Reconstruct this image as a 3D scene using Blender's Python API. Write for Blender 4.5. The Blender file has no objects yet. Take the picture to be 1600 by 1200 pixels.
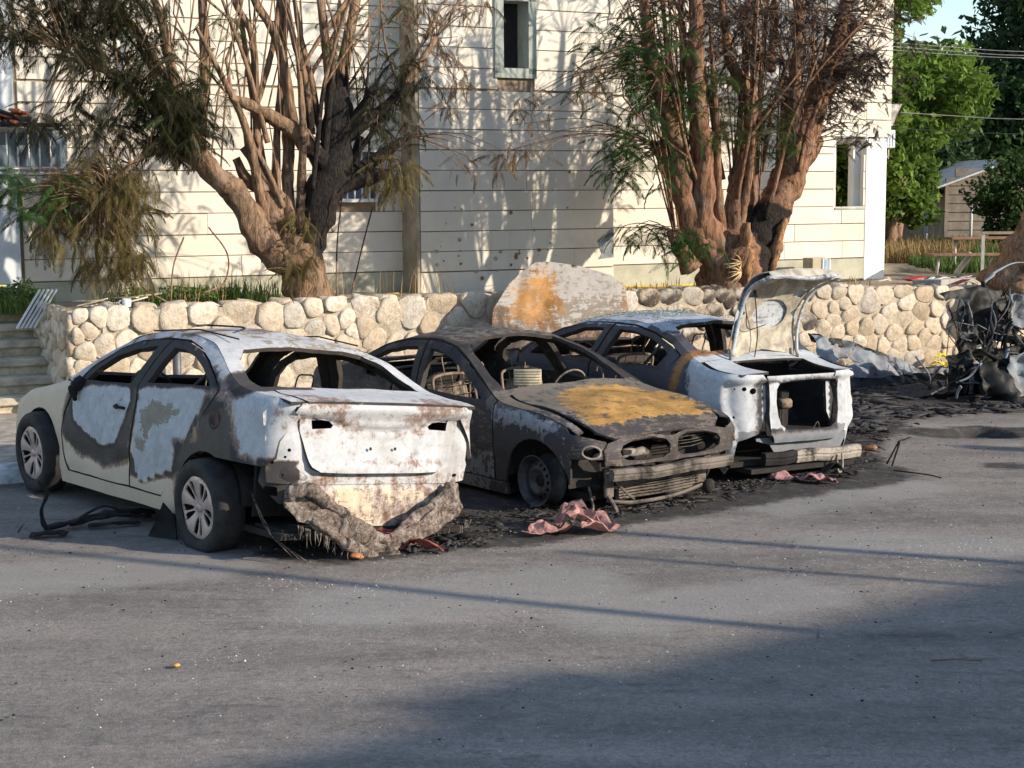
import bpy, math, random
import numpy as np
from mathutils import Vector, Matrix, noise
from mathutils.geometry import delaunay_2d_cdt
random.seed(7); rng = np.random.default_rng(7)
SC = bpy.context.scene
COL = SC.collection
rad = math.radians

# ------------------------------------------------------------ camera
cd = bpy.data.cameras.new('camera'); cam = bpy.data.objects.new('camera', cd); COL.objects.link(cam)
SC.camera = cam
cd.sensor_width = 36; cd.lens = 54; cd.clip_start = 0.1; cd.clip_end = 900
EYE = 2.32
pitch = math.atan(295 / 2400); roll = -0.006
fw = Vector((0, math.cos(pitch), -math.sin(pitch))); up = Vector((0, math.sin(pitch), math.cos(pitch))); rt = Vector((1, 0, 0))
r2 = rt * math.cos(roll) + up * math.sin(roll); u2 = -rt * math.sin(roll) + up * math.cos(roll)
M = Matrix((r2, u2, -fw)).transposed().to_4x4(); M.translation = (0, 0, EYE)
cam.matrix_world = M

# ------------------------------------------------------------ light
SUN_EL = rad(21)
sunh = Vector((0.926, -0.378, 0)).normalized()
tosun = Vector((sunh.x * math.cos(SUN_EL), sunh.y * math.cos(SUN_EL), math.sin(SUN_EL)))
sl = bpy.data.lights.new('sun', 'SUN'); sl.energy = 4.1; sl.angle = rad(0.55); sl.color = (1.0, 0.87, 0.70)
so = bpy.data.objects.new('sun', sl); COL.objects.link(so); so.location = (10, -5, 20)
so.rotation_euler = tosun.to_track_quat('Z', 'Y').to_euler()
w = bpy.data.worlds.new("World"); SC.world = w; w.use_nodes = True
sk = w.node_tree.nodes.new('ShaderNodeTexSky'); sk.sky_type = 'NISHITA'; sk.sun_disc = False
sk.sun_elevation = SUN_EL; sk.sun_rotation = math.atan2(tosun.x, tosun.y); sk.air_density = 1.1; sk.dust_density = 0.5; sk.ozone_density = 1.8
bgn = w.node_tree.nodes['Background']; w.node_tree.links.new(sk.outputs[0], bgn.inputs[0]); bgn.inputs[1].default_value = 0.15
SC.view_settings.view_transform = 'Standard'; SC.view_settings.look = 'None'
SC.view_settings.exposure = 0.68; SC.view_settings.gamma = 1
SC.render.engine = 'CYCLES'

# ------------------------------------------------------------ node helpers
class NT:
    def __init__(s, name, rough=0.8, metal=0.0, spec=0.3):
        s.m = bpy.data.materials.new(name); s.m.use_nodes = True; s.t = s.m.node_tree
        s.b = s.t.nodes['Principled BSDF']; s.b.inputs['Roughness'].default_value = rough
        s.b.inputs['Metallic'].default_value = metal; s.b.inputs['Specular IOR Level'].default_value = spec
        s.tc = s.t.nodes.new('ShaderNodeTexCoord')
    def set(s, sock, v):
        if isinstance(v, bpy.types.NodeSocket): s.t.links.new(v, sock)
        elif isinstance(v, (tuple, list)) and len(v) == 3 and sock.type == 'RGBA': sock.default_value = (*v, 1)
        else: sock.default_value = v
    def obj(s): return s.tc.outputs['Object']
    def pos(s):
        return s.t.nodes.new('ShaderNodeNewGeometry').outputs['Position']
    def scale(s, v, sc, off=(0, 0, 0)):
        n = s.t.nodes.new('ShaderNodeMapping'); s.set(n.inputs[0], v); n.inputs['Scale'].default_value = sc; n.inputs['Location'].default_value = off
        return n.outputs[0]
    def noise(s, v, sc, det=4, rough=0.6, dist=0.0, out=0):
        n = s.t.nodes.new('ShaderNodeTexNoise'); s.set(n.inputs['Vector'], v); n.inputs['Scale'].default_value = sc
        n.inputs['Detail'].default_value = det; n.inputs['Roughness'].default_value = rough; n.inputs['Distortion'].default_value = dist
        return n.outputs[out]
    def vor(s, v, sc, feature='F1', out='Distance', rnd=1.0):
        n = s.t.nodes.new('ShaderNodeTexVoronoi'); n.feature = feature; s.set(n.inputs['Vector'], v); n.inputs['Scale'].default_value = sc
        n.inputs['Randomness'].default_value = rnd
        return n.outputs[out]
    def math(s, op, a, b=0.0, c=None):
        n = s.t.nodes.new('ShaderNodeMath'); n.operation = op; s.set(n.inputs[0], a); s.set(n.inputs[1], b)
        if c is not None: s.set(n.inputs[2], c)
        return n.outputs[0]
    def step(s, v, lo, hi, a=0.0, b=1.0):
        n = s.t.nodes.new('ShaderNodeMapRange'); n.interpolation_type = 'SMOOTHSTEP'; s.set(n.inputs[0], v)
        n.inputs[1].default_value = lo; n.inputs[2].default_value = hi; n.inputs[3].default_value = a; n.inputs[4].default_value = b
        return n.outputs[0]
    def ramp(s, f, stops):
        n = s.t.nodes.new('ShaderNodeValToRGB'); s.set(n.inputs[0], f); e = n.color_ramp.elements
        while len(e) < len(stops): e.new(0.5)
        for i, (p, c) in enumerate(stops): e[i].position = p; e[i].color = (*c, 1)
        return n.outputs[0]
    def mix(s, f, a, b, mode='MIX'):
        n = s.t.nodes.new('ShaderNodeMix'); n.data_type = 'RGBA'; n.blend_type = mode; n.clamp_result = False
        s.set(n.inputs[0], f); s.set(n.inputs[6], a); s.set(n.inputs[7], b)
        return n.outputs[2]
    def attr(s, name):
        n = s.t.nodes.new('ShaderNodeAttribute'); n.attribute_name = name
        return n.outputs['Fac']
    def acol(s, name):
        n = s.t.nodes.new('ShaderNodeAttribute'); n.attribute_name = name
        q = s.t.nodes.new('ShaderNodeSeparateColor'); s.t.links.new(n.outputs['Color'], q.inputs[0])
        return q.outputs
    def xyz(s, v):
        q = s.t.nodes.new('ShaderNodeSeparateXYZ'); s.set(q.inputs[0], v); return q.outputs
    def rnd(s):
        return s.t.nodes.new('ShaderNodeObjectInfo').outputs['Random']
    def bump(s, h, st=0.5, d=0.02):
        n = s.t.nodes.new('ShaderNodeBump'); s.set(n.inputs['Height'], h); n.inputs['Strength'].default_value = st; n.inputs['Distance'].default_value = d
        s.t.links.new(n.outputs[0], s.b.inputs['Normal'])
    def col(s, c): s.set(s.b.inputs['Base Color'], c); return s.m
    def rough(s, r): s.set(s.b.inputs['Roughness'], r)

def simple(name, c, rough=0.8, metal=0, var=0.25, sc=6, bump=0.0, spec=0.3):
    n = NT(name, rough, metal, spec)
    f = n.noise(n.obj(), sc, 5, 0.65)
    k = n.step(f, 0.3, 0.7, 1 - var, 1 + var)
    n.col(n.mix(1.0, c, n.ramp(n.math('MULTIPLY', k, 0.5), [(0, (0, 0, 0)), (1, (2, 2, 2))]), 'MULTIPLY'))
    if bump: n.bump(n.noise(n.obj(), sc * 5, 6, 0.7), bump, 0.02)
    return n.m

# ------------------------------------------------------------ mesh helpers
def tag(o, label=None, cat=None, group=None, kind=None):
    if label: o['label'] = label
    if cat: o['category'] = cat
    if group: o['group'] = group
    if kind: o['kind'] = kind
    return o
def thing(name, label, cat, loc=(0, 0, 0), rotz=0.0, group=None):
    o = bpy.data.objects.new(name, None); COL.objects.link(o); o.location = loc; o.rotation_euler = (0, 0, rotz)
    o.empty_display_size = 0.2
    return tag(o, label, cat, group)
def mesh_of(name, V, F, mats, smooth=True, midx=None, attrs=None):
    me = bpy.data.meshes.new(name)
    V = np.asarray(V, dtype=np.float32)
    if isinstance(F, np.ndarray):
        n, k = F.shape
        me.vertices.add(len(V)); me.vertices.foreach_set('co', V.ravel())
        me.loops.add(n * k); me.loops.foreach_set('vertex_index', F.ravel().astype(np.int32))
        me.polygons.add(n); me.polygons.foreach_set('loop_start', np.arange(0, n * k, k, dtype=np.int32))
        me.update(calc_edges=True)
    else:
        me.from_pydata(V.tolist(), [], [list(map(int, f)) for f in F])
    for m in (mats if isinstance(mats, (list, tuple)) else [mats]): me.materials.append(m)
    if smooth is True: me.polygons.foreach_set('use_smooth', np.ones(len(me.polygons), dtype=bool))
    elif smooth is not False: me.polygons.foreach_set('use_smooth', np.asarray(smooth, dtype=bool))
    if midx is not None: me.polygons.foreach_set('material_index', np.asarray(midx, dtype=np.int32))
    if attrs:
        for k, a in attrs.items():
            a = np.asarray(a, dtype=np.float32)
            if a.ndim == 2:
                at = me.attributes.new(k, 'FLOAT_COLOR', 'POINT'); at.data.foreach_set('color', a.ravel())
            else:
                at = me.attributes.new(k, 'FLOAT', 'POINT'); at.data.foreach_set('value', a)
    me.update()
    return me
def link(name, me, parent=None, loc=None, rotz=None):
    o = bpy.data.objects.new(name, me); COL.objects.link(o)
    if parent is not None: o.parent = parent
    if loc is not None: o.location = loc
    if rotz is not None: o.rotation_euler = (0, 0, rotz)
    return o
def add(name, V, F, mats, parent=None, **k):
    return link(name, mesh_of(name, V, F, mats, **k), parent)

class MB:
    """collects shapes for one mesh"""
    def __init__(s): s.v = []; s.f = []; s.n = 0; s.mi = []
    def put(s, V, F, mi=0):
        V = np.asarray(V, float); s.v.append(V); s.f += [[i + s.n for i in f] for f in F]; s.n += len(V); s.mi += [mi] * len(F); return s
    def box(s, a, b, mi=0, bev=0.0):
        x0, y0, z0 = a; x1, y1, z1 = b
        if bev <= 0:
            V = [(x, y, z) for z in (z0, z1) for y in (y0, y1) for x in (x0, x1)]
            return s.put(V, [(0, 2, 3, 1), (4, 5, 7, 6), (0, 1, 5, 4), (2, 6, 7, 3), (0, 4, 6, 2), (1, 3, 7, 5)], mi)
        c = np.array([(x0 + x1) / 2, (y0 + y1) / 2, (z0 + z1) / 2]); h = np.array([x1 - x0, y1 - y0, z1 - z0]) / 2
        V = []; idx = {}
        for sx in (-1, 1):
            for sy in (-1, 1):
                for sz in (-1, 1):
                    for ax in range(3):
                        p = np.array([sx, sy, sz]) * (h - bev); p[ax] = (sx, sy, sz)[ax] * h[ax]
                        idx[(sx, sy, sz, ax)] = len(V); V.append(c + p)
        F = []
        for ax in range(3):
            o1, o2 = [(1, 2), (2, 0), (0, 1)][ax]
            for sg in (-1, 1):
                q = []
                for a_, b_ in ((-1, -1), (1, -1), (1, 1), (-1, 1)):
                    k = [0, 0, 0]; k[ax] = sg; k[o1] = a_; k[o2] = b_; q.append(idx[(*k, ax)])
                F.append(q if sg > 0 else q[::-1])
        for ax in range(3):  # edges along ax
            o1, o2 = [(1, 2), (2, 0), (0, 1)][ax]
            for a_ in (-1, 1):
                for b_ in (-1, 1):
                    k0 = [0, 0, 0]; k1 = [0, 0, 0]; k0[ax] = -1; k1[ax] = 1
                    for k in (k0, k1): k[o1] = a_; k[o2] = b_
                    q = [idx[(*k0, o1)], idx[(*k1, o1)], idx[(*k1, o2)], idx[(*k0, o2)]]
                    F.append(q if a_ * b_ < 0 else q[::-1])
        for sx in (-1, 1):
            for sy in (-1, 1):
                for sz in (-1, 1):
                    q = [idx[(sx, sy, sz, 0)], idx[(sx, sy, sz, 1)], idx[(sx, sy, sz, 2)]]
                    F.append(q if sx * sy * sz > 0 else q[::-1])
        return s.put(V, F, mi)
    def tube(s, P, R, n=8, mi=0, cap=True, rough=0.0, seed=0.0, flat=1.0, freq=3.0):
        V, F = tube(P, R, n, cap, rough, seed, flat, freq); return s.put(V, F, mi)
    def arr(s): return np.concatenate(s.v)
    def build(s, name, mats, parent=None, smooth=True, xf=None, **k):
        V = s.arr()
        if xf is not None: V = xf(V)
        return add(name, V, s.f, mats, parent, smooth=smooth, midx=s.mi, **k)

def tube(P, R, n=8, cap=True, rough=0.0, seed=0.0, flat=1.0, freq=3.0, ridge=0.0):
    P = np.asarray(P, float); m = len(P); R = np.broadcast_to(np.asarray(R, float), (m,))
    T = np.gradient(P, axis=0); T /= np.linalg.norm(T, axis=1)[:, None] + 1e-9
    ref = np.array([0, 0, 1.]) if abs(T[0][2]) < 0.9 else np.array([1., 0, 0])
    u = np.cross(T[0], ref); u /= np.linalg.norm(u); V = []
    for i in range(m):
        u = u - T[i] * (u @ T[i]); u /= np.linalg.norm(u) + 1e-9; v = np.cross(T[i], u)
        for k in range(n):
            a = 2 * math.pi * k / n; r = R[i]
            if rough:
                q = P[i] + (u * math.cos(a) + v * math.sin(a)) * R[i]
                r *= 1 + rough * noise.noise(Vector(q * freq + seed)) + 0.5 * rough * noise.noise(Vector((q[0] * freq * 3.1 + seed, q[1] * freq * 3.1, q[2] * freq)))
            if ridge: r *= 1 + ridge * math.sin(a * 7 + 2.2 * noise.noise(Vector(P[i] * 2.0)) * 3 + seed) + ridge * .6 * math.sin(a * 13 + 5 * noise.noise(Vector(P[i] * 3.0 + seed)) if True else 0)
            V.append(P[i] + u * math.cos(a) * r + v * math.sin(a) * r * flat)
    F = [(i * n + k, i * n + (k + 1) % n, (i + 1) * n + (k + 1) % n, (i + 1) * n + k) for i in range(m - 1) for k in range(n)]
    if cap:
        F.append(tuple(range(n))[::-1]); F.append(tuple((m - 1) * n + k for k in range(n)))
    return V, F
def smooth_path(P, n=6):
    """Catmull-Rom through points (any dimension)"""
    P = np.asarray(P, float); Q = np.vstack([2 * P[0] - P[1], P, 2 * P[-1] - P[-2]]); out = []
    for i in range(1, len(Q) - 2):
        for k in range(n):
            t = k / n; a, b, c, d_ = Q[i - 1], Q[i], Q[i + 1], Q[i + 2]
            out.append(0.5 * ((2 * b) + (-a + c) * t + (2 * a - 5 * b + 4 * c - d_) * t * t + (-a + 3 * b - 3 * c + d_) * t ** 3))
    out.append(P[-1]); return np.array(out)
def nz(p, f=1.0, s=0.0): return noise.noise(Vector((p[0] * f + s, p[1] * f - s, p[2] * f + 2 * s)))
def vnoise(P, f=1.0, s=0.0, octv=1):
    o = np.zeros(len(P))
    for k in range(octv):
        g = f * 2 ** k
        o += np.array([nz(p, g, s + 3.7 * k) for p in P]) / 2 ** k
    return o
def inpoly(P, poly):
    x, y = P[:, 0], P[:, 1]; c = np.zeros(len(P), bool); n = len(poly)
    for i in range(n):
        x0, y0 = poly[i]; x1, y1 = poly[(i + 1) % n]
        if y0 == y1: continue
        c ^= ((y0 > y) != (y1 > y)) & (x < (x1 - x0) * (y - y0) / (y1 - y0) + x0)
    return c
def dist_poly(P, poly, closed=True):
    D = np.full(len(P), 1e9); n = len(poly)
    for i in range(n if closed else n - 1):
        a = np.array(poly[i]); b = np.array(poly[(i + 1) % n]); ab = b - a
        t = np.clip(((P - a) @ ab) / (ab @ ab + 1e-12), 0, 1)
        D = np.minimum(D, np.linalg.norm(P - a - t[:, None] * ab, axis=1))
    return D
def resample(poly, step):
    out = []
    for i in range(len(poly)):
        a = np.array(poly[i], float); b = np.array(poly[(i + 1) % len(poly)], float)
        k = max(1, int(math.ceil(np.linalg.norm(b - a) / step)))
        out += [a + (b - a) * j / k for j in range(k)]
    return np.array(out)
def panel_mesh(outline, holes, fmap, res=0.05, thick=0.015, deform=None):
    """cut sheet: 2-D outline with holes -> mapped surface with thickness. returns V,F,smooth,midx (0 outer, 1 inner/rim)"""
    loops = [resample(outline, res * 0.8)] + [resample(h, res * 0.6) for h in holes]
    pts = [p for l in loops for p in l]; E = []; k = 0
    for l in loops:
        E += [(k + i, k + (i + 1) % len(l)) for i in range(len(l))]; k += len(l)
    lo = loops[0].min(0); hi = loops[0].max(0)
    gx = np.arange(lo[0] + res / 2, hi[0], res); gy = np.arange(lo[1] + res / 2, hi[1], res * 0.87)
    G = np.array([(x + (j % 2) * res / 2, y) for j, y in enumerate(gy) for x in gx])
    if len(G):
        ok = inpoly(G, loops[0]) & (dist_poly(G, loops[0]) > res * 0.4)
        for h in loops[1:]: ok &= ~inpoly(G, h) & (dist_poly(G, h) > res * 0.4)
        pts += list(G[ok])
    r = delaunay_2d_cdt([Vector((float(p[0]), float(p[1]))) for p in pts], E, [], 0, 1e-5)
    P2 = np.array([(v.x, v.y) for v in r[0]]); F = np.array(r[2])
    C = P2[F].mean(1); ok = inpoly(C, loops[0])
    for h in loops[1:]: ok &= ~inpoly(C, h)
    F = F[ok]
    V = np.array([fmap(u, v) for u, v in P2])
    if deform is not None: V = deform(V)
    used = np.unique(F); re = -np.ones(len(V), int); re[used] = np.arange(len(used)); V = V[used]; F = re[F]
    Nf = np.cross(V[F[:, 1]] - V[F[:, 0]], V[F[:, 2]] - V[F[:, 0]])
    N = np.zeros_like(V)
    for i in range(3): np.add.at(N, F[:, i], Nf)
    N /= np.linalg.norm(N, axis=1)[:, None] + 1e-12
    n = len(V); W_ = V - N * thick
    cnt = {}
    for f in F:
        for i in range(3):
            a, b = f[i], f[(i + 1) % 3]; cnt[(a, b)] = 1
    bd = [(a, b) for (a, b) in cnt if (b, a) not in cnt]
    allV = [V, W_]; faces = [tuple(f) for f in F] + [tuple(n + f[::-1]) for f in F]
    sm = [True] * len(faces); mi = [0] * len(F) + [1] * len(F)
    bidx = sorted({i for e in bd for i in e}); mp = {b: i for i, b in enumerate(bidx)}
    allV += [V[bidx], W_[bidx]]; o = 2 * n; nb = len(bidx)
    for a, b in bd: faces.append((o + mp[b], o + mp[a], o + nb + mp[a], o + nb + mp[b])); sm.append(False); mi.append(1)
    return np.concatenate(allV), faces, sm, mi
# ============================================================ SETTING
TH = rad(27.2)
FX = np.array([math.cos(TH), math.sin(TH), 0]); FY = np.array([-math.sin(TH), math.cos(TH), 0]); FZ = np.array([0, 0, 1.])
O0 = np.array([5.13, 20.37, 0])
def W(a, b, z=0.0): return O0 + FX * a + FY * b + FZ * z          # street frame -> world
def fthing(name, label, cat, a, b, z=0.0, group=None, rz=0.0):
    return thing(name, label, cat, tuple(W(a, b, z)), TH + rz, group)

# ---- asphalt
n = NT('asphalt', 0.88, spec=0.25)
p = n.pos()
st = n.scale(p, (1, 1, 1))
mp = st.node; mp.inputs['Rotation'].default_value = (0, 0, rad(-38)); mp.inputs['Scale'].default_value = (0.28, 1.6, 1)
f_str = n.noise(st, 0.9, 5, 0.6, 0.6)
f_big = n.noise(p, 0.35, 4, 0.55)
f_mid = n.noise(p, 2.3, 5, 0.65, 0.3)
f_grain = n.noise(p, 38, 4, 0.8)
f_fine = n.noise(p, 190, 2, 0.8)
f_dash = n.noise(n.scale(p, (1.2, 5, 1)), 1.6, 5, 0.7, 1.2)
c = n.ramp(f_str, [(0.33, (0.120, 0.108, 0.103)), (0.5, (0.205, 0.182, 0.168)), (0.68, (0.305, 0.268, 0.243))])
c = n.mix(n.step(f_big, 0.42, 0.66), c, (0.235, 0.212, 0.188))
c = n.mix(n.step(f_mid, 0.52, 0.78, 0, 0.5), c, (0.12, 0.115, 0.115))
c = n.mix(n.step(f_dash, 0.58, 0.66, 0, 0.45), c, (0.07, 0.067, 0.068))
c = n.mix(n.step(n.noise(p, 6.5, 6, 0.75, 0.6), 0.45, 0.62, 0, 0.38), c, (0.30, 0.275, 0.25))
c = n.mix(n.step(n.noise(p, 11, 6, 0.78, 0.4), 0.55, 0.64, 0, 0.4), c, (0.085, 0.08, 0.08))
crk = n.vor(n.mix(0.06, n.scale(p, (1, 1, 1)), n.noise(p, 2.2, 5, 0.7, out=1)), 0.55, 'DISTANCE_TO_EDGE')
c = n.mix(n.math('MULTIPLY', n.step(crk, 0.006, 0.002), n.step(f_big, 0.52, 0.6)), c, (0.05, 0.048, 0.048))
g = n.math('ADD', n.math('MULTIPLY', f_grain, 1.1), n.math('MULTIPLY', f_fine, 1.0))
c = n.mix(1.0, c, n.ramp(n.step(g, 0.7, 1.45), [(0, (0.64, 0.64, 0.645)), (1, (1.36, 1.35, 1.33))]), 'MULTIPLY')
pale = n.attr('dust')
c = n.mix(n.step(n.math('ADD', pale, n.math('MULTIPLY', n.math('SUBTRACT', f_mid, 0.5), 0.9)), 0.35, 0.9, 0, 0.55), c, (0.33, 0.31, 0.29))
sv = n.vor(p, 46, out='Color'); sd = n.vor(p, 46)
spk = n.math('MULTIPLY', n.step(n.xyz(sv)[0], 0.93, 0.95), n.step(sd, 0.30, 0.2))
c = n.mix(n.math('MULTIPLY', spk, 0.3), c, (0.55, 0.53, 0.5))
soot = n.attr('soot')
sn = n.math('ADD', n.math('MULTIPLY', n.noise(p, 1.7, 6, 0.7, 0.4), 0.9), n.math('MULTIPLY', n.noise(p, 12, 4, 0.7), 0.35))
sm_ = n.step(n.math('ADD', soot, n.math('SUBTRACT', sn, 0.62)), 0.32, 0.62)
ash = n.ramp(n.noise(p, 9, 5, 0.75), [(0.35, (0.011, 0.011, 0.012)), (0.55, (0.035, 0.032, 0.030)), (0.72, (0.13, 0.118, 0.105))])
c = n.mix(n.math('MULTIPLY', sm_, 0.86), c, ash)
n.rough(n.step(f_mid, 0.3, 0.8, 0.95, 0.78))
n.bump(n.math('ADD', n.math('MULTIPLY', f_grain, 0.9), n.math('ADD', n.math('MULTIPLY', f_fine, 0.5), n.math('MULTIPLY', f_mid, 1.2))), 0.75, 0.014)
M_asph = n.col(c)

def axis(lo, hi, step, far):
    a = list(np.arange(lo, hi + 1e-6, step)); k = step * 2
    x = a[-1]
    while x < far: x += k; k *= 1.6; a.append(x)
    x = a[0]; k = step * 2; b = []
    while x > -far: x -= k; k *= 1.6; b.append(x)
    return np.array(b[::-1] + a)
ax = axis(-7, 7.5, 0.07, 160); ay = axis(5, 21.5, 0.07, 160)
X, Y = np.meshgrid(ax, ay); V = np.stack([X.ravel(), Y.ravel(), np.zeros(X.size)], 1)
V[:, 2] = -0.012 * (np.sin(V[:, 0] * 0.9 + 1) * np.cos(V[:, 1] * 0.7)) - 0.012
hp = ((V[:, 0] - 4.55) / 0.36) ** 2 + ((V[:, 1] - 14.9) / 0.30) ** 2
hp *= 1 + 0.35 * np.sin(3 * np.arctan2(V[:, 1] - 14.9, V[:, 0] - 4.55) + 1)
V[:, 2] -= 0.16 * np.clip(1.15 - hp, 0, 1)
nx, ny = len(ax), len(ay); I = np.arange(nx * ny).reshape(ny, nx)
F = np.stack([I[:-1, :-1].ravel(), I[:-1, 1:].ravel(), I[1:, 1:].ravel(), I[1:, :-1].ravel()], 1)
def capsule(P, a, b, r, fall):
    a = np.array(a, float); b = np.array(b, float); ab = b - a
    t = np.clip(((P - a) @ ab) / (ab @ ab + 1e-9), 0, 1)
    d_ = np.linalg.norm(P - a - t[:, None] * ab, axis=1)
    return np.clip((r - d_) / fall + 0.5, 0, 1)
P2 = V[:, :2]; so_ = np.zeros(len(V))
for a, b, r in [((-1.0, 10.9), (-3.0, 13.2), 0.75), ((-1.2, 10.05), (-0.1, 10.6), 0.45), ((-0.5, 10.65), (1.9, 12.15), 0.62), ((0.9, 11.9), (-1.5, 14.5), 0.95),
                ((1.9, 12.6), (2.6, 12.8), 0.75), ((2.3, 13.5), (0.5, 16.2), 1.0), ((2.9, 14.2), (3.5, 15.6), 0.5), ((3.7, 17.3), (9.0, 18.7), 0.95), ((2.5, 17.0), (4.6, 20.0), 1.6),
                ((-0.2, 11.0), (0.6, 12.2), 0.9), ((4.15, 14.9), (4.95, 14.9), 0.32), ((4.2, 13.05), (4.9, 13.0), 0.12)]:
    so_ = np.maximum(so_, capsule(P2, a, b, r, 0.55))
so_ = np.maximum(so_, (hp < 1.3) * 1.0)  # the pothole is made fully dark through the same mask
du = np.zeros(len(V))
for a, b, r in [((0.6, 8.4), (1.6, 8.8), 0.45), ((2.0, 11.3), (3.2, 12.1), 0.35), ((-0.9, 8.6), (0.3, 9.1), 0.5), ((-3.6, 9.0), (-2.0, 9.6), 0.5), ((2.3, 10.1), (3.5, 9.9), 0.4)]:
    du = np.maximum(du, capsule(P2, a, b, r, 0.5))
tag(add('asphalt_road', V, F, M_asph, smooth=True, attrs={'soot': so_, 'dust': du}), kind='structure')

# ---- terrace, pavement, kerb, steps
M_soil = simple('dry_soil', (0.30, 0.24, 0.17), 0.95, var=0.35, sc=3, bump=0.6)
M_conc = simple('grey_concrete', (0.36, 0.34, 0.31), 0.9, var=0.3, sc=4, bump=0.4)
M_slab = simple('step_slab_stone', (0.42, 0.375, 0.30), 0.9, var=0.3, sc=5, bump=0.5)
M_riser = simple('riser_mortar', (0.46, 0.39, 0.28), 0.95, var=0.3, sc=9, bump=0.6)
M_kerb1 = simple('kerb_blue_paint', (0.10, 0.15, 0.22), 0.7, var=0.6, sc=8, bump=0.3)
M_kerb2 = simple('kerb_white_paint', (0.42, 0.46, 0.50), 0.7, var=0.5, sc=8, bump=0.3)
M_pave = simple('worn_pavement', (0.34, 0.30, 0.26), 0.9, var=0.35, sc=5, bump=0.5)
def sheet(name, pts, mat, kind='structure', sub=None):
    V = np.array([W(*q) for q in pts]); return tag(add(name, V, [list(range(len(pts)))], mat, smooth=False), kind=kind)
# terrace: uneven soil sheet behind the stone wall
aa = np.concatenate([[-90, -60, -40, -30, -22], np.arange(-16, 6, 0.25), [7, 9, 12, 16, 22, 30, 45, 70, 110]])
bb = np.concatenate([[0.22], np.arange(0.4, 5.2, 0.2), [6, 7, 9, 12, 16, 22, 30, 45, 70, 110]])
A, B = np.meshgrid(aa, bb); nA, nB = len(aa), len(bb)
Z = np.interp(A, [-12, -8, -2, 1, 4], [1.10, 1.13, 1.03, 1.0, 1.0]) - 0.02 * np.clip(B, 0, 3) + 0.0 * A
Z = np.where(B > 5, 1.04, Z)
Vt = (O0 + A.ravel()[:, None] * FX + B.ravel()[:, None] * FY); Vt[:, 2] = Z.ravel() + 0.025 * vnoise(Vt, 1.6, 4.0, 2)
left = A.ravel() < -10.6; Vt[left & (B.ravel() < 2.3), 2] = -0.15
I = np.arange(nA * nB).reshape(nB, nA)
F = np.stack([I[:-1, :-1].ravel(), I[:-1, 1:].ravel(), I[1:, 1:].ravel(), I[1:, :-1].ravel()], 1)
tag(add('terrace_ground', Vt, F, M_soil), kind='structure')
# pavement left of the cars
pv = MB(); pv.box((-30, -2.54, -0.1), (-8.6, 0.6, 0.115)); V = pv.arr()
Vw = O0 + V[:, :1] * FX + V[:, 1:2] * FY + V[:, 2:] * FZ
tag(add('pavement', Vw, pv.f, M_pave, smooth=False), kind='structure')
k = fthing('kerb', 'kerb of worn blue and white painted stones beside the front wheel of the leftmost white car', 'kerb', -14, -2.7, 0)
for i in range(9):
    m = MB(); x0 = (i - 2) * 0.62 + 0.42; m.box((x0 + 0.006, -0.09, -0.1), (x0 + 0.614, 0.15, 0.125 + 0.004 * (i % 2)), bev=0.018)
    m.build('kerb_stone', M_kerb1 if i % 2 else M_kerb2, k, smooth=False)
s = fthing('stone_steps', 'broad outdoor steps with grey stone slabs beside the rubble wall at the left', 'steps', -10.95, 0.55, 0)
for i in range(6):
    zt = 0.115 + 0.165 * (i + 1); y0 = i * 0.33
    m = MB(); m.box((-9, y0 + 0.05, -0.05 + 0.165 * i), (0.28 + 0.02 * i, y0 + 0.42, zt - 0.085)); V_ = m.arr(); m.v = [V_]
    m.build('riser', M_riser, s, smooth=False)
    x = 0.27 + 0.02 * i
    while x > -6:
        L_ = random.uniform(0.7, 1.0) if x > -4 else 2.2
        m = MB(); dz = random.uniform(-0.008, 0.008); m.box((x - L_ + 0.008, y0 + random.uniform(-0.015, 0.015), zt - 0.085 + dz), (x - 0.004, y0 + 0.45, zt + dz), bev=0.014)
        m.build('slab', M_slab, s, smooth=False); x -= L_
m = MB(); m.box((-9, 2.0, 0.0), (0.3, 3.4, 1.09)); o_ = m.build('landing', M_soil, s, smooth=False)
m = MB(); m.box((-9, 2.75, 1.09), (0.2, 3.0, 1.24), bev=0.01); m.build('landing_kerb', M_conc, s, smooth=False)

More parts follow.
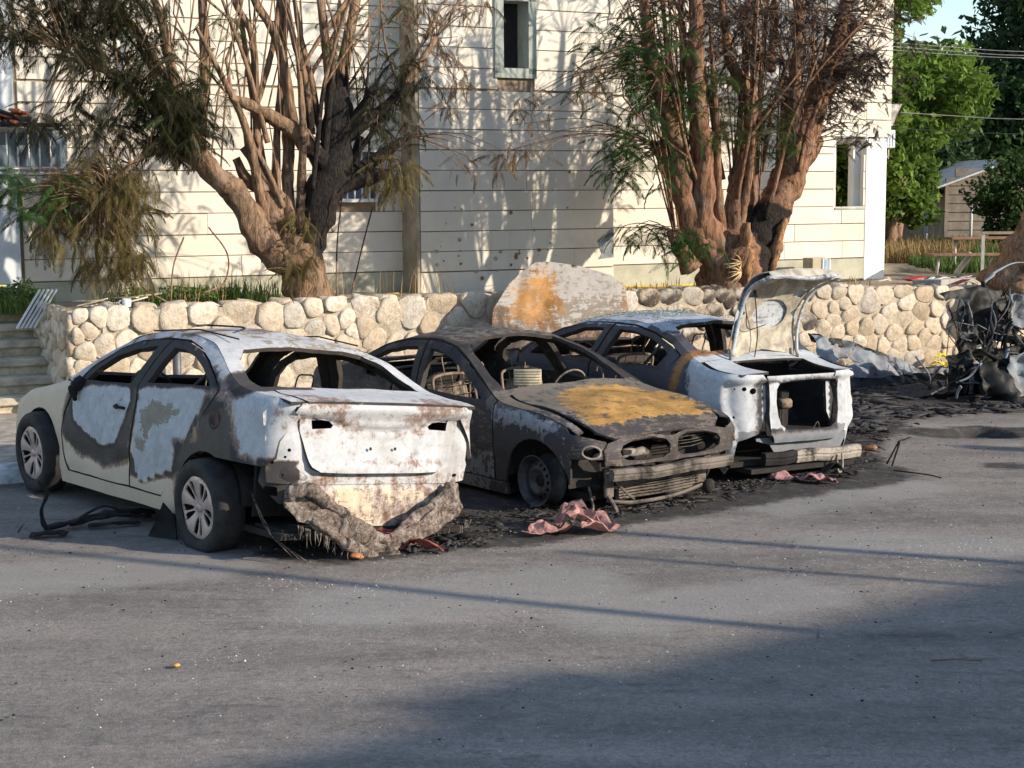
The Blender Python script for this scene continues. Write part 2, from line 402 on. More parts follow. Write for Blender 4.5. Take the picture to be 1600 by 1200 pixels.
# ---- rubble wall with every stone a part
n = NT('wall_mortar', 0.95); p = n.obj()
n.bump(n.noise(p, 14, 6, 0.75), 0.9, 0.03)
M_mort = n.col(n.ramp(n.noise(p, 5, 5, 0.7), [(0.3, (0.34, 0.28, 0.21)), (0.6, (0.50, 0.43, 0.34)), (0.8, (0.58, 0.51, 0.42))]))
def stone_mat(name, sooty=0.0):
    n = NT(name, 0.88, spec=0.25); p = n.obj(); r = n.rnd()
    base = n.ramp(r, [(0.0, (0.52, 0.44, 0.34)), (0.25, (0.62, 0.54, 0.43)), (0.42, (0.44, 0.35, 0.25)), (0.6, (0.64, 0.58, 0.49)), (0.78, (0.50, 0.40, 0.28)), (0.9, (0.50, 0.46, 0.40)), (1.0, (0.66, 0.61, 0.52))])
    f = n.noise(p, 9, 6, 0.7, 0.4); f2 = n.noise(p, 40, 4, 0.7)
    c = n.mix(n.step(f, 0.42, 0.68, 0, 0.7), base, (0.27, 0.19, 0.12))
    c = n.mix(n.step(n.noise(p, 4, 4, 0.6), 0.56, 0.75, 0, 0.5), c, (0.62, 0.56, 0.46))
    c = n.mix(n.step(n.math('MULTIPLY', f2, f), 0.34, 0.46, 0, 0.4), c, (0.12, 0.085, 0.05))
    if sooty:
        c = n.mix(n.step(n.noise(p, 3, 5, 0.7), 0.62 - 0.35 * sooty, 0.8 - 0.3 * sooty, 0, 0.95), c, (0.06, 0.048, 0.042))
    n.bump(n.math('ADD', f, n.math('MULTIPLY', f2, 0.45)), 0.75, 0.03)
    return n.col(c)
M_stone = stone_mat('field_stone'); M_stone_s = stone_mat('sooty_field_stone', .72)

def voronoi_cells(L, H, N, seed, relax=2, big=0.0):
    r_ = np.random.default_rng(seed); S = r_.random((N, 2)) * [L, H]
    gx, gy = np.meshgrid(np.linspace(0, L, int(L / 0.035)), np.linspace(0, H, int(H / 0.035))); Q = np.stack([gx.ravel(), gy.ravel()], 1)
    for _ in range(relax):
        idx = np.empty(len(Q), int)
        for k0 in range(0, len(Q), 4000):
            q = Q[k0:k0 + 4000]; idx[k0:k0 + 4000] = ((q[:, None, :] - S[None]) ** 2).sum(2).argmin(1)
        for i in range(N):
            m_ = idx == i
            if m_.any(): S[i] = Q[m_].mean(0)
    cells = []
    for i in range(N):
        poly = [np.array(v, float) for v in ((0, 0), (L, 0), (L, H), (0, H))]
        dd = ((S - S[i]) ** 2).sum(1); nb = np.argsort(dd)[1:26]
        for j in nb:
            nrm = S[j] - S[i]; mid = (S[i] + S[j]) / 2; out = []
            for a_, b_ in zip(poly, poly[1:] + poly[:1]):
                da = (a_ - mid) @ nrm; db = (b_ - mid) @ nrm
                if da <= 0: out.append(a_)
                if (da < 0) != (db < 0) and abs(da - db) > 1e-12: out.append(a_ + (b_ - a_) * da / (da - db))
            poly = out
            if len(poly) < 3: break
        if len(poly) >= 3: cells.append(np.array(poly))
    return cells
def stone_geo(poly, seed, gap=0.004, rel=0.032):
    """rounded boulder face filling a wall cell; local: x along wall, -y out of the wall, z up"""
    c = poly.mean(0); Q = []
    nn = len(poly)
    for i in range(nn):                      # round corners
        a_, b_ = poly[i], poly[(i + 1) % nn]
        Q += [a_ * 0.86 + b_ * 0.14, a_ * 0.5 + b_ * 0.5, a_ * 0.14 + b_ * 0.86]
    Q = np.array(Q); ang = np.arctan2(Q[:, 1] - c[1], Q[:, 0] - c[0]); rr = np.linalg.norm(Q - c, axis=1)
    o_ = np.argsort(ang); ang = ang[o_]; rr = rr[o_]
    T = np.linspace(-math.pi, math.pi, 15)[:-1]
    R = np.interp(T, np.concatenate([ang - 2 * math.pi, ang, ang + 2 * math.pi]), np.tile(rr, 3))
    R = 0.8 * R + 0.1 * (np.roll(R, 1) + np.roll(R, -1)); R = np.maximum(R - gap, 0.02)
    rr_ = random.Random(seed); rel = rel * rr_.uniform(0.5, 1.2); tx, tz = rr_.uniform(-.25, .25), rr_.uniform(-.3, .2)
    sz = R.mean(); V = []
    for sc_, dp in ((0.95, 0.06), (1.0, 0.0), (0.955, -0.55 * rel), (0.84, -0.86 * rel), (0.48, -1.0 * rel)):
        for t, r_ in zip(T, R):
            x = math.cos(t) * r_ * sc_; z = math.sin(t) * r_ * sc_
            y = dp + (x * tx + z * tz) * (1 if dp < 0 else 0) * 0.8
            q = Vector((c[0] + x, y * 3, c[1] + z)) * 9
            y -= 0.016 * noise.noise(q) * (dp < 0); k_ = 1 + 0.07 * noise.noise(q * 1.3 + Vector((5, 0, 0)))
            V.append((x * k_, y, z * k_))
    V.append((0, -1.04 * rel, 0)); F = []
    for r_ in range(4):
        for i in range(14): j = (i + 1) % 14; F.append((r_ * 14 + i, r_ * 14 + j, (r_ + 1) * 14 + j, (r_ + 1) * 14 + i))
    for i in range(14): F.append((56 + i, 56 + (i + 1) % 14, 70))
    return c, np.array(V), F
WA = -10.45; WL = 14.2
wall = fthing('rubble_retaining_wall', 'low retaining wall of rounded tan field stones behind the burnt cars', 'wall', WA, 0, 0)
htop = lambda x: np.interp(x + WA, [-10.4, -6.9, -1.4, 0.8, 3.7], [1.20, 1.19, 1.12, 1.03, 1.0])
m = MB()
xs = np.arange(0, WL + .01, 0.2)
Vb = []; Fb = []
for x in xs:
    h_ = htop(x) - 0.03; Vb += [(x, 0.0, -0.2), (x, 0.0, h_), (x, 0.42, h_ + 0.01), (x, 0.42, -0.2)]
for i in range(len(xs) - 1):
    for k_ in range(3): a_ = i * 4 + k_; Fb.append((a_, a_ + 4, a_ + 5, a_ + 1))
Fb.append((3, 2, 1, 0)); q = (len(xs) - 1) * 4; Fb.append((q, q + 1, q + 2, q + 3))
add('mortar_core', Vb, Fb, M_mort, wall, smooth=False)
cells = voronoi_cells(WL + .3, 1.2, 285, 3)
for i, c_ in enumerate(cells):
    c, V, F = stone_geo(c_, i); c = c - [.3, 0]
    k_ = htop(c[0]) / 1.2; topc = c_[:, 1].max() > 1.19
    V[:, 2] *= k_; zc = c[1] * k_ + (random.uniform(0.0, 0.035) if topc else 0)
    if topc: V[:28, 1] += 0.0; V[14:28, 2] += 0.01
    a_ = c[0] + WA
    sooty = (-3.9 < a_ < -1.3 and c[1] > 0.55) or (-2.6 < a_ < 0.2 and c[1] < 0.14)
    o_ = add('stone', V, F, M_stone_s if sooty and random.random() < 0.85 else M_stone, wall)
    o_.location = (c[0], -0.002, zc)
for i in range(46):          # coping stones lying along the top
    x = 0.15 + i * 0.305 + random.uniform(-.05, .05)
    if x > WL - .2: break
    hw = random.uniform(0.12, 0.17); poly = np.array([(math.cos(t) * hw, math.sin(t) * hw * random.uniform(.8, 1.1)) for t in np.linspace(0, 2 * math.pi, 7)[:-1]])
    c, V, F = stone_geo(poly, 500 + i, 0.0, 0.05); V = V[:, [0, 2, 1]] * [1, 1, -1]; F = [f[::-1] for f in F]
    a_ = x + WA
    o_ = add('stone', V, F, M_stone_s if -3.7 < a_ < -1.4 else M_stone, wall); o_.location = (x, 0.26, htop(x) - 0.02)
ret = fthing('rubble_return_wall', 'short end of the rubble stone wall running back beside the steps', 'wall', WA, 0.0, 0, rz=math.pi / 2)
m = MB(); m.box((0.02, 0.0, -0.2), (2.3, 0.3, 1.1)); m.build('mortar_core', M_mort, ret, smooth=False)
# seen from the left: local +y is -FX there, so stones bulge along +y
for i, c_ in enumerate(voronoi_cells(2.3, 1.18, 70, 9)):
    c, V, F = stone_geo(c_, 900 + i); V = V * [1, -1, 1]; F = [f[::-1] for f in F]
    o_ = add('stone', V, F, M_stone, ret); o_.location = (c[0], 0.32, c[1])

# ---- building
n = NT('cladding_cream', 0.75, spec=0.25); p = n.pos(); r = n.rnd()
f = n.noise(p, 0.9, 5, 0.65, 0.4); f2 = n.noise(n.scale(p, (1, 1, 0.25)), 5, 5, 0.7); f3 = n.noise(p, 26, 5, 0.7)
c = n.ramp(f, [(0.3, (0.58, 0.53, 0.455)), (0.55, (0.69, 0.645, 0.565)), (0.75, (0.74, 0.70, 0.63))])
c = n.mix(1.0, c, n.ramp(r, [(0, (0.93, 0.925, 0.91)), (1, (1.04, 1.035, 1.03))]), 'MULTIPLY')
c = n.mix(n.step(f2, 0.55, 0.8, 0, 0.4), c, (0.47, 0.39, 0.28))
c = n.mix(n.step(n.math('ADD', f3, n.math('MULTIPLY', f2, 0.5)), 0.92, 1.02, 0, 0.6), c, (0.26, 0.20, 0.14))
n.bump(n.math('ADD', n.math('MULTIPLY', f3, 0.5), f2), 0.2, 0.012)
M_clad = n.col(c)
n = NT('white_render_chipped', 0.8, spec=0.25); p = n.pos()
f3 = n.noise(p, 7, 5, 0.7, 0.3)
c = n.mix(n.step(n.noise(p, 1.2, 5, 0.6), 0.45, 0.7, 0, 0.5), (0.84, 0.83, 0.81), (0.68, 0.64, 0.57))
c = n.mix(n.step(f3, 0.66, 0.70), c, (0.36, 0.30, 0.24))
M_white = n.col(c); n.bump(f3, 0.3, 0.02)
M_joint = simple('joint_mortar', (0.25, 0.20, 0.15), 0.95)  # dark mortar tone that shows in the open joints
M_plinth = simple('plinth_grey_green', (0.40, 0.39, 0.31), 0.85, var=0.18, sc=2.5, bump=0.2)
M_grey = simple('window_surround_grey', (0.34, 0.37, 0.34), 0.85, var=0.2, sc=5, bump=0.2)
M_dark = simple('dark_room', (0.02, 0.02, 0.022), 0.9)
M_bare = simple('bare_blue_grey_plaster', (0.24, 0.26, 0.29), 0.9, var=0.4, sc=8, bump=0.4)
M_wframe = simple('white_paint_metal', (0.62, 0.64, 0.66), 0.5, var=0.15)
M_glass = NT('dusty_glass', 0.15, spec=0.6).col((0.16, 0.20, 0.24))
PH = 0.2694; Z1 = 1.31
bld = fthing('apartment_building', 'cream building clad in long horizontal panels behind the two trees', 'building', -10.63, 3.5, 1.0)
BX = -10.63
def clad(x0, x1, b, holes=(), rows=24, ledge=3.735, seed=1, chips=()):
    """rows of boards between street-frame x0..x1 on plane b; each board a part"""
    R = random.Random(seed)
    for i in range(rows):
        z0 = Z1 + PH * i; z1 = z0 + PH; segs = [(x0, x1)]
        for hx0, hx1, hz0, hz1 in holes:
            if z1 > hz0 + 0.02 and z0 < hz1 - 0.02:
                ns = []
                for s0, s1 in segs:
                    if hx1 <= s0 or hx0 >= s1: ns.append((s0, s1)); continue
                    if hx0 > s0 + .03: ns.append((s0, hx0))
                    if hx1 < s1 - .03: ns.append((hx1, s1))
                segs = ns
        for s0, s1 in segs:
            x = s0
            while x < s1 - 0.01:
                L_ = min(R.uniform(1.1, 2.4), s1 - x)
                if s1 - x - L_ < 0.35: L_ = s1 - x
                gap = 0.009 if abs(z1 - ledge) > 0.1 else 0.03
                dz = R.uniform(-0.002, 0.002); dy = R.uniform(-0.004, 0.004); m = MB()
                m.box((x + 0.0025 - BX, b - 3.5 - 0.03 + dy, z0 + dz + 0.002 - 1.0), (x + L_ - 0.0015 - BX, b - 3.5 + 0.002, z1 - gap + dz - 1.0), bev=0.004)
                m.build('cladding_board', M_clad, bld, smooth=False); x += L_
def slab(name, x0, x1, b0, b1, z0, z1, mat, bev=0.0, parent=bld):
    m = MB(); m.box((x0 - BX, b0 - 3.5, z0 - 1.0), (x1 - BX, b1 - 3.5, z1 - 1.0), bev=bev); return m.build(name, mat, parent, smooth=False)
ZT = Z1 + PH * 24
# masses behind the boards (joints read dark)
wL = (-6.80, -6.02, 2.29, 2.92); wM = (-4.43, -3.87, 3.95, 4.98); wR = (1.66, 2.20, 2.10, 3.06)
def wallmass(x0, x1, b0, b1, hole):
    if hole is None: slab('wall', x0, x1, b0, b1, 0.9, ZT, M_joint); return
    hx0, hx1, hz0, hz1 = hole
    slab('wall', x0, hx0, b0, b1, 0.9, ZT, M_joint); slab('wall', hx1, x1, b0, b1, 0.9, ZT, M_joint)
    slab('wall', hx0, hx1, b0, b1, 0.9, hz0, M_joint); slab('wall', hx0, hx1, b0, b1, hz1, ZT, M_joint)
wallmass(-10.63, -5.6, 3.5, 3.75, wL); wallmass(-5.6, -2.61, 3.0, 3.3, wM); wallmass(-2.61, 1.64, 3.4, 3.62, None)
clad(-10.60, -5.60, 3.5, [wL], seed=1); clad(-5.59, -2.612, 3.0, [wM], seed=2); clad(-2.608, 2.24, 3.4, [wR, (1.62, 3.0, 3.17, 3.19)], seed=3)
slab('plinth', -10.6, -5.61, 3.462, 3.5, 0.9, Z1 - .012, M_plinth); slab('plinth', -2.60, 2.24, 3.362, 3.4, 0.98, Z1 - .012, M_plinth)
m = MB()
for i, zz in enumerate(np.arange(1.02, 1.3, 0.145)): pass
slab('cladding_board', -5.59, -2.612, 2.97, 2.998, 0.92, Z1 - .013, M_clad)
# left-facing return of the projecting bay
slab('return_face', -5.64, -5.6, 2.972, 3.5, 0.92, ZT, simple('return_shaded_beige', (0.33, 0.28, 0.21), 0.85, var=0.3, sc=3, bump=0.2))  # darker beige paints this side as turned away from the sun
# roof slab, back and side walls so that the block is closed
slab('side_wall', -10.63, -10.4, 3.76, 12, 0.9, ZT, M_clad); slab('back_wall', -10.63, 0.6, 12, 12.2, 0.9, ZT, M_clad)
slab('side_wall', 0.4, 0.6, 3.63, 11.99, 0.9, ZT, M_clad); slab('roof', -10.8, 2.8, 2.95, 12.3, ZT + 0.01, ZT + 0.25, M_conc)
# upper floor at the corner oversails the open porch
slab('upper_wall', 1.64, 2.7, 3.43, 8.0, 3.2, ZT, M_clad)
slab('porch_ceiling', 0.62, 2.72, 3.64, 8.0, 3.12, 3.195, M_white)
clad_hi = 0
for i in range(7, 24):
    z0 = Z1 + PH * i
    if z0 < 3.15: continue
    m = MB(); m.box((2.245 - BX, -0.13, z0 - 1), (2.74 - BX, -0.072, z0 + PH - .013 - 1), bev=.004); m.build('cladding_board', M_clad, bld, smooth=False)
slab('corner_pilaster', 2.24, 2.66, 3.36, 3.66, 0.95, 3.17, M_white, 0.01)
slab('porch_post', 1.64, 1.69, 3.42, 3.6, 0.95, 3.15, M_white)
slab('parapet', 1.66, 2.24, 3.43, 3.58, 0.95, 2.085, M_white)
slab('window_sill', 1.64, 2.25, 3.36, 3.62, 2.06, 2.10, M_grey, .006)
slab('inner_pier', 2.10, 2.235, 3.5, 3.62, 2.10, 3.12, M_white)
for i in range(5):          # scalloped plaster under the corner overhang
    x = 1.75 + i * 0.22; V, F = tube([(x - BX, -0.11, 3.13 - 1), (x + .16 - BX, -0.10, 3.30 - 1)], 0.05, 6, flat=0.4)
    add('plaster_edge', V, F, M_white, bld)
# deep window in the bay
f_ = slab('window_surround', wM[0] - 0.05, wM[0] + 0.08, 2.94, 3.3, wM[2], wM[3], M_grey)
slab('window_surround', wM[1] - 0.10, wM[1] + 0.02, 2.94, 3.3, wM[2], wM[3], M_grey); slab('window_surround', wM[0] - 0.05, wM[1] + 0.02, 2.94, 3.3, wM[2] - 0.06, wM[2] + 0.07, M_grey)
slab('window_surround', wM[0] - 0.05, wM[1] + 0.02, 2.94, 3.3, wM[3] - 0.07, wM[3] + .02, M_grey)
slab('window_opening', wM[0] + 0.08, wM[1] - 0.10, 3.27, 3.29, wM[2] + 0.07, wM[3] - .07, M_dark)
# barred window behind the left tree
slab('window_pane', wL[0], wL[1], 3.6, 3.62, wL[2], wL[3], M_glass)
for x in np.arange(wL[0] + .03, wL[1], 0.105): slab('window_bar', x, x + .018, 3.40, 3.418, wL[2] - .02, wL[3], M_wframe)
for z in (wL[2] - .03, (wL[2] + wL[3]) / 2, wL[3] - .02): slab('window_rail', wL[0], wL[1], 3.38, 3.40, z, z + .025, M_wframe)
slab('window_sill', wL[0] - .03, wL[1] + .03, 3.38, 3.6, wL[2] - .05, wL[2] - .03, M_wframe)
# broken cladding corner and shrapnel pits on the bay
m = MB(); V, F, s_, mi = panel_mesh([(-2.86, 1.42), (-2.80, 1.50), (-2.88, 1.66), (-2.74, 1.72), (-2.72, 1.80), (-2.63, 1.86), (-2.613, 1.86), (-2.613, 1.44)], [], lambda u, v: (u - BX, -0.5 - 0.036, v - 1), 0.05, 0.004)
add('bare_patch', V, F, [M_bare, M_bare], bld, smooth=False)
R = random.Random(5); M_pit = simple('pit_brick', (0.30, 0.15, 0.09), 0.95, var=0.5, sc=30); M_pit2 = simple('pit_grey', (0.36, 0.32, 0.27), 0.95, var=0.5, sc=30)
for i in range(46):
    x = R.uniform(-5.4, -2.8); z = 1.15 + abs(R.gauss(0, 0.55))
    if z > 2.9: continue
    r_ = R.uniform(0.008, 0.035); m = MB()
    T = np.linspace(0, 2 * math.pi, 9)[:-1]; out = [(x + math.cos(t) * r_ * R.uniform(.6, 1.3), z + math.sin(t) * r_ * R.uniform(.6, 1.3)) for t in T]
    V = [(a_ - BX, -0.5 - 0.0385, b_ - 1) for a_, b_ in out] + [(x - BX, -0.5 - 0.036, z - 1)]
    add('shrapnel_pit', V, [(i_, (i_ + 1) % 8, 8) for i_ in range(8)], R.choice([M_pit, M_pit2, M_pit2]), bld, smooth=False)
# left annex: pale wall, barred window, broken tiles
M_annex = simple('annex_pale_blue_paint', (0.56, 0.60, 0.64), 0.8, var=0.12, sc=2, bump=0.15)
anx = fthing('white_annex', 'pale blue white annex wall with a barred window at the far left edge', 'building', -10.66, 3.35, 1.0)
m = MB(); m.box((-6, 0, -.1), (0, 3, 1.55)); m.box((-6, 0, 2.10), (0, 3, 6)); m.box((-6, 0, 1.55), (-1.1, 3, 2.1)); m.build('wall', M_annex, anx, smooth=False)
m = MB(); m.box((-1.1, 0.12, 1.55), (0.62, 0.14, 2.1)); m.build('window_pane', M_glass, anx, smooth=False)
m = MB(); m.box((0.0, -.05, 1.50), (0.62, 0.15, 1.58)); m.build('window_sill', M_wframe, anx, smooth=False)
for x in np.arange(-1.0, 0.62, 0.125):
    m = MB(); m.tube([(x, -.12, 1.60), (x, -.12, 2.12)], 0.011, 6); m.build('window_bar', M_wframe, anx)
for z in (1.60, 1.66, 2.12):
    m = MB(); m.box((-1.1, -.135, z), (0.62, -.12, z + .03)); m.build('window_rail', M_wframe, anx, smooth=False)
M_tile = simple('broken_clay_tile', (0.36, 0.12, 0.06), 0.85, var=0.5, sc=10, bump=0.3)
for i in range(14):
    x = -0.5 + i * .045 + R.uniform(-.05, .05); m = MB(); V, F = tube([(0, -.14, 0), (0, .14, .05)], .06, 8, flat=.35)
    o_ = add('roof_tile', V, F, M_tile if i % 3 else M_dark, anx); o_.location = (x, R.uniform(-.2, .0), 2.2 + R.uniform(0, .12)); o_.rotation_euler = (R.uniform(-.4, .4), R.uniform(-.5, .5), R.uniform(0, 3))
m = MB(); m.box((-.7, -.3, 2.16), (.5, .0, 2.20)); m.build('canopy_board', M_dark, anx, smooth=False)

# shade-casting neighbour across the street, outside the view to the right
M_nb = simple('neighbour_render', (0.55, 0.50, 0.42), 0.85, var=0.15, sc=2)
HB = 7.0; sl_ = HB / math.tan(SUN_EL); e0 = np.array([0.56, 7.34]) + np.array([0.926, -0.378]) * (sl_ + .27); ang = math.atan2(8.77 - 6.05, 2.61 + 1.06)
nb = thing('neighbour_building', 'rendered flat roofed block across the road whose roof edge shades the asphalt', 'building', (e0[0], e0[1], 0), ang)
m = MB(); m.box((-9, -9, 0), (13, 0, HB)); m.build('wall', M_nb, nb, smooth=False)
m = MB(); m.box((-1.0, -.9, HB + .11), (0.0, -.1, HB + .30), bev=.05); m.box((3.2, -.9, HB + .11), (3.9, -.1, HB + .24), bev=.05); m.build('roof_shadow_box', M_conc, nb, smooth=False)  # low boxes added to notch the shadow edge of the roof
m = MB(); m.box((-9.0, -9.1, HB + .004), (13.0, 0.0, HB + .1)); m.build('roof', M_conc, nb, smooth=False)
for i in range(5):
    for z in (1.2, 4.3):
        m = MB(); m.box((-7.5 + i * 4, 0.0, z), (-6.2 + i * 4, 0.06, z + 1.4)); m.build('window', M_glass, nb, smooth=False)
M_pole = simple('galvanised_pole', (0.35, 0.36, 0.37), 0.5, 0.6, var=0.15)
def pole(name, label, x, y, h, r, arm=None):
    t = thing(name, label, 'pole', (x, y, 0)); m = MB(); m.tube([(0, 0, 0), (0, 0, h * .5), (0, 0, h)], [r * 1.15, r, r * .8], 10); m.build('shaft', M_pole, t)
    if arm: m = MB(); m.tube([(0, 0, h - .1), (arm[0] * .6, arm[1] * .6, h + .2), (arm[0], arm[1], h + .25)], r * .5, 8); m.build('arm', M_pole, t)
pole('street_lamp', 'tall galvanised lamp post right of the view', 9.85, 4.68, 7.4, 0.055, (-1.2, 0.6))
pole('sign_post', 'short galvanised post right of the view', 10.0, 6.0, 4.0, 0.04)
pole('shadow_post', 'thick post added right of the view to cast a shadow band', 12.0, 10.9, 3.2, 0.15)  # unseen post added to throw a broad shadow band on the road
pole('utility_pole', 'middle height galvanised pole right of the view', 10.4, 6.55, 4.6, 0.06)
# ============================================================ BURNT CARS
def burnt_mat(name, paint, ash, primer, rust, soot=(0.018, 0.016, 0.016), amp=0.9, seed=0.0, edge_k=0.7):
    n = NT(name, 0.8, spec=0.3); p = n.scale(n.obj(), (1, 1, 1), (seed, seed, seed))
    a1 = n.noise(p, 3.2, 7, 0.66, 0.5); a2 = n.noise(p, 13, 6, 0.7, 0.3); a3 = n.noise(p, 55, 4, 0.75)
    st = n.noise(n.scale(n.obj(), (1.2, 1.2, 9)), 4, 5, 0.7, 0.8)
    dr = n.noise(n.scale(n.obj(), (7, 7, 1.3)), 4, 6, 0.75, 0.3)
    nn = n.math('ADD', n.math('MULTIPLY', a1, 0.38), n.math('ADD', n.math('MULTIPLY', a2, 0.32), n.math('ADD', n.math('MULTIPLY', a3, 0.14), n.math('MULTIPLY', dr, 0.16))))
    nn = n.math('MULTIPLY', n.math('SUBTRACT', nn, 0.5), amp * 2)
    nb = n.math('MULTIPLY', n.math('SUBTRACT', n.math('ADD', n.math('MULTIPLY', st, 0.5), n.math('MULTIPLY', a2, 0.5)), 0.5), amp * 2.2)
    A = lambda k, q=nn: n.math('ADD', n.attr(k), q)
    va = n.step(a2, 0.3, 0.75, 0.0, 1.0)
    c = n.mix(n.step(a1, 0.35, 0.7, 0, 0.35), paint, tuple(x * 0.72 for x in paint))
    ashc = n.mix(va, ash, tuple(x * 0.74 for x in ash)); ashc = n.mix(n.step(a3, 0.56, 0.72, 0, 0.5), ashc, (0.28, 0.25, 0.23)); ashc = n.mix(n.step(n.noise(p, 1.9, 6, 0.72, 0.8), 0.50, 0.68, 0, 0.55), ashc, (0.30, 0.28, 0.27)); ashc = n.mix(n.step(st, 0.56, 0.72, 0, 0.35), ashc, (0.36, 0.31, 0.25))
    c = n.mix(n.step(A('ash'), 0.45, 0.55), c, ashc)
    prc = n.mix(va, primer, tuple(x * 1.35 for x in primer))
    c = n.mix(n.step(A('prim', nb), 0.47, 0.55), c, prc)
    rc = n.mix(n.step(a1, 0.35, 0.65), rust, tuple(x * 0.45 for x in rust)); rc = n.mix(n.step(a3, 0.5, 0.7, 0, 0.5), rc, tuple(min(1, x * 1.5) for x in rust))
    c = n.mix(n.step(A('rust', nb), 0.38, 0.68), c, rc)
    edge = n.math('MULTIPLY', n.step(A('soot'), 0.26, 0.42), n.step(A('soot'), 0.60, 0.46))
    c = n.mix(n.math('MULTIPLY', edge, edge_k), c, (0.17, 0.07, 0.025))
    c = n.mix(n.math('MULTIPLY', n.step(A('soot'), 0.38, 0.60), 0.95), c, n.mix(va, soot, tuple(x * 2.0 + 0.006 for x in soot)))
    # pin scratches and flakes
    c = n.mix(n.step(n.math('MULTIPLY', a3, a2), 0.36, 0.42, 0, 0.55), c, (0.06, 0.05, 0.045))
    n.rough(n.math('SUBTRACT', 0.9, n.math('MULTIPLY', n.step(A('ash'), 0.6, 0.2), 0.3)))
    n.bump(n.math('ADD', n.math('MULTIPLY', nn, 0.5), n.math('MULTIPLY', a3, 0.35)), 0.35, 0.012)
    return n.col(c)
def inner_mat(name, base, amt=0.5):
    n = NT(name, 0.9); p = n.obj(); f = n.noise(p, 6, 6, 0.7, 0.4); f2 = n.noise(p, 28, 4, 0.7)
    c = n.mix(n.step(f, 0.4, 0.65), base, (0.03, 0.027, 0.026)); c = n.mix(n.step(f2, 0.58, 0.72, 0, amt), c, (0.22, 0.13, 0.07))
    c = n.mix(n.step(n.noise(p, 10, 4, 0.7), 0.62, 0.74, 0, amt), c, (0.34, 0.32, 0.30)); n.bump(f2, 0.5, 0.01); return n.col(c)
M_in = inner_mat('burnt_inner_metal', (0.055, 0.045, 0.04)); M_in_dark = inner_mat('sooty_underbody', (0.02, 0.018, 0.017), 0.12)
M_frame = inner_mat('burnt_seat_frame', (0.26, 0.20, 0.15), 0.6)
M_tyre = simple('tyre_rubber', (0.022, 0.021, 0.021), 0.75, var=0.4, sc=12, bump=0.3, spec=0.35)
M_hub = simple('scorched_hubcap', (0.46, 0.37, 0.33), 0.42, 0.35, var=0.3, sc=7, bump=0.1, spec=0.5)
M_steel = simple('burnt_steel_rim', (0.075, 0.075, 0.08), 0.55, 0.4, var=0.5, sc=9, bump=0.3)
M_alu = inner_mat('scorched_beam_metal', (0.34, 0.30, 0.26), 0.3)
M_beam2 = inner_mat('brown_scorched_beam', (0.17, 0.145, 0.125), 0.3)
M_gril = inner_mat('scorched_grille_metal', (0.10, 0.09, 0.08), 0.4)
M_fibre = NT('melted_bumper_fibre', 0.95); _f = M_fibre.noise(M_fibre.obj(), 9, 7, 0.75, 1.2); _g = M_fibre.noise(M_fibre.obj(), 40, 5, 0.8, 0.5)
M_fibre.bump(M_fibre.math('ADD', _f, M_fibre.math('MULTIPLY', _g, 0.5)), 1.0, 0.03)
M_fibre = M_fibre.col(M_fibre.ramp(M_fibre.math('ADD', M_fibre.math('MULTIPLY', _f, 0.6), M_fibre.math('MULTIPLY', _g, 0.4)), [(0.40, (0.03, 0.024, 0.02)), (0.5, (0.20, 0.155, 0.13)), (0.60, (0.42, 0.37, 0.33))]))
M_black = simple('charred_black', (0.014, 0.013, 0.013), 0.85, var=0.5, sc=14, bump=0.5)

def crv(pts):
    P = sorted(pts); xs = np.array([p[0] for p in P]); ys = np.array([p[1] for p in P])
    h = np.diff(xs); dl = np.diff(ys) / h; m_ = np.zeros(len(xs)); m_[1:-1] = np.where(dl[:-1] * dl[1:] > 0, 2 * dl[:-1] * dl[1:] / (dl[:-1] + dl[1:] + 1e-12), 0); m_[0] = dl[0]; m_[-1] = dl[-1]
    X = np.linspace(xs[0], xs[-1], 400); i = np.clip(np.searchsorted(xs, X) - 1, 0, len(h) - 1); t = (X - xs[i]) / h[i]
    Yv = (2 * t ** 3 - 3 * t ** 2 + 1) * ys[i] + (t ** 3 - 2 * t ** 2 + t) * h[i] * m_[i] + (-2 * t ** 3 + 3 * t ** 2) * ys[i + 1] + (t ** 3 - t ** 2) * h[i] * m_[i + 1]
    x0, dx = X[0], X[1] - X[0]; Yl = Yv.tolist(); n_ = len(Yl)
    def f(x):
        q = (x - x0) / dx
        if q <= 0: return Yl[0]
        if q >= n_ - 1: return Yl[-1]
        k = int(q); return Yl[k] + (Yl[k + 1] - Yl[k]) * (q - k)
    return f
def arc(cx, cz, r, a0, a1, n=14, rz=None):
    rz = rz or r
    return [(cx + r * math.cos(rad(a)), cz + rz * math.sin(rad(a))) for a in np.linspace(a0, a1, n)]
def rrect(x0, x1, z0, z1, r=0.02, n=4):
    return arc(x1 - r, z0 + r, r, -90, 0, n) + arc(x1 - r, z1 - r, r, 0, 90, n) + arc(x0 + r, z1 - r, r, 90, 180, n) + arc(x0 + r, z0 + r, r, 180, 270, n)
def sreg(P, poly, fall=0.1):
    poly = [tuple(p) for p in poly]; d_ = dist_poly(P, poly); return np.clip(0.5 + np.where(inpoly(P, poly), d_, -d_) / fall, 0, 1)
def sst(x, a, b):
    t = np.clip((x - a) / (b - a), 0, 1); return t * t * (3 - 2 * t)

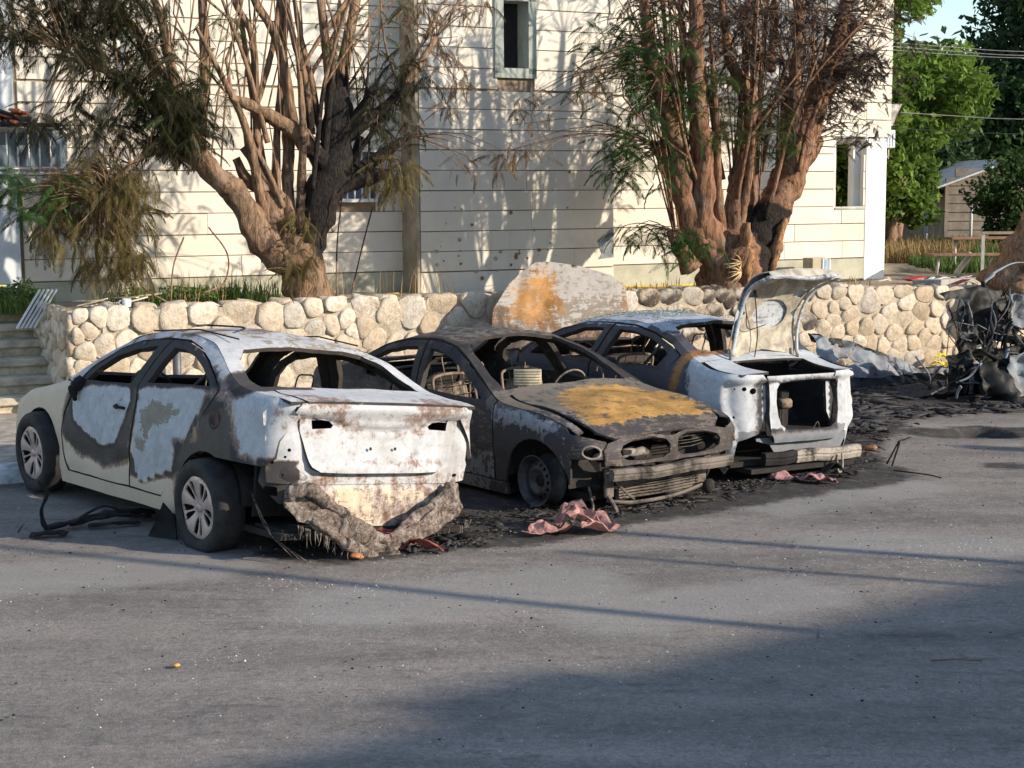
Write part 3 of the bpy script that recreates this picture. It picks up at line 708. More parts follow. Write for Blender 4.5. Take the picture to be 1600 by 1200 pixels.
class Car:
    def __init__(s, name, label, pose, W, belt, zedge, crown, xr, xf, t1=0.42, t2=0.45, Rr=0.26, Rcr=0.18, Rf=0.35, Rcf=0.22, mat=None, paint=None, dent=0.006, seed=0.0, group=None, inner=None):
        s.root = thing(name, label, 'car', (pose[0], pose[1], 0), pose[3], group)
        s.Wf = crv(W); s.belt = crv(belt); s.ze = crv(zedge); s.cr = crv(crown); s.xr = crv(xr); s.xf = crv(xf)
        s.xr0 = min(p[1] for p in xr); s.xf0 = max(p[1] for p in xf); s.Rr, s.Rcr, s.Rf, s.Rcf = Rr, Rcr, Rf, Rcf
        s.u0 = s.xr0 + Rr; s.u1 = s.xf0 - Rf; s.Lr = (Rr + Rcr) / 2 * 1.571; s.Lf = (Rf + Rcf) / 2 * 1.571
        s.trim = None; s.t1, s.t2 = t1, t2; s.mat = mat; s.paint = paint; s.dent = dent; s.seed = seed; s.inner = inner or M_in
        cr_, sr_ = math.cos(pose[4]), math.sin(pose[4]); cp, sp = math.cos(pose[5]), math.sin(pose[5])
        s.R = np.array([[cp, 0, sp], [0, 1, 0], [-sp, 0, cp]]) @ np.array([[1, 0, 0], [0, cr_, -sr_], [0, sr_, cr_]]); s.z0 = pose[2]
    def xform(s, V):
        V = np.array(V, float)
        if s.trim: x = V[:, 0]; V[:, 0] = np.where(x < -.35, -.35 + (x + .35) * s.trim[0], np.where(x > 3.0, 3.0 + (x - 3.0) * s.trim[1], x))
        return V @ s.R.T + np.array([0, 0, s.z0])
    def Ys(s, x, z):
        wx = s.Wf(x); zb = s.belt(x); zc = 0.62
        g = lambda q: 1 - 0.055 * ((zc - q) / 0.42) ** 2 if q < zc else 1 - 0.035 * ((q - zc) / 0.4) ** 2
        if z <= zb: y = wx * g(z) - 0.010 * math.exp(-((z - 0.47) / 0.07) ** 2)
        else: q = z - zb; y = wx * g(zb) - q * s.t1 - q * q * s.t2
        dz = s.ze(x) - z
        if dz < 0.07: y -= 0.035 * (1 - max(dz, 0) / 0.07) ** 2
        return y
    def S(s, sg):
        def f(u, z):
            if u < s.u0:
                q = (s.u0 - u) / s.Lr; y0 = s.Ys(s.u0, z); xr = s.xr(z)
                if q < 1: a = q * math.pi / 2; return (s.u0 + (xr - s.u0) * math.sin(a), sg * (y0 - s.Rcr * (1 - math.cos(a))), z)
                y = y0 - s.Rcr - (s.u0 - u - s.Lr); return (xr - 0.02 * (1 - (y / (y0 - s.Rcr)) ** 2), sg * y, z)
            if u > s.u1:
                q = (u - s.u1) / s.Lf; y0 = s.Ys(s.u1, z); xf = s.xf(z)
                if q < 1: a = q * math.pi / 2; return (s.u1 + (xf - s.u1) * math.sin(a), sg * (y0 - s.Rcf * (1 - math.cos(a))), z)
                y = y0 - s.Rcf - (u - s.u1 - s.Lf); return (xf, sg * y, z)
            return (u, sg * s.Ys(u, z), z)
        return f
    def T(s, dz=0.0):
        def f(x, v):     # v: lateral, +-0.6 = edge
            ye = s.Ys(x, s.ze(x)); q = v / 0.6; return (x, ye * q, s.ze(x) + s.cr(x) * (1 - q * q) + dz)
        return f
    def Rm(s, off=0.0, band=None):
        def f(y, z):
            x = s.xr(z) - 0.02 * (1 - (y / 0.66) ** 2) + off
            if band: zb = band(abs(y)); x += 0.04 * float(sst(zb - z, -0.002, 0.010)) - .012 * float(sst(zb - z, .02, .10))
            return (x, y, z)
        return f
    def Fm(s, off=0.0):
        def f(y, z):
            W_ = s.Wf(s.u1); e = abs(y) - (W_ - s.Rcf); x = s.xf(z) + off + 0.04 * (1 - (y / W_) ** 2) * 0.8 - 0.03
            if e > 0: x -= (s.xf(z) - s.u1) * (1 - math.sqrt(max(0, 1 - (e / s.Rcf) ** 2)))
            return (x, y, z)
        return f
    def panel(s, outline, holes, fmap, res=0.05, thick=0.02, center=(1.2, 0, 0.5), amp=None):
        amp = s.dent if amp is None else amp
        def de(V):
            k = vnoise(V, 3.0, s.seed + 1) * amp * 1.6 + vnoise(V, 9.0, s.seed) * amp * 0.6
            V = V.copy(); r_ = V - np.array(center); r_ /= np.linalg.norm(r_, axis=1)[:, None] + 1e-6
            return V + r_ * k[:, None]
        V, F, sm, mi = panel_mesh(outline, holes, fmap, res, thick, de if amp else None)
        # orient outward
        F0 = np.array([f for f, m_ in zip(F, mi) if m_ == 0][:400]); nn = np.cross(V[F0[:, 1]] - V[F0[:, 0]], V[F0[:, 2]] - V[F0[:, 0]])
        if (nn * (V[F0[:, 0]] - np.array(center))).sum() < 0:
            V, F, sm, mi = panel_mesh([(p[0], p[1]) for p in outline], holes, fmap, res, -thick, de if amp else None); F = [tuple(f[::-1]) for f in F]
        return V, F, sm, mi
    def part(s, name, panels, mats=None, parent=None, label=None):
        V = np.concatenate([p[0] for p in panels]); F = []; sm = []; mi = []; o_ = 0
        for p in panels: F += [tuple(i + o_ for i in f) for f in p[1]]; sm += list(p[2]); mi += list(p[3]); o_ += len(p[0])
        at = {k: v for k, v in s.paint(V).items()} if s.paint else None
        ob = add(name, s.xform(V), F, mats or [s.mat, s.inner], parent or s.root, smooth=sm, midx=mi, attrs=at)
        if label: ob['label'] = label
        return ob
    def mb(s, name, m, mat, parent=None, smooth=True, body=True):
        V = m.arr(); return add(name, s.xform(V) if body else V, m.f, mat, parent or s.root, smooth=smooth, midx=m.mi, attrs=s.paint(V) if (s.paint and mat is s.mat) else None)

def lathe(prof, n=36, a0=0):
    V = [(r * math.cos(2 * math.pi * k / n), w_, r * math.sin(2 * math.pi * k / n)) for r, w_ in prof for k in range(n)]
    F = [(i * n + k, (i + 1) * n + k, (i + 1) * n + (k + 1) % n, i * n + (k + 1) % n) for i in range(len(prof) - 1) for k in range(n)]
    return np.array(V), F
def wheel(car, x, y, z, sg, style, body=False):
    """style: 'cap' flat tyre with five spoke cover, 'steel' bare rim; sg=+1 left side"""
    w_ = thing_part('wheel', car.root)
    def place(V):
        V = np.asarray(V).copy(); V[:, 1] *= sg; return V + np.array([x, y, z])
    def flip(F): return [f[::-1] for f in F] if sg < 0 else F
    Rt = 0.325
    if style == 'cap':
        V, F = lathe([(0.215, -0.09), (0.235, -0.10), (0.27, -0.112), (0.30, -0.108), (0.318, -0.085), (Rt, -0.04), (Rt, 0.0), (Rt, 0.04), (0.318, 0.075), (0.305, 0.092), (0.27, 0.103), (0.235, 0.098), (0.215, 0.085)], 60)
        k = np.arange(len(V)) % 60; tread = (np.abs(V[:, 1]) < 0.06); V[tread] *= np.where(k[tread] % 3 == 0, 0.988, 1.0)[:, None] ** [1, 0, 1]
        fl = -z + 0.0; low = V[:, 2] < fl + 0.03
        V[:, 2] = np.where(V[:, 2] < fl, fl, V[:, 2]); V[low, 1] *= 1.18
        t_ = add('tyre', place(V), flip(F), M_tyre, w_)
        V, F = lathe([(0.215, 0.08), (0.20, 0.05), (0.195, -0.08), (0.03, -0.08)], 40); add('rim', place(V), flip(F), M_in_dark, w_)
        holes = []
        for i in range(5):
            for sgn in (-1, 1):
                a = 90 + 72 * i + 36; am = a + sgn * 11.5; h_ = []
                for r_, da in ((0.062, 2), (0.09, -8), (0.15, -9.0), (0.185, -7), (0.190, 0), (0.182, 7), (0.15, 8.5), (0.09, 9)):
                    q = rad(am + da * sgn); h_.append((r_ * math.cos(q), r_ * math.sin(q)))
                holes.append(h_)
        def dish(a_, b_):
            r_ = math.hypot(a_, b_); t = math.degrees(math.atan2(b_, a_)); ph = abs(((t - 90) % 72) - 36) / 36
            return (a_, 0.085 - 0.02 * math.cos(min(r_ / 0.2, 1) * math.pi * 0.5) + 0.012 * ph * sst(r_, 0.03, 0.12) - 0.5 * max(0, r_ - 0.195), b_)
        V, F, sm, mi = panel_mesh(arc(0, 0, 0.212, 0, 350, 36), holes, dish, 0.022, -0.012)
        ob = add('wheel_cover', place(V), [f[::-1] for f in flip(F)], M_hub, w_, smooth=sm)
        V, F = lathe([(0.0, 0.082), (0.022, 0.082), (0.03, 0.076), (0.033, 0.066)], 16); add('hub_cap', place(V), flip(F), M_hub, w_)
    else:
        V, F = lathe([(0.19, -0.085), (0.195, -0.075), (0.178, -0.065), (0.165, -0.03), (0.158, 0.02), (0.168, 0.045), (0.178, 0.058), (0.195, 0.068), (0.198, 0.078), (0.190, 0.079), (0.180, 0.066), (0.165, 0.052), (0.152, 0.022), (0.150, -0.03), (0.17, -0.075)], 44); add('rim', place(V), flip(F), M_steel, w_)
        holes = [[(0.122 * math.cos(q) + 0.0125 * math.cos(q + e) * 0.9, 0.122 * math.sin(q) + 0.0125 * math.sin(q + e)) for e in np.linspace(0, 2 * math.pi, 9)[:-1]] for q in np.linspace(0, 2 * math.pi, 15)[:-1]] + [arc(0, 0, 0.030, 0, 330, 12)]
        def dish(a_, b_):
            r_ = math.hypot(a_, b_); return (a_, 0.012 + 0.035 * float(sst(r_, 0.062, 0.085)) * (1 - float(sst(r_, 0.10, 0.15)) * 0.9), b_)
        V, F, sm, mi = panel_mesh(arc(0, 0, 0.154, 0, 350, 36), holes, dish, 0.018, -0.006); add('rim_disc', place(V), [f[::-1] for f in flip(F)], M_steel, w_, smooth=sm)
        V, F = lathe([(0.0, 0.02), (0.045, 0.02), (0.05, -0.02), (0.12, -0.03), (0.12, -0.06), (0, -0.06)], 24); add('brake_drum', place(V), flip(F), M_in_dark, w_)
    return w_
def thing_part(name, parent):
    o = bpy.data.objects.new(name, None); COL.objects.link(o); o.parent = parent; o.empty_display_size = 0.1; return o

def seat(car, x, y, w_=0.42, rear=False, z=0.30, tilt=0.28):
    se = thing_part('seat', car.root); R_ = 0.011
    def tb(m, P, r=R_): m.tube(P, r, 6)
    m = MB(); h = 0.56
    bx = lambda t: x - 0.02 - t * math.sin(tilt); bz = lambda t: z + 0.05 + t * math.cos(tilt)
    yl, yr = y - w_ / 2, y + w_ / 2
    tb(m, smooth_path([(bx(0), yl, bz(0)), (bx(h * .8), yl, bz(h * .8)), (bx(h), yl + .06, bz(h)), (bx(h), yr - .06, bz(h)), (bx(h * .8), yr, bz(h * .8)), (bx(0), yr, bz(0))], 4), 0.014)
    for t in np.linspace(0.08, h - .08, 6): tb(m, [(bx(t), yl, bz(t)), (bx(t) + .02, y, bz(t) - .01), (bx(t), yr, bz(t))], 0.004)
    for q in (-.28, 0, .28): tb(m, [(bx(.03), y + q * w_, bz(.03)), (bx(h), y + q * w_, bz(h))], 0.004)
    if not rear: tb(m, smooth_path([(bx(h), y - .07, bz(h)), (bx(h + .16), y - .07, bz(h + .16)), (bx(h + .18), y, bz(h + .18)), (bx(h + .16), y + .07, bz(h + .16)), (bx(h), y + .07, bz(h))], 4), 0.007)
    V = car.xform(m.arr()); add('backrest_frame', V, m.f, M_frame, se)
    m = MB(); m.box((x - .02, yl, z - .06), (x + .45, yr, z + .0), bev=.02)
    for k in range(5): tb(m, [(x + .05 + k * .09, yl + .02, z + .03), (x + .05 + k * .09, y, z + .05), (x + .05 + k * .09, yr - .02, z + .03)], .005)
    V = car.xform(m.arr()); add('seat_pan', V, m.f, M_frame, se, smooth=False)
    if not rear:
        V, F, sm, mi = panel_mesh([(-w_ / 2 + .04, .10), (w_ / 2 - .04, .10), (w_ / 2 - .05, .45), (.10, .5), (-.12, .47), (-w_ / 2 + .05, .38)], [arc(0.05, 0.3, .05, 0, 320, 9)], lambda a_, b_: (bx(b_) - .03 + .02 * math.sin(a_ * 17 + x), y + a_, bz(b_)), .05, .006)
        add('back_plate', car.xform(V), F, M_frame, se, smooth=sm)
def cabin(car, x_back, x_fire, wd=0.74, zf=0.24, ztop=0.86, wheel_side=1):
    r_ = car.root; m = MB(); m.box((x_back - .9, -wd, zf - .04), (x_fire + .1, wd, zf)); m.box((x_back, -.14, zf), (x_fire, .14, zf + .14), bev=.03); car.mb('floor_pan', m, M_in_dark, smooth=False)
    m = MB(); m.box((x_fire - .03, -wd, zf), (x_fire, wd, ztop - .02)); car.mb('firewall', m, M_in_dark, smooth=False)
    m = MB(); P = [(x_fire - .28, y, ztop - .06 - .03 * (y / wd) ** 2) for y in np.linspace(-wd, wd, 7)]; m.tube(P, 0.035, 8)
    for y in (-.5, -.15, .15, .5): m.tube([(x_fire - .28, y, ztop - .06), (x_fire - .1, y, zf + .15)], .015, 6)
    m.box((x_fire - .25, -wd, ztop - .10), (x_fire - .02, wd, ztop - .03), bev=.02)
    car.mb('dashboard_frame', m, M_in)
    m = MB(); c = np.array([x_fire - .48, wheel_side * .36, ztop - .02]); T = np.linspace(0, 2 * math.pi, 25)
    P = np.array([c + np.array([0.42 * math.cos(t) * .18 * 0.9, math.sin(t) * .18, math.cos(t) * .165]) for t in T]); m.tube(P, .009, 6, cap=False)
    m.tube([c, c + np.array([.32, 0, -.12])], .018, 6)
    for t in (1.57, 4.71, 3.14): m.tube([c + np.array([.015, 0, 0]), c + np.array([0.42 * math.cos(t) * .18 * 0.9, math.sin(t) * .18, math.cos(t) * .165])], .007, 5)
    car.mb('steering_wheel', m, M_frame)
def liner(car, x, sg, z, r=0.36, w_=0.34, y0=0.80):
    m = MB(); T = np.linspace(0.12, math.pi - 0.12, 14); V = []
    for t in T:
        for yy in (y0, y0 - w_): V.append((x + math.cos(t) * r, sg * yy, z + math.sin(t) * r))
    n_ = len(T); F = [(2 * i, 2 * i + 1, 2 * i + 3, 2 * i + 2) for i in range(n_ - 1)]
    V += [(x, sg * (y0 - w_), z)]; F += [(2 * i + 1, 2 * n_, 2 * i + 3) for i in range(n_ - 1)]
    m.put(V, F); car.mb('wheel_arch_liner', m, M_in_dark)

# ------------------------------------------------------------ car A: white saloon, rear towards us
mat1 = burnt_mat('burnt_white_saloon', (0.60, 0.485, 0.365), (0.49, 0.50, 0.525), (0.22, 0.195, 0.16), (0.30, 0.12, 0.045), amp=0.95, seed=3)
def paint1(V):
    n_ = len(V); x, y, z = V[:, 0], V[:, 1], V[:, 2]; P = np.stack([x, z], 1); side = y > 0.3; rearf = x < -0.60
    ash = np.zeros(n_); so = np.zeros(n_); ru = np.zeros(n_); pr = np.zeros(n_)
    fd = sreg(P, [(2.12, .96), (1.20, 1.06), (1.17, .92), (1.22, .77), (1.33, .58), (1.57, .54), (1.86, .62), (2.08, .69), (2.15, .81)], .10)
    rd = sreg(P, [(1.09, 1.05), (0.0, 1.13), (.2, .91), (.36, .68), (.50, .50), (.77, .43), (.92, .37), (1.04, .42), (1.08, .59), (1.07, .82)], .06)
    up = sreg(P, [(2.3, .985), (2.12, .99), (1.2, 1.04), (0.1, 1.12), (-.02, 1.1), (.12, .92), (-.1, 1.0), (-.25, .96), (-.3, .60), (-1, .55), (-1.2, 1.6), (2.6, 1.6)], .08)
    ash = np.maximum(np.maximum(fd, rd), up); ash = np.where(rearf, 0.95 - 0.45 * sst(.62 - z, 0, .12), ash)
    s1 = sreg(P, [(2.20, .98), (1.14, 1.06), (1.14, .50), (1.3, .46), (1.5, .42), (1.98, .46), (2.24, .56), (2.26, .72)], .12) * (1 - sst(fd, .45, .9))
    s2 = np.maximum(sreg(P, [(1.12, 1.10), (-.05, 1.16), (.13, .91), (.30, .68), (.46, .47), (.9, .36), (1.12, .40)], .05) * (1 - sst(rd, .35, .7)) * .85, 0)
    s3 = sreg(P, [(.10, 1.02), (-.13, 1.04), (-.26, .82), (-.36, .66), (.02, .60), (.16, .70), (.17, .88)], .26) * 1.1
    s4 = sreg(P, [(.02, 1.30), (-.20, 1.26), (-.36, 1.13), (-.22, 1.07), (-.03, 1.18)], .14) * (y > .3) * 1.2
    s5 = sreg(P, [(.48, .72), (.1, .78), (-.3, .72), (-.9, .68), (-.9, .2), (.44, .2)], .10) * .75 * side * (x > -.62)
    s6 = np.clip(1 - np.abs(x - 1.13 - .13 * (1.03 - z) * (z > 1.03)) / .06, 0, 1) * (z > .5) * .8 * side
    fr = sreg(P, [(2.12, .97), (1.2, 1.02), (.1, 1.1), (-.04, 1.09), (.1, 1.20), (.3, 1.28), (.5, 1.35), (.75, 1.395), (1.1, 1.395), (1.45, 1.355), (1.7, 1.28), (1.98, 1.13)], .03)
    so = np.maximum.reduce([s1, s2, s3, s4, s5, s6, fr * .85 * (np.abs(y) < .86)])
    so = np.where(rearf, .17 + .16 * (z < .62) + .12 * ((z > .93) & (z < 1.03)) + .14 * np.exp(-((np.abs(z - .80) - .10) / .03) ** 2) * (np.abs(y) < .5) + .30 * np.exp(-((y + .45) / .3) ** 2 - ((z - 1.07) / .06) ** 2) + .26 * np.exp(-((y - .5) / .25) ** 2 - ((z - 1.09) / .05) ** 2) + .55 * ((y > .62) & (z < .72)) + .35 * ((y > .70) & (z < .60)), so)
    top = (z > 1.36) | ((x < 1.8) & (x > -.35) & (z > 1.2) & (np.abs(y) < .6))
    so = np.where(top & (np.abs(y) < .62), .22 + .30 * np.exp(-((x - .9) / .12) ** 2) + .2 * np.exp(-((x - 1.6) / .2) ** 2), so)
    ash = np.where(top, .70, ash); pr = np.where(top, .46, 0)
    p1 = np.maximum(sreg(P, [(1.03, .87), (.85, .97), (.41, .94), (.49, .85), (.80, .78), (.85, .62), (.95, .66)], .12), sreg(P, [(1.05, .69), (.85, .68), (.89, .58), (1.03, .60)], .10))
    pr = np.where(side & (x > .2) & (x < 1.1), p1 * .85, pr); pr = np.where(side & (x > 1.2) & (x < 2.1), .5 * sreg(P, [(1.5, .95), (1.3, .95), (1.25, .82), (1.42, .82)], .1), pr)
    pr = np.where(rearf, .30 + .10 * (z < .6), pr); ru = np.clip(s1 * .42 + .40 * s2, 0, 1) * side + .18 * rearf * (z < .66) + .25 * top
    return dict(ash=ash, soot=so, rust=ru, prim=pr)
c1 = Car('burnt_saloon', 'burnt white saloon nearest the camera, its rear towards us and alloy look wheels still on', (-1.404, 10.567, -0.14, rad(130.3), 0.115, 0.012),
         W=[(-.9, .815), (-.5, .86), (0, .885), (.8, .89), (2, .89), (2.7, .885), (3.2, .86), (3.6, .80)],
         belt=[(-.9, 1.08), (-.2, 1.10), (.1, 1.105), (.6, 1.07), (1.2, 1.03), (2.05, .97), (2.4, .95), (3.6, .8)],
         zedge=[(-.86, 1.085), (-.7, 1.105), (-.4, 1.12), (-.2, 1.145), (.0, 1.215), (.22, 1.32), (.45, 1.395), (.8, 1.435), (1.13, 1.44), (1.5, 1.40), (1.85, 1.28), (2.15, 1.12), (2.38, .985), (2.6, .935), (3.0, .86), (3.3, .76), (3.5, .62), (3.6, .5)],
         crown=[(-.9, .01), (-.35, .02), (0, .035), (.5, .05), (1.3, .055), (1.8, .05), (2.2, .04), (2.4, .03), (3, .05), (3.6, .02)],
         xr=[(1.13, -.78), (1.085, -.83), (1.055, -.855), (1.02, -.835), (.97, -.80), (.90, -.79), (.8, -.80), (.70, -.83), (.64, -.845), (.60, -.83), (.55, -.79), (.2, -.76)],
         xf=[(.2, 3.5), (.45, 3.55), (.6, 3.5), (.75, 3.38), (.9, 3.1)], mat=mat1, paint=paint1, seed=1.3, dent=.005, group='burnt cars parked along the wall')
c1.trim = (.84, .78)
FD = [(2.13, .315), (2.245, .45), (2.255, .6), (2.22, .75), (2.15, .9), (2.10, .975), (2.02, 1.06), (1.90, 1.155), (1.70, 1.26), (1.45, 1.34), (1.2, 1.378), (1.0, 1.385), (1.06, 1.2), (1.125, 1.03), (1.10, .9), (1.13, .5), (1.145, .315)]
FDh = [(1.97, 1.02), (1.86, 1.12), (1.68, 1.212), (1.45, 1.285), (1.20, 1.325), (1.13, 1.33), (1.17, 1.2), (1.235, 1.05), (1.6, 1.03)]
RD = [(1.125, .315), (1.11, .5), (1.082, .9), (1.108, 1.03), (1.04, 1.2), (.98, 1.385), (.75, 1.385), (.5, 1.342), (.3, 1.27), (.12, 1.18), (-.01, 1.105), (.154, .885), (.30, .70), (.48, .5), (.631, .315)]
RDh = [(1.0, 1.075), (.93, 1.2), (.87, 1.33), (.72, 1.33), (.5, 1.287), (.32, 1.225), (.17, 1.155), (.12, 1.115), (.5, 1.10)]
def uniside1(sg):
    u = c1.u0 - c1.Lr
    O = ([(.44, .205), (2.30, .205), (2.30, .30), (2.13, .302), (1.14, .302), (.645, .302), (.49, .49), (.31, .69), (.162, .875), (-.028, 1.10), (.11, 1.192), (.29, 1.283), (.5, 1.355), (.75, 1.40), (1.1, 1.402), (1.45, 1.356), (1.7, 1.277), (1.91, 1.17), (2.03, 1.075), (2.11, .985)]
         + [(2.33, .985 + .02)] + [(x, c1.ze(x)) for x in np.linspace(2.3, -.55, 40)] + [(c1.u0 - .1, 1.11), (c1.u0 - .25, 1.085), (u + .02, 1.08), (u - .03, 1.03), (u + .01, .98)]
         + [(c1.u0 - .20, .83), (c1.u0 - .17, .72), (c1.u0 - .05, .66), (-.34, .66)] + arc(.04, .30, .385, 110, 10, 14) + [(.43, .28)])
    return c1.panel(O, [], c1.S(sg), .045, .03)
sh_ = [(-.335, .484), (-.5, .512), (-.80, .515), (-.835, .515), (-.835, .6), (-.335, .6)]
for sg in (1, -1): c1.part('body_side', [uniside1(sg), c1.panel([(a_, sg * b_) for a_, b_ in sh_], [], c1.T(), .05, .02, amp=.005)])
for sg in (1, -1):
    d_ = c1.part('front_door', [c1.panel(FD, [FDh], c1.S(sg), .04, .045, amp=.010)])
    if sg > 0:
        m = MB(); m.tube(smooth_path([(1.25, .865, .862), (1.28, .905, .868), (1.36, .905, .868), (1.40, .868, .862)]), .011, 6, rough=.3); m.box((1.36, .86, .845), (1.41, .885, .885), bev=.008); c1.mb('door_handle', m, M_black, d_)
        m = MB(); m.tube(smooth_path([(2.04, .83, .99), (2.02, .88, 1.0), (2.05, .91, .93), (2.03, .90, .85)]), [.04, .045, .05, .05, .045, .05, .045, .05, .04, .045, .03, .04, .035, .03, .035, .025, .02, .02, .01][:19], 8, rough=.5, seed=2, freq=12); c1.mb('melted_mirror', m, M_black, d_)
    d_ = c1.part('rear_door', [c1.panel(RD, [RDh], c1.S(sg), .04, .045, amp=.009)])
    m = MB(); m.tube([(.36, sg * c1.Ys(.36, 1.09) - sg * .02, 1.09), (.22, sg * c1.Ys(.22, 1.22) - sg * .02, 1.225)], .012, 6); c1.mb('window_divider', m, M_in, d_)
    lipb = [(2.16, .30), (2.31, .30), (2.31, .36)] + arc(2.68, .37, .375, 178, 8, 15) + [(3.06, .30), (c1.u1 + .2, .30), (c1.u1 + .28, .5), (c1.u1 + .22, .66)]
    fe = lipb + [(x, c1.ze(x)) for x in np.linspace(3.32, 2.36, 12)] + [(2.12, .985), (2.17, .9), (2.24, .75), (2.27, .6), (2.262, .45)]
    st = [(2.33, .6), (3.2, .6), (3.25, .5), (2.33, .53)]
    c1.part('front_fender', [c1.panel(fe, [], c1.S(sg), .045, .02, amp=.003), c1.panel([(a_, b_ * sg) for a_, b_ in st], [], c1.T(), .08, .015, amp=0)])
    liner(c1, 2.68, sg, .37, .37); liner(c1, .04, sg, .32, .38)
# roof with window openings, deck, boot lid, rear
rw = [(-.24, .50), (-.10, .52), (.15, .50), (.285, .44), (.30, .3), (.30, -.3), (.285, -.44), (.15, -.50), (-.10, -.52), (-.24, -.50), (-.27, -.3), (-.28, 0), (-.27, .3)]
ws = [(2.25, .5), (2.1, .52), (1.85, .52), (1.72, .46), (1.70, 0), (1.72, -.46), (1.85, -.52), (2.1, -.52), (2.25, -.5), (2.29, 0)]
ro = c1.part('roof', [c1.panel([(-.33, -.6), (2.36, -.6), (2.36, .6), (-.33, .6)], [rw, ws], c1.T(), .055, .03, amp=.012)])
m = MB()
for yy in (.50, -.50): m.tube([(.35, yy, 1.435), (.9, yy * 1.02, 1.475), (1.6, yy, 1.43)], .006, 5)
m.tube(smooth_path([(1.5, .2, 1.49), (1.2, .3, 1.503), (.9, .15, 1.51), (.62, .33, 1.495)]), .007, 5, rough=.6, freq=9); c1.mb('roof_trim_strip', m, M_black, ro)
c1.part('hood', [c1.panel([(2.38, -.52), (3.2, -.48), (3.34, -.35), (3.38, 0), (3.34, .35), (3.2, .48), (2.38, .52)], [], c1.T(.004), .08, .015, amp=.003)])
c1.part('nose', [c1.panel([(-.80, .3), (.80, .3), (.80, .66), (.4, .72), (-.4, .72), (-.80, .66)], [], c1.Fm(), .08, .02, amp=0)])
bandf = crv([(0, .93), (.25, .935), (.34, .965), (.5, 1.0), (.62, 1.0), (.72, 1.01)])
lid_out = [(.66, 1.082), (.70, 1.05), (.71, 1.02), (.64, .985), (.635, .9), (.605, .82), (.58, .73), (.55, .67), (.49, .638), (.3, .63), (-.3, .63), (-.49, .638), (-.55, .67), (-.58, .73), (-.605, .82), (-.635, .9), (-.64, .985), (-.71, 1.02), (-.70, 1.05), (-.66, 1.082)]
def tri_h(sg): return [(sg * .555, .985), (sg * .42, .965), (sg * .385, .94), (sg * .40, .92), (sg * .545, .912)]
def lid_rear(y, z):
    X, Y_, Z_ = c1.Rm(-.012, bandf)(y, z)
    X += 0.016 * float(sst(abs(z - .79), .075, .06)) * float(sst(abs(y), .30, .27)); X += .010 * math.exp(-((z - .70) / .02) ** 2) + .006 * math.exp(-((math.hypot(y, (z - 1.005)) - .045) / .008) ** 2)      # number plate recess
    return (X, Y_, Z_)
lid = c1.part('boot_lid', [c1.panel(lid_out, [tri_h(1), tri_h(-1)], lid_rear, .022, .025, amp=.003), c1.panel([(-.345, -.475), (-.345, .475), (-.5, .505), (-.853, .505), (-.853, -.505), (-.5, -.50)], [], c1.T(.004), .05, .02, amp=.005)])
m = MB()
for q in ((-.10, .79), (.10, .79)): V, F = lathe([(0, .006), (.008, .006), (.012, 0)], 10); m.put(np.array([[c1.xr(.79) - .018 - v[1], q[0] + v[0], q[1] + v[2]] for v in V]), F)
c1.mb('plate_screw', m, M_in, lid)
rp = [(.84, 1.0), (.80, 1.06), (.70, 1.09), (-.70, 1.09), (-.80, 1.06), (-.84, 1.0), (-.83, .75), (-.80, .56), (-.62, .55), (.62, .55), (.80, .56), (.83, .75)]
lo_in = [(y * 1.0, z) for y, z in lid_out if z < 1.0]; hole_l = [(.60, .97), (.58, .82), (.54, .72), (.48, .66), (.3, .64), (-.3, .64), (-.48, .66), (-.54, .72), (-.58, .82), (-.60, .97)]
oct_ = lambda cx, cz, r_, rz=None: arc(cx, cz, r_, 0, 330, 9, rz)
def rp_map(y, z):
    e = max(0, abs(y) - .62); return (c1.xr(.8) + .035 + e * e * 2.4 + .02 * math.sin(z * 14) * (e > .02), y, z)
c1.part('rear_panel', [c1.panel(rp, [hole_l, rrect(.735, .775, .86, .945, .012), oct_(.70, .775, .012), oct_(.72, .73, .009), rrect(.66, .715, .59, .612, .01), rrect(-.69, -.635, .59, .612, .01), oct_(.79, .69, .012), rrect(-.775, -.735, .86, .945, .012)], rp_map, .03, .02, amp=.004)])
def val_map(y, z):
    b_ = .03 * (1 - sst(abs(((y * 7.2) % 1) - .5), .36, .46)) * float(sst(abs(z - .44), .10, .08)) * float(sst(abs(y), .52, .50)); return (-.755 - b_ * .7 + .10 * (.56 - z), y, z)
c1.part('rear_valance', [c1.panel([(.66, .56), (.64, .44), (.45, .36), (.2, .27), (-.2, .26), (-.38, .34), (-.62, .40), (-.68, .56)], [rrect(-.50, -.40, .36, .385, .01)], val_map, .025, .02, amp=.004)])
# reinforcement left of the rear wheel, hanging corner
def corner(u, z): X = c1.S(1)(u, z); return (X[0] + .05, X[1] - .06, X[2])
c1.part('rear_corner_bracket', [c1.panel([(c1.u0 - .02, .665), (c1.u0 - .3, .665), (c1.u0 - .40, .60), (c1.u0 - .38, .44), (c1.u0 - .2, .42), (c1.u0 + .02, .55)], [oct_(c1.u0 - .1, .6, .012), oct_(c1.u0 - .2, .61, .012), rrect(c1.u0 - .18, c1.u0 - .05, .47, .53, .01)], corner, .03, .012, amp=.01)])
V, F = lathe([(0, .0), (.045, .0), (.052, .006), (.062, .004), (.064, -.01)], 20); V = V[:, [0, 1, 2]] + [-.03, c1.Ys(-.03, .90) + .003, .90]; c1.mb('fuel_flap', (lambda m_: (m_.put(V, F), m_)[1])(MB()), inner_mat('fuel_flap_rust', (.12, .075, .055), .4))
m = MB(); m.box((-.75, -.7, .22), (-.35, .7, .26)); m.box((-.36, -.72, .3), (-.33, .72, .98)); m.box((-.34, -.70, 1.03), (.12, .70, 1.06)); c1.mb('rear_bulkhead', m, M_in_dark, smooth=False)
m = MB()
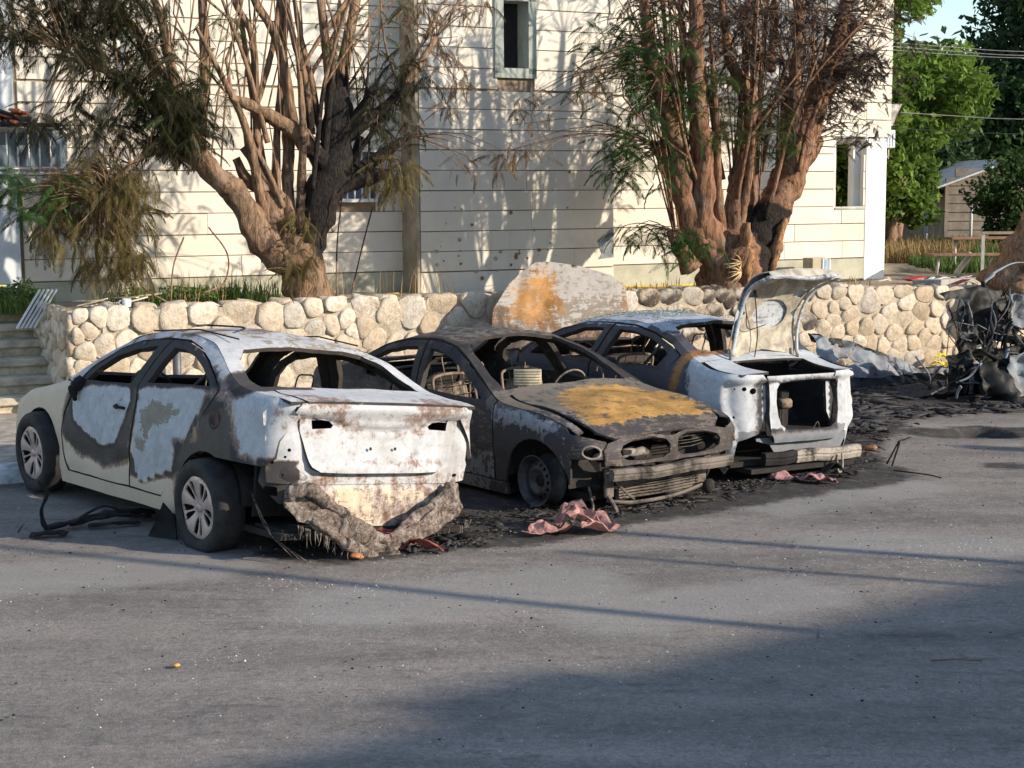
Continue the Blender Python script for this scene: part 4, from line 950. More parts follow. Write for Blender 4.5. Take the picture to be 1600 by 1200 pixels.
for k in range(5): m.tube(smooth_path([(-.05, -.5 + k * .24, 1.06), (-.02, -.45 + k * .24, 1.10 + .02 * (k % 2)), (.02, -.38 + k * .24, 1.07)]), .008, 5)
c1.mb('parcel_shelf_springs', m, M_frame)
cabin(c1, .1, 2.32, wheel_side=1, ztop=.98)
seat(c1, 1.05, .38, z=.42); seat(c1, 1.05, -.38, z=.42); seat(c1, .18, .0, 1.15, True, z=.40, tilt=.35)
wheel(c1, 2.685, .80, .312, 1, 'cap'); wheel(c1, 0.02, .80, .275, 1, 'cap'); wheel(c1, 2.685, -.78, .2, -1, 'steel'); wheel(c1, 0, -.78, .2, -1, 'steel')
m = MB(); m.tube([(0, -.75, .22), (0, .7, .28)], .04, 8); m.tube([(2.685, -.75, .22), (2.685, .7, .3)], .03, 8); m.box((.3, -.6, .13), (2.2, .6, .19)); c1.mb('underbody', m, M_in_dark, smooth=False, body=False)
# melted bumper: two lumpy arms sagging to the ground in the middle
def lumpy(pts, radii, flat, seed, n=14, k=7):
    P = smooth_path(pts, k); R = np.interp(np.linspace(0, 1, len(P)), np.linspace(0, 1, len(radii)), radii); V, F = tube(P, R, n, True, .7, seed, flat, 10.0); return np.array(V), F
def bsheet(y, z): return (-.93 - .05 * math.sin(math.pi * min(1, max(0, (.56 - z) / .5))) + .10 * (abs(y) / .7) ** 3 + .04 * noise.noise(Vector((y * 6, z * 7, 3))) + .02 * noise.noise(Vector((y * 21, z * 21, 5))), y + .02 * noise.noise(Vector((z * 9, y * 9, 8))), max(.01, z + .02 * noise.noise(Vector((y * 13, z * 5, 1)))))
arm_ = [(.73, .54), (.74, .42), (.66, .33), (.57, .31), (.50, .235), (.40, .215), (.30, .15), (.18, .12), (.10, .05), (-.02, .03), (-.10, .09), (-.22, .13), (-.31, .20), (-.42, .235), (-.50, .31), (-.60, .33), (-.66, .40), (-.68, .50), (-.62, .56), (-.52, .52), (-.40, .41), (-.26, .34), (-.12, .26), (0, .225), (.14, .245), (.27, .32), (.40, .40), (.50, .49), (.62, .57)]
V, F, sm, mi = c1.panel(arm_, [], bsheet, .022, .035, center=(.5, 0, .5), amp=.012)
mbs = MB(); mbs.put(V, F)
m = MB()
for pts, rd_, se_ in (([(-.84, .72, .52), (-.93, .60, .53), (-.95, .42, .42), (-.96, .2, .29), (-.95, .0, .21), (-.93, -.2, .31), (-.90, -.42, .43), (-.84, -.60, .53)], [.05, .055, .035, .03, .03, .03, .045, .05], 2.0), ([(-.97, .60, .35), (-1.0, .35, .20), (-.99, .05, .07)], [.02, .035, .03], 7.0), ([(-.98, -.08, .10), (-1.03, 0.0, .08), (-.98, .1, .05)], [.03, .05, .02], 9.0)):
    V, F = lumpy(pts, rd_, 1.0, se_, 14, 10); m.put(V, F)
m.put(mbs.arr(), mbs.f)
Rb = random.Random(8)
for k in range(46):
    yy = Rb.choice([Rb.uniform(.45, .70), Rb.uniform(.0, .7), Rb.uniform(-.72, -.1)]); z_ = .12 + .34 * abs(yy); L_ = Rb.uniform(.02, .13); x_ = -.98 + Rb.uniform(-.03, .06)
    m.tube([(x_, yy, z_ - .04), (x_ + Rb.uniform(-.01, .01), yy + Rb.uniform(-.01, .01), z_ - .04 - L_ * .6), (x_ + Rb.uniform(-.02, .02), yy + Rb.uniform(-.02, .02), z_ - .04 - L_)], [.006, .004, .0015], 4)
c1.mb('melted_bumper', m, M_fibre)
m = MB()
for k in range(3): m.tube(smooth_path([(-.9, .30 + k * .012, .30), (-1.0 + .02 * k, .30, .15), (-1.08, .34 - .02 * k, .02)], 4), .003, 4)
for k in range(3): m.tube(smooth_path([(-.4, .72, .42), (-.6, .74 - .03 * k, .22 - .03 * k), (-.72 - .09 * k, .62, .03)], 5), .003, 4)
c1.mb('hanging_wires', m, M_fibre, body=False)['kind'] = 'stuff'
# ------------------------------------------------------------ car B: rusted saloon, nose towards us
mat2 = burnt_mat('burnt_rusted_saloon', (0.048, 0.048, 0.053), (0.33, 0.35, 0.38), (0.12, 0.108, 0.09), (0.50, 0.28, 0.08), amp=0.95, seed=11, edge_k=0.12)
def paint2(V):
    n_ = len(V); x, y, z = V[:, 0], V[:, 1], V[:, 2]; P = np.stack([x, z], 1); Q = np.stack([x, y], 1); side = y < -.3
    ash = np.full(n_, .34); so = np.full(n_, .38); ru = np.full(n_, .08); pr = np.full(n_, .30)
    fen = (x > 2.08) & (z < .97)
    ash = np.where(fen, .40 + .26 * sst(z, .72, .88), ash); so = np.where(fen, .34, so); pr = np.where(fen, .28, pr)
    ash = np.where((x < 2.1) & (z < .52), .46, ash); pr = np.where((x < 2.1) & (z < .9) & (z >= .45), .42, pr)
    hood = (x > 2.02) & (z > .74) & (np.abs(y) < .80)
    hr = sreg(Q, [(2.10, -.15), (2.08, .5), (2.6, .7), (3.3, .60), (3.3, -.30), (3.0, -.62), (2.6, -.56), (2.3, -.38)], .30)
    ru = np.where(hood, .05 + .66 * hr, ru); so = np.where(hood, .10 + .22 * (1 - hr), so); ash = np.where(hood, .40, ash); pr = np.where(hood, .40, pr)
    nose = x > 3.02
    ash = np.where(nose & (z < .80), .40, ash); pr = np.where(nose, .46, pr); so = np.where(nose, .44, so); ru = np.where(nose, .06 + .12 * (z > .7), ru)
    roof = z > 1.2
    ru = np.where(roof, .14, ru); pr = np.where(roof, .50, pr); so = np.where(roof, .20 + .2 * (y < -.45), so); ash = np.where(roof, .30, ash)
    pil = (z > .93) & (z < 1.33) & (np.abs(y) > .5) & (x < 1.98); so = np.where(pil, .58, so); pr = np.where((x > 1.98) & (z > .9) & (z < 1.05), .62, pr)
    return dict(ash=ash, soot=so, rust=ru, prim=pr)
c2 = Car('rusted_saloon', 'burnt dark saloon with orange rusted hood, nose towards us, between the two white wrecks', (-0.75, 13.87, -0.18, rad(-53), 0.0, 0.0),
         W=[(-1, .79), (-.5, .82), (0, .835), (2.2, .835), (2.6, .835), (3.0, .81), (3.3, .77)],
         belt=[(-1, .95), (0, .935), (1.0, .915), (2.1, .90), (3.3, .7)],
         zedge=[(-.95, .94), (-.5, .98), (-.25, 1.01), (0, 1.10), (.3, 1.24), (.6, 1.30), (.85, 1.315), (1.15, 1.295), (1.5, 1.195), (1.85, 1.04), (2.06, .945), (2.2, .915), (2.6, .885), (2.9, .825), (3.08, .755), (3.2, .69), (3.3, .62)],
         crown=[(-.9, .03), (0, .04), (.6, .055), (1.2, .055), (2.0, .05), (2.15, .045), (2.8, .045), (3.05, .025), (3.2, .01)],
         xr=[(.2, -.9), (.5, -.93), (.8, -.90), (.95, -.86), (1.0, -.8)], xf=[(.3, 3.16), (.56, 3.20), (.66, 3.20), (.73, 3.17), (.79, 3.09), (.9, 2.95)],
         Rr=.3, Rcr=.2, Rf=.28, Rcf=.19, mat=mat2, paint=paint2, seed=7.7, dent=.007, group='burnt cars parked along the wall')
fd2 = [(2.09, .325), (2.10, .5), (2.085, .93), (2.02, .955), (1.80, 1.055), (1.5, 1.185), (1.28, 1.262), (1.05, 1.29), (.88, 1.298), (.93, 1.1), (.99, .92), (1.02, .6), (1.02, .325)]
fd2h = [(1.93, .925), (1.78, 1.01), (1.5, 1.13), (1.28, 1.20), (1.10, 1.235), (.965, 1.245), (1.0, 1.1), (1.045, .94), (1.5, .925)]
rd2 = [(1.0, .325), (1.0, .6), (.97, .92), (.91, 1.1), (.86, 1.298), (.6, 1.285), (.35, 1.235), (.12, 1.14), (.0, 1.05), (.10, .9), (.30, .72), (.42, .5), (.50, .325)]
rd2h = [(.885, .95), (.83, 1.1), (.79, 1.245), (.6, 1.235), (.38, 1.19), (.2, 1.11), (.13, 1.03), (.16, .97), (.5, .96)]
for sg in (-1, 1):
    O = ([(.42, .22), (2.24, .22), (2.24, .315), (2.10, .315), (1.01, .315), (.515, .315), (.435, .5), (.315, .72), (.115, .895), (-.02, 1.05), (.105, 1.155), (.34, 1.252), (.6, 1.298), (.9, 1.312), (1.1, 1.302), (1.29, 1.275), (1.51, 1.198), (1.81, 1.068), (2.035, .955)]
         + [(2.07, .945)] + [(x, c2.ze(x)) for x in np.linspace(2.0, -.6, 36)] + [(c2.u0 - .15, .95), (c2.u0 - .4, .93), (c2.u0 - .42, .45), (-.36, .45)] + arc(.02, .30, .37, 150, 10, 12))
    c2.part('body_side', [c2.panel(O, [], c2.S(sg), .05, .03)])
    d_ = c2.part('front_door', [c2.panel(fd2, [fd2h], c2.S(sg), .04, .045, amp=.012)])
    m = MB(); m.tube([(1.70, sg * (c2.Ys(1.7, 1.0) - .03), .94), (1.74, sg * (c2.Ys(1.74, 1.0) - .04), 1.03)], .010, 6)
    m.tube(smooth_path([(1.62, sg * .70, .90), (1.60, sg * .69, 1.02), (1.55, sg * .69, 1.05), (1.52, sg * .70, 1.0)]), .009, 6); c2.mb('window_channel', m, M_frame, d_)
    c2.part('rear_door', [c2.panel(rd2, [rd2h], c2.S(sg), .04, .045, amp=.010)])
    ue = c2.u1 + .39
    fe = [(2.115, .325), (2.24, .325)] + arc(2.62, .33, .37, 180, 12, 16) + [(2.99, .50), (2.995, .60), (ue, .605), (ue + .01, .67), (ue, .725)] + [(c2.u1 + .3, .745), (c2.u1 + .2, .765)] + [(x, c2.ze(x) - .004) for x in np.linspace(3.02, 2.1, 10)] + [(2.102, .93), (2.118, .5)]
    hl = arc(c2.u1 + .24, .655, .075, 0, 330, 14, .046)
    c2.part('front_fender', [c2.panel(fe, [hl], c2.S(sg), .04, .02, amp=.010), c2.panel([(a_, b_ * sg) for a_, b_ in [(2.08, .6), (3.04, .6), (3.02, .545), (2.6, .53), (2.2, .515), (2.08, .51)]], [], c2.T(), .06, .012, amp=.004)])
    m = MB(); m.tube([c2.S(sg)(q_[0], q_[1]) for q_ in arc(c2.u1 + .24, .655, .075, 0, 360, 17, .046)], .009, 6, cap=False); c2.mb('headlight_ring', m, M_alu); m = MB(); m.tube([(3.02, sg * .66, .655), (2.92, sg * .62, .655)], [.055, .02], 12); c2.mb('headlight', m, M_in_dark)
    liner(c2, 2.62, sg, .33, .37); liner(c2, .02, sg, .32, .37)
rw2 = [(-.2, .47), (.15, .49), (.38, .44), (.40, 0), (.38, -.44), (.15, -.49), (-.2, -.47)]
ws2 = [(1.99, .5), (1.8, .525), (1.45, .52), (1.235, .48), (1.20, .3), (1.19, 0), (1.20, -.3), (1.235, -.48), (1.45, -.52), (1.8, -.525), (1.99, -.5), (2.015, 0)]
c2.part('roof', [c2.panel([(-.35, -.6), (2.08, -.6), (2.08, .6), (-.35, .6)], [rw2, ws2], c2.T(), .055, .028, amp=.014)])
c2.part('boot_lid', [c2.panel([(-.38, -.56), (-.38, .56), (-.86, .52), (-.86, -.52)], [], c2.T(), .08, .02), c2.panel([(-.6, .45), (.6, .45), (.6, .92), (-.6, .92)], [], c2.Rm(), .08, .02)])
hd = [(2.085, -.495), (2.2, -.505), (2.6, -.52), (2.9, -.515), (3.06, -.48), (3.13, -.40), (3.15, -.2), (3.135, -.03), (3.135, .03), (3.15, .2), (3.13, .40), (3.06, .48), (2.9, .515), (2.6, .52), (2.2, .505), (2.085, .495), (2.04, .2), (2.03, 0), (2.04, -.2)]
def hoodmap(x, v):
    X, Y_, Z_ = c2.T(.006)(x, v); return (X + .05 * (1 - (v / .6) ** 2) * float(sst(x, 2.6, 3.1)), Y_, Z_ + .010 * math.sin(abs(v) * 14) * float(sst(x, 2.1, 2.5)) + .010 * noise.noise(Vector((x * 4, v * 5, 1))))
c2.part('hood', [c2.panel(hd, [], hoodmap, .035, .018, amp=.012)])
def kid(sg):
    return [(sg * q, z) for q, z in [(.04, .60), (.035, .66), (.06, .70), (.18, .728), (.36, .72), (.475, .69), (.505, .65), (.485, .60), (.42, .575), (.25, .562), (.09, .568)]]
npl = [(-.64, .56), (-.5, .54), (.5, .54), (.64, .56), (.65, .67), (.60, .715), (.45, .742), (.2, .75), (.05, .725), (-.05, .725), (-.2, .75), (-.45, .742), (-.60, .715), (-.65, .67)]
def nmap(y, z):
    X, Y_, Z_ = c2.Fm(.03)(y, z); r_ = 0
    k_ = .018 * math.exp(-(min(abs(abs(y) - .0), 9) / .05) ** 2); return (X + k_ + .03 * (z < .56) * 0, Y_, Z_)
c2.part('nose_panel', [c2.panel(npl, [kid(1), kid(-1)], nmap, .025, .02, amp=.008)])
for sg in (1,):
    m = MB()
    for k in range(6): m.tube([(3.12, sg * .10, .60 + k * .025), (3.13, sg * .28, .60 + k * .025 + .005 * (k % 2)), (3.10, sg * .44, .61 + k * .022)], .0045, 5)
    c2.mb('grille', m, M_gril)
m = MB(); m.tube(smooth_path([(3.08, -.40, .59), (3.12, -.28, .61), (3.08, -.14, .585)], 5), .035, 8, rough=.6, freq=14); c2.mb('melted_lamp', m, M_alu)
m = MB(); m.box((2.2, -.55, .3), (2.98, .55, .60), bev=.05); R = random.Random(4)
for k in range(26): x_, y_, z_ = R.uniform(2.7, 3.1), R.uniform(-.5, .5), R.uniform(.45, .70); m.box((x_, y_, z_), (x_ + R.uniform(.03, .12), y_ + R.uniform(.03, .15), z_ + R.uniform(.02, .08)), bev=.006)
c2.mb('engine_remains', m, M_in_dark, smooth=False)
def bmap(y0, y1, zc, h_, x_, bend=.04, seed=0):
    m = MB(); Pn = np.linspace(y0, y1, 14); V = []
    for y in Pn:
        xx = x_ - bend * (y / .6) ** 2 + .008 * math.sin(y * 23 + seed); zz = zc + .006 * math.sin(y * 9 + seed)
        V += [(xx, y, zz - h_), (xx + .012, y, zz - h_ * .25), (xx + .004, y, zz), (xx + .012, y, zz + h_ * .25), (xx, y, zz + h_), (xx - .05, y, zz + h_), (xx - .05, y, zz - h_)]
    F = [(i * 7 + k, i * 7 + (k + 1) % 7, (i + 1) * 7 + (k + 1) % 7, (i + 1) * 7 + k) for i in range(13) for k in range(7)]; F += [tuple(range(7))[::-1], tuple(91 + k for k in range(7))]
    return m.put(V, F)
c2.mb('bumper_beam', bmap(-.58, .62, .475, .042, 3.27), M_beam2, smooth=False)
m = MB(); m.box((3.05, -.42, .44), (3.2, -.36, .52)); m.box((3.05, .36, .44), (3.2, .42, .52)); m.box((3.02, -.50, .34), (3.06, .50, .36)); m.box((3.04, -.52, .28), (3.08, -.44, .50), bev=.01); m.box((3.04, .40, .28), (3.08, .50, .48), bev=.01)
m.tube(smooth_path([(3.08, -.50, .30), (3.12, -.46, .20), (3.08, -.42, .14)]), .016, 6)
m.tube(smooth_path([(3.06, -.5, .26), (3.14, -.3, .24), (3.14, .1, .245), (3.12, .48, .30)]), .014, 6); m.tube(smooth_path([(3.06, -.42, .40), (3.12, -.38, .33), (3.14, -.30, .26)]), .010, 6)
for k in range(7): m.tube([(3.09, -.38, .27 + k * .022), (3.10, .0, .268 + k * .022 + .004 * math.sin(k * 3)), (3.09, .42, .28 + k * .021)], .004, 5)
m.box((3.02, -.38, .25), (3.06, .42, .42)); c2.mb('radiator_support', m, M_beam2, smooth=False)
V, F = lathe([(.055, 0), (.06, .02), (.03, .05), (0, .05)], 12); m = MB(); m.put(np.array([[3.13 + v[1], .46 + v[0], .27 + v[2]] for v in V]), F); c2.mb('fog_lamp_shell', m, M_in_dark)
m = MB(); m.tube([(2.9, -.55, .40), (3.0, -.58, .22), (3.02, -.60, .14)], .011, 6); m.tube([(2.75, -.6, .2), (2.75, -.3, .24)], .02, 6); c2.mb('hanging_strut', m, M_alu)
m = MB()
for k in range(6): m.box((-.012, -.125, -.06 + k * .021), (.012 + .004 * (k % 2), .125, -.042 + k * .021), bev=.003)
m.box((-.016, -.13, -.065), (-.004, .13, .065), bev=.004); m.tube([(-.0, .0, -.06), (0.02, .02, -.14)], .012, 6)
V = m.arr(); a_ = rad(-37); Rz = np.array([[math.cos(a_), -math.sin(a_), 0], [math.sin(a_), math.cos(a_), 0], [0, 0, 1]]); m.v = [(V * [1, .85, 1.05]) @ Rz.T + [1.93, -.36, 1.06]]; c2.mb('metal_louvre_plate', m, simple('pale_scorched_metal', (.42, .37, .27), .6, .3, var=.3, sc=12))
cabin(c2, .1, 2.04, ztop=.90, wheel_side=1)
seat(c2, 1.05, -.36, z=.40); seat(c2, 1.05, .36, z=.40); seat(c2, .2, 0, 1.1, True, z=.38, tilt=.3)
m = MB(); m.box((-.9, -.7, .25), (-.2, .7, .3)); m.box((-.2, -.7, .3), (-.17, .7, .92)); c2.mb('rear_bulkhead', m, M_in_dark, smooth=False)
m = MB(); m.tube([(2.6, -.7, .19), (2.6, .7, .19)], .035, 8); m.tube([(0, -.7, .19), (0, .7, .19)], .04, 8); m.box((.2, -.55, .06), (2.9, .55, .12)); c2.mb('underbody', m, M_in_dark, smooth=False, body=False)
for x_, sg in ((2.60, -1), (2.60, 1), (0.02, -1), (0.02, 1)): wheel(c2, x_, sg * .745, .198, sg, 'steel')

# ------------------------------------------------------------ car C: white saloon with open boot
mat3 = burnt_mat('burnt_white_rear_saloon', (0.060, 0.068, 0.085), (0.47, 0.50, 0.54), (0.16, 0.17, 0.19), (0.36, 0.17, 0.06), amp=0.6, seed=23, edge_k=0.15)
M_lidin = NT('boot_lid_scorched_cream', 0.75); _p = M_lidin.obj(); _f = M_lidin.noise(_p, 7, 6, 0.7, .5); _g = M_lidin.noise(_p, 30, 4, .7)
_c = M_lidin.mix(M_lidin.step(_f, .35, .62), (.50, .455, .37), (.25, .215, .17)); _c = M_lidin.mix(M_lidin.step(_g, .62, .74, 0, .7), _c, (.07, .06, .05)); M_lidin.bump(_f, .4, .01); M_lidin = M_lidin.col(_c)
def paint3(V):
    n_ = len(V); x, y, z = V[:, 0], V[:, 1], V[:, 2]; P = np.stack([x, z], 1)
    ash = .18 + .75 * sst(-x + .25 * (z - .9), .12, .50); so = .34 * (1 - sst(-x, .10, .4)); pr = .30 * (x > -.5) + 0 * x
    op = (x < -.74) & (np.abs(y) < .64); eo = np.maximum(np.abs(y) / .43, np.abs(z - .68) / .205); k_ = op * np.clip(1.3 - eo, 0, .3) / .3 * (eo > .9); so = so + .42 * k_ + .20 * (x < -.4); pr = pr + .5 * (op & (z < .50)) + .2 * (x < -.5)
    ru = .72 * np.exp(-((x + .18 + .35 * (z - .95)) / .10) ** 2) * sst(z, .55, .7) * (y > 0)
    roof = (z > 1.2); tp = roof & (np.abs(y) < .60); ash = np.where(tp, .56, ash); ru = np.where(tp, .34, ru); so = np.where(tp, .14, so); pr = np.where(tp, .45, pr)
    so = np.where((z > .9) & (x > 0) & (z < 1.24), .5, so)
    low = sst(.42 - z, 0, .15) * (x < -.6); so = so + .15 * low; pr = pr + .25 * low
    return dict(ash=ash, soot=so, rust=ru, prim=pr)
c3 = Car('open_boot_saloon', 'burnt saloon with a bleached white tail and its boot lid standing open', (1.90, 13.3, -0.10, rad(125), 0.03, 0.0),
         W=[(-.9, .73), (-.5, .785), (0, .80), (2.6, .81), (3.3, .76)], belt=[(-.9, .95), (0, .955), (.2, .94), (1.2, .90), (2.2, .88), (3.3, .7)],
         zedge=[(-.86, .945), (-.6, .96), (-.35, 1.02), (-.12, 1.12), (.1, 1.21), (.35, 1.265), (.75, 1.29), (1.2, 1.275), (1.6, 1.19), (2.0, 1.02), (2.2, .93), (2.6, .88), (3.0, .80), (3.3, .65)],
         crown=[(-.9, .02), (0, .04), (.5, .055), (1.3, .055), (2, .04), (3.3, .02)],
         xr=[(.2, -.76), (.40, -.82), (.45, -.84), (.6, -.83), (.8, -.82), (.9, -.82), (.96, -.80)], xf=[(.2, 3.3), (.6, 3.3), (.8, 3.1)],
         mat=mat3, paint=paint3, seed=17.1, dent=.007, group='burnt cars parked along the wall')
rd3 = [(1.02, .36), (1.0, .9), (.90, 1.255), (.6, 1.25), (.3, 1.21), (.05, 1.14), (-.13, 1.06), (-.06, .95), (.10, .80), (.25, .62), (.38, .42), (.42, .36)]
rd3h = [(.90, .93), (.84, 1.1), (.80, 1.215), (.6, 1.212), (.32, 1.172), (.10, 1.105), (.02, 1.06), (.10, .955), (.5, .94)]
fd3 = [(2.05, .36), (2.1, .9), (1.9, 1.05), (1.6, 1.165), (1.3, 1.24), (.93, 1.258), (1.02, .9), (1.04, .36)]
fd3h = [(1.95, .92), (1.8, 1.03), (1.55, 1.125), (1.3, 1.195), (1.02, 1.215), (1.08, .94)]
for sg in (1, -1):
    ub = c3.u0 - c3.Lr
    O = ([(.35, .24), (2.2, .24), (2.2, .35), (1.03, .35), (.435, .35), (.395, .42), (.27, .62), (.115, .79), (-.05, .94), (-.15, 1.06), (.04, 1.155), (.3, 1.223), (.6, 1.263), (.9, 1.27), (1.3, 1.25), (1.6, 1.178), (1.9, 1.062), (2.11, .92)]
         + [(x, c3.ze(x)) for x in np.linspace(2.12, -.5, 34)] + [(c3.u0 - .12, .955), (ub + .0, .95), (ub - .14, .945), (ub - .20, .90), (ub - .19, .60), (ub - .10, .46), (ub + .04, .42), (c3.u0 - .24, .40), (c3.u0 - .22, .22), (c3.u0 - .12, .12), (c3.u0 - .02, .24), (c3.u0 + .04, .42)] + arc(.0, .27, .36, 150, 10, 12))
    def s3(u, z, sg=sg):
        X, Y_, Z_ = c3.S(1)(u, z); q = c3.u0 - u      # tail lamp pocket pressed inwards
        k_ = float(sst(q, .10 + .3 * max(0, .72 - z), .14 + .3 * max(0, .72 - z))) * float(sst(z, .90, .875)); k2 = .5 * float(sst(z, .50, .44)) * float(sst(q, .02, .08))
        return (X + .045 * max(k_, k2), sg * (Y_ - .05 * max(k_, k2)), Z_)
    hs = [oct_(c3.u0 - .29, .83, .026, .018), oct_(c3.u0 - .39, .81, .036, .026), oct_(c3.u0 - .20, .83, .008), oct_(c3.u0 - .2, .60, .010), rrect(c3.u0 - .17, c3.u0 - .08, .50, .56, .01)] if sg > 0 else []
    c3.part('body_side', [c3.panel(O, hs, s3, .035, .03, amp=.008)])
    c3.part('rear_door', [c3.panel(rd3, [rd3h], c3.S(sg), .045, .045)]); c3.part('front_door', [c3.panel(fd3, [fd3h], c3.S(sg), .05, .045)])
    c3.part('front_fender', [c3.panel([(2.12, .3), (2.25, .3)] + arc(2.62, .35, .37, 180, 10, 12) + [(3.0, .3), (3.3, .4), (3.3, .68), (3.0, .79), (2.6, .87), (2.2, .92), (2.12, .92)], [], c3.S(sg), .08, .02)])
    m = MB(); m.tube([(.30, sg * (c3.Ys(.3, .95) - .02), .94), (.17, sg * (c3.Ys(.2, 1.12) - .02), 1.13)], .014, 6); c3.mb('window_divider', m, M_in)
    liner(c3, 0, sg, .30, .35, y0=.74)
rw3 = [(-.22, .49), (.1, .51), (.26, .46), (.28, 0), (.26, -.46), (.1, -.51), (-.22, -.49)]; ws3 = [(2.05, .5), (1.5, .52), (1.45, 0), (1.5, -.52), (2.05, -.5)]
rf = c3.part('roof', [c3.panel([(-.36, -.6), (2.15, -.6), (2.15, .6), (-.36, .6)], [rw3, ws3], c3.T(), .055, .028, amp=.016)])
c3.part('hood', [c3.panel([(2.2, -.52), (3.1, -.45), (3.2, 0), (3.1, .45), (2.2, .52)], [], c3.T(.004), .1, .015)])
c3.part('boot_frame', [c3.panel([(-.52, .38), (.30, .38), (.36, .46), (.365, .93), (-.52, .93), (-.55, .5)], [[(.27, .60), (.28, .72), (.275, .82), (.24, .87), (.1, .885), (-.2, .89), (-.40, .88), (-.44, .83), (-.46, .72), (-.45, .58), (-.41, .51), (-.34, .48), (0, .475), (.16, .485), (.24, .53)]], lambda y, z: (c3.xr(z) - .015 + .018 * noise.noise(Vector((y * 5, z * 6, 2))) - .03 * float(sst(z, .50, .42)) + .05 * float(sst(abs(y), .40, .52)) ** 1.5 + .02 * float(sst(z, .86, .93)), y, z), .035, .04, amp=.008),
                       c3.panel([(-.36, -.56), (-.36, .56), (-.80, .56), (-.80, .30), (-.42, .34), (-.42, -.36), (-.80, -.36), (-.80, -.56)], [], c3.T(), .05, .02)])
m = MB(); m.box((-.77, -.56, .44), (-.10, .56, .46)); m.box((-.12, -.56, .44), (-.10, .56, .95)); m.box((-.74, .52, .44), (-.10, .56, .90)); m.box((-.74, -.56, .44), (-.10, -.52, .90)); m.box((-.9, -.6, .15), (2.3, .6, .19))
R = random.Random(9)
for k in range(16): x_, y_ = R.uniform(-.6, -.3), R.uniform(-.25, .15); m.box((x_, y_, .44), (x_ + R.uniform(.05, .16), y_ + R.uniform(.05, .16), .44 + R.uniform(.06, .34)), bev=.012)
c3.mb('boot_well', m, M_in_dark, smooth=False)
m = MB(); m.box((-.62, -.14, .62), (-.5, .0, .70), bev=.02); c3.mb('scorched_lump', m, M_frame); m = MB(); m.tube(smooth_path([(-.78, -.2, .45), (-.80, -.24, .52), (-.79, -.28, .46)]), .006, 5); c3.mb('scorched_scrap', m, M_frame)
def lowp(y, z): return (c3.xr(.42) + .03 + .10 * (.42 - z), y, z)
c3.part('rear_valance', [c3.panel([(.46, .40), (.30, .36), (.16, .20), (-.50, .20), (-.60, .38), (-.6, .42), (.46, .42)], [], lowp, .05, .02)])
m = MB(); hb = bmap(-.74, .12, .265, .052, -.95, bend=-.02, seed=2); V = hb.arr() * [1, 1, 1]; V[:, 0] = -.93 - (V[:, 0] + .95); V[:, 1] = np.where(V[:, 1] < 0, V[:, 1] * .83, V[:, 1] * .93)
hb.v = [V]; c3.mb('bumper_beam', hb, M_alu, smooth=False)
hb = bmap(.12, .50, .27, .05, -.95, bend=-.02, seed=2); V = hb.arr(); V[:, 0] = -.93 - (V[:, 0] + .95); hb.v = [V]; c3.mb('shaded_beam_end', hb, M_black, smooth=False)  # black colour paints this end of the beam as lying in shade
m = MB(); m.tube(smooth_path([(-.98, -.36, .27), (-.99, -.36, .15), (-.99, -.33, .11), (-.99, -.30, .15), (-.98, -.30, .26)]), .010, 6); c3.mb('tow_loop', m, M_alu)
# raised boot lid, seen from its inner side: profile in the x-z plane, width along y
lp = np.array([(-.37, .985), (-.355, 1.10), (-.345, 1.25), (-.35, 1.40), (-.38, 1.53), (-.42, 1.63), (-.50, 1.71), (-.60, 1.76), (-.68, 1.775)]); lp[:, 1] = .985 + (lp[:, 1] - .985) * .93
sl = np.concatenate([[0], np.cumsum(np.linalg.norm(np.diff(lp, axis=0), axis=1))]); LT = sl[-1]
def lidmap(off=0.0, dish=0.0):
    def f(y, s_):
        x = np.interp(s_, sl, lp[:, 0]); z = np.interp(s_, sl, lp[:, 1]); x2 = np.interp(s_ + .02, sl, lp[:, 0]); z2 = np.interp(s_ + .02, sl, lp[:, 1]); t = np.array([x2 - x, z2 - z]); t /= np.linalg.norm(t) + 1e-9
        nrm = np.array([-t[1], t[0]]); bow = -.05 * (1 - (y / .55) ** 2); k_ = off + bow - dish * (.5 + .5 * math.cos(min(abs(s_ - LT * .42) / (LT * .42), 1) * math.pi)) * max(0, 1 - (y / .5) ** 4)
        return (x + nrm[0] * k_, y - .03 - .17 * s_, z + nrm[1] * k_)
    return f
wd_ = lambda s_: .395 - .045 * math.sin(math.pi * min(1, s_ / LT / .85)) + .05 * (s_ / LT) ** 3
lo_ = [(-wd_(0) + .05, 0.0), (-.28, .07), (0, .11), (.28, .07), (wd_(0) - .05, 0.0)] + [(wd_(s_), s_) for s_ in np.linspace(.08, LT - .05, 10)] + [(.40, LT), (-.40, LT)] + [(-wd_(s_), s_) for s_ in np.linspace(LT - .05, .08, 10)]
outer = c3.panel(lo_, [], lidmap(-.035), .045, .008, amp=.006)
lid3 = c3.part('boot_lid', [outer], [mat3, M_lidin])
big = arc(-.03, LT * .45, .20, 0, 345, 20, .12)
in_h = [big] + [[(sg * q, s_) for q, s_ in ((.20, LT - .36), (.27, LT - .29), (.34, LT - .30), (.31, LT - .37))] for sg in (1, -1)] + [[(sg * q, s_) for q, s_ in ((.27, LT - .50), (.34, LT - .44), (.375, LT - .49), (.33, LT - .55))] for sg in (1, -1)] + [rrect(.32, .35, .14, .22, .01)]
lin = c3.panel([(q * .94, s_ * .97 + .015) for q, s_ in lo_], in_h, lidmap(.012, .025), .04, .01, amp=.008)
o_ = c3.part('inner_skin', [lin], [M_lidin, M_lidin], lid3)
for q in ((-.62), (.62)):
    pass
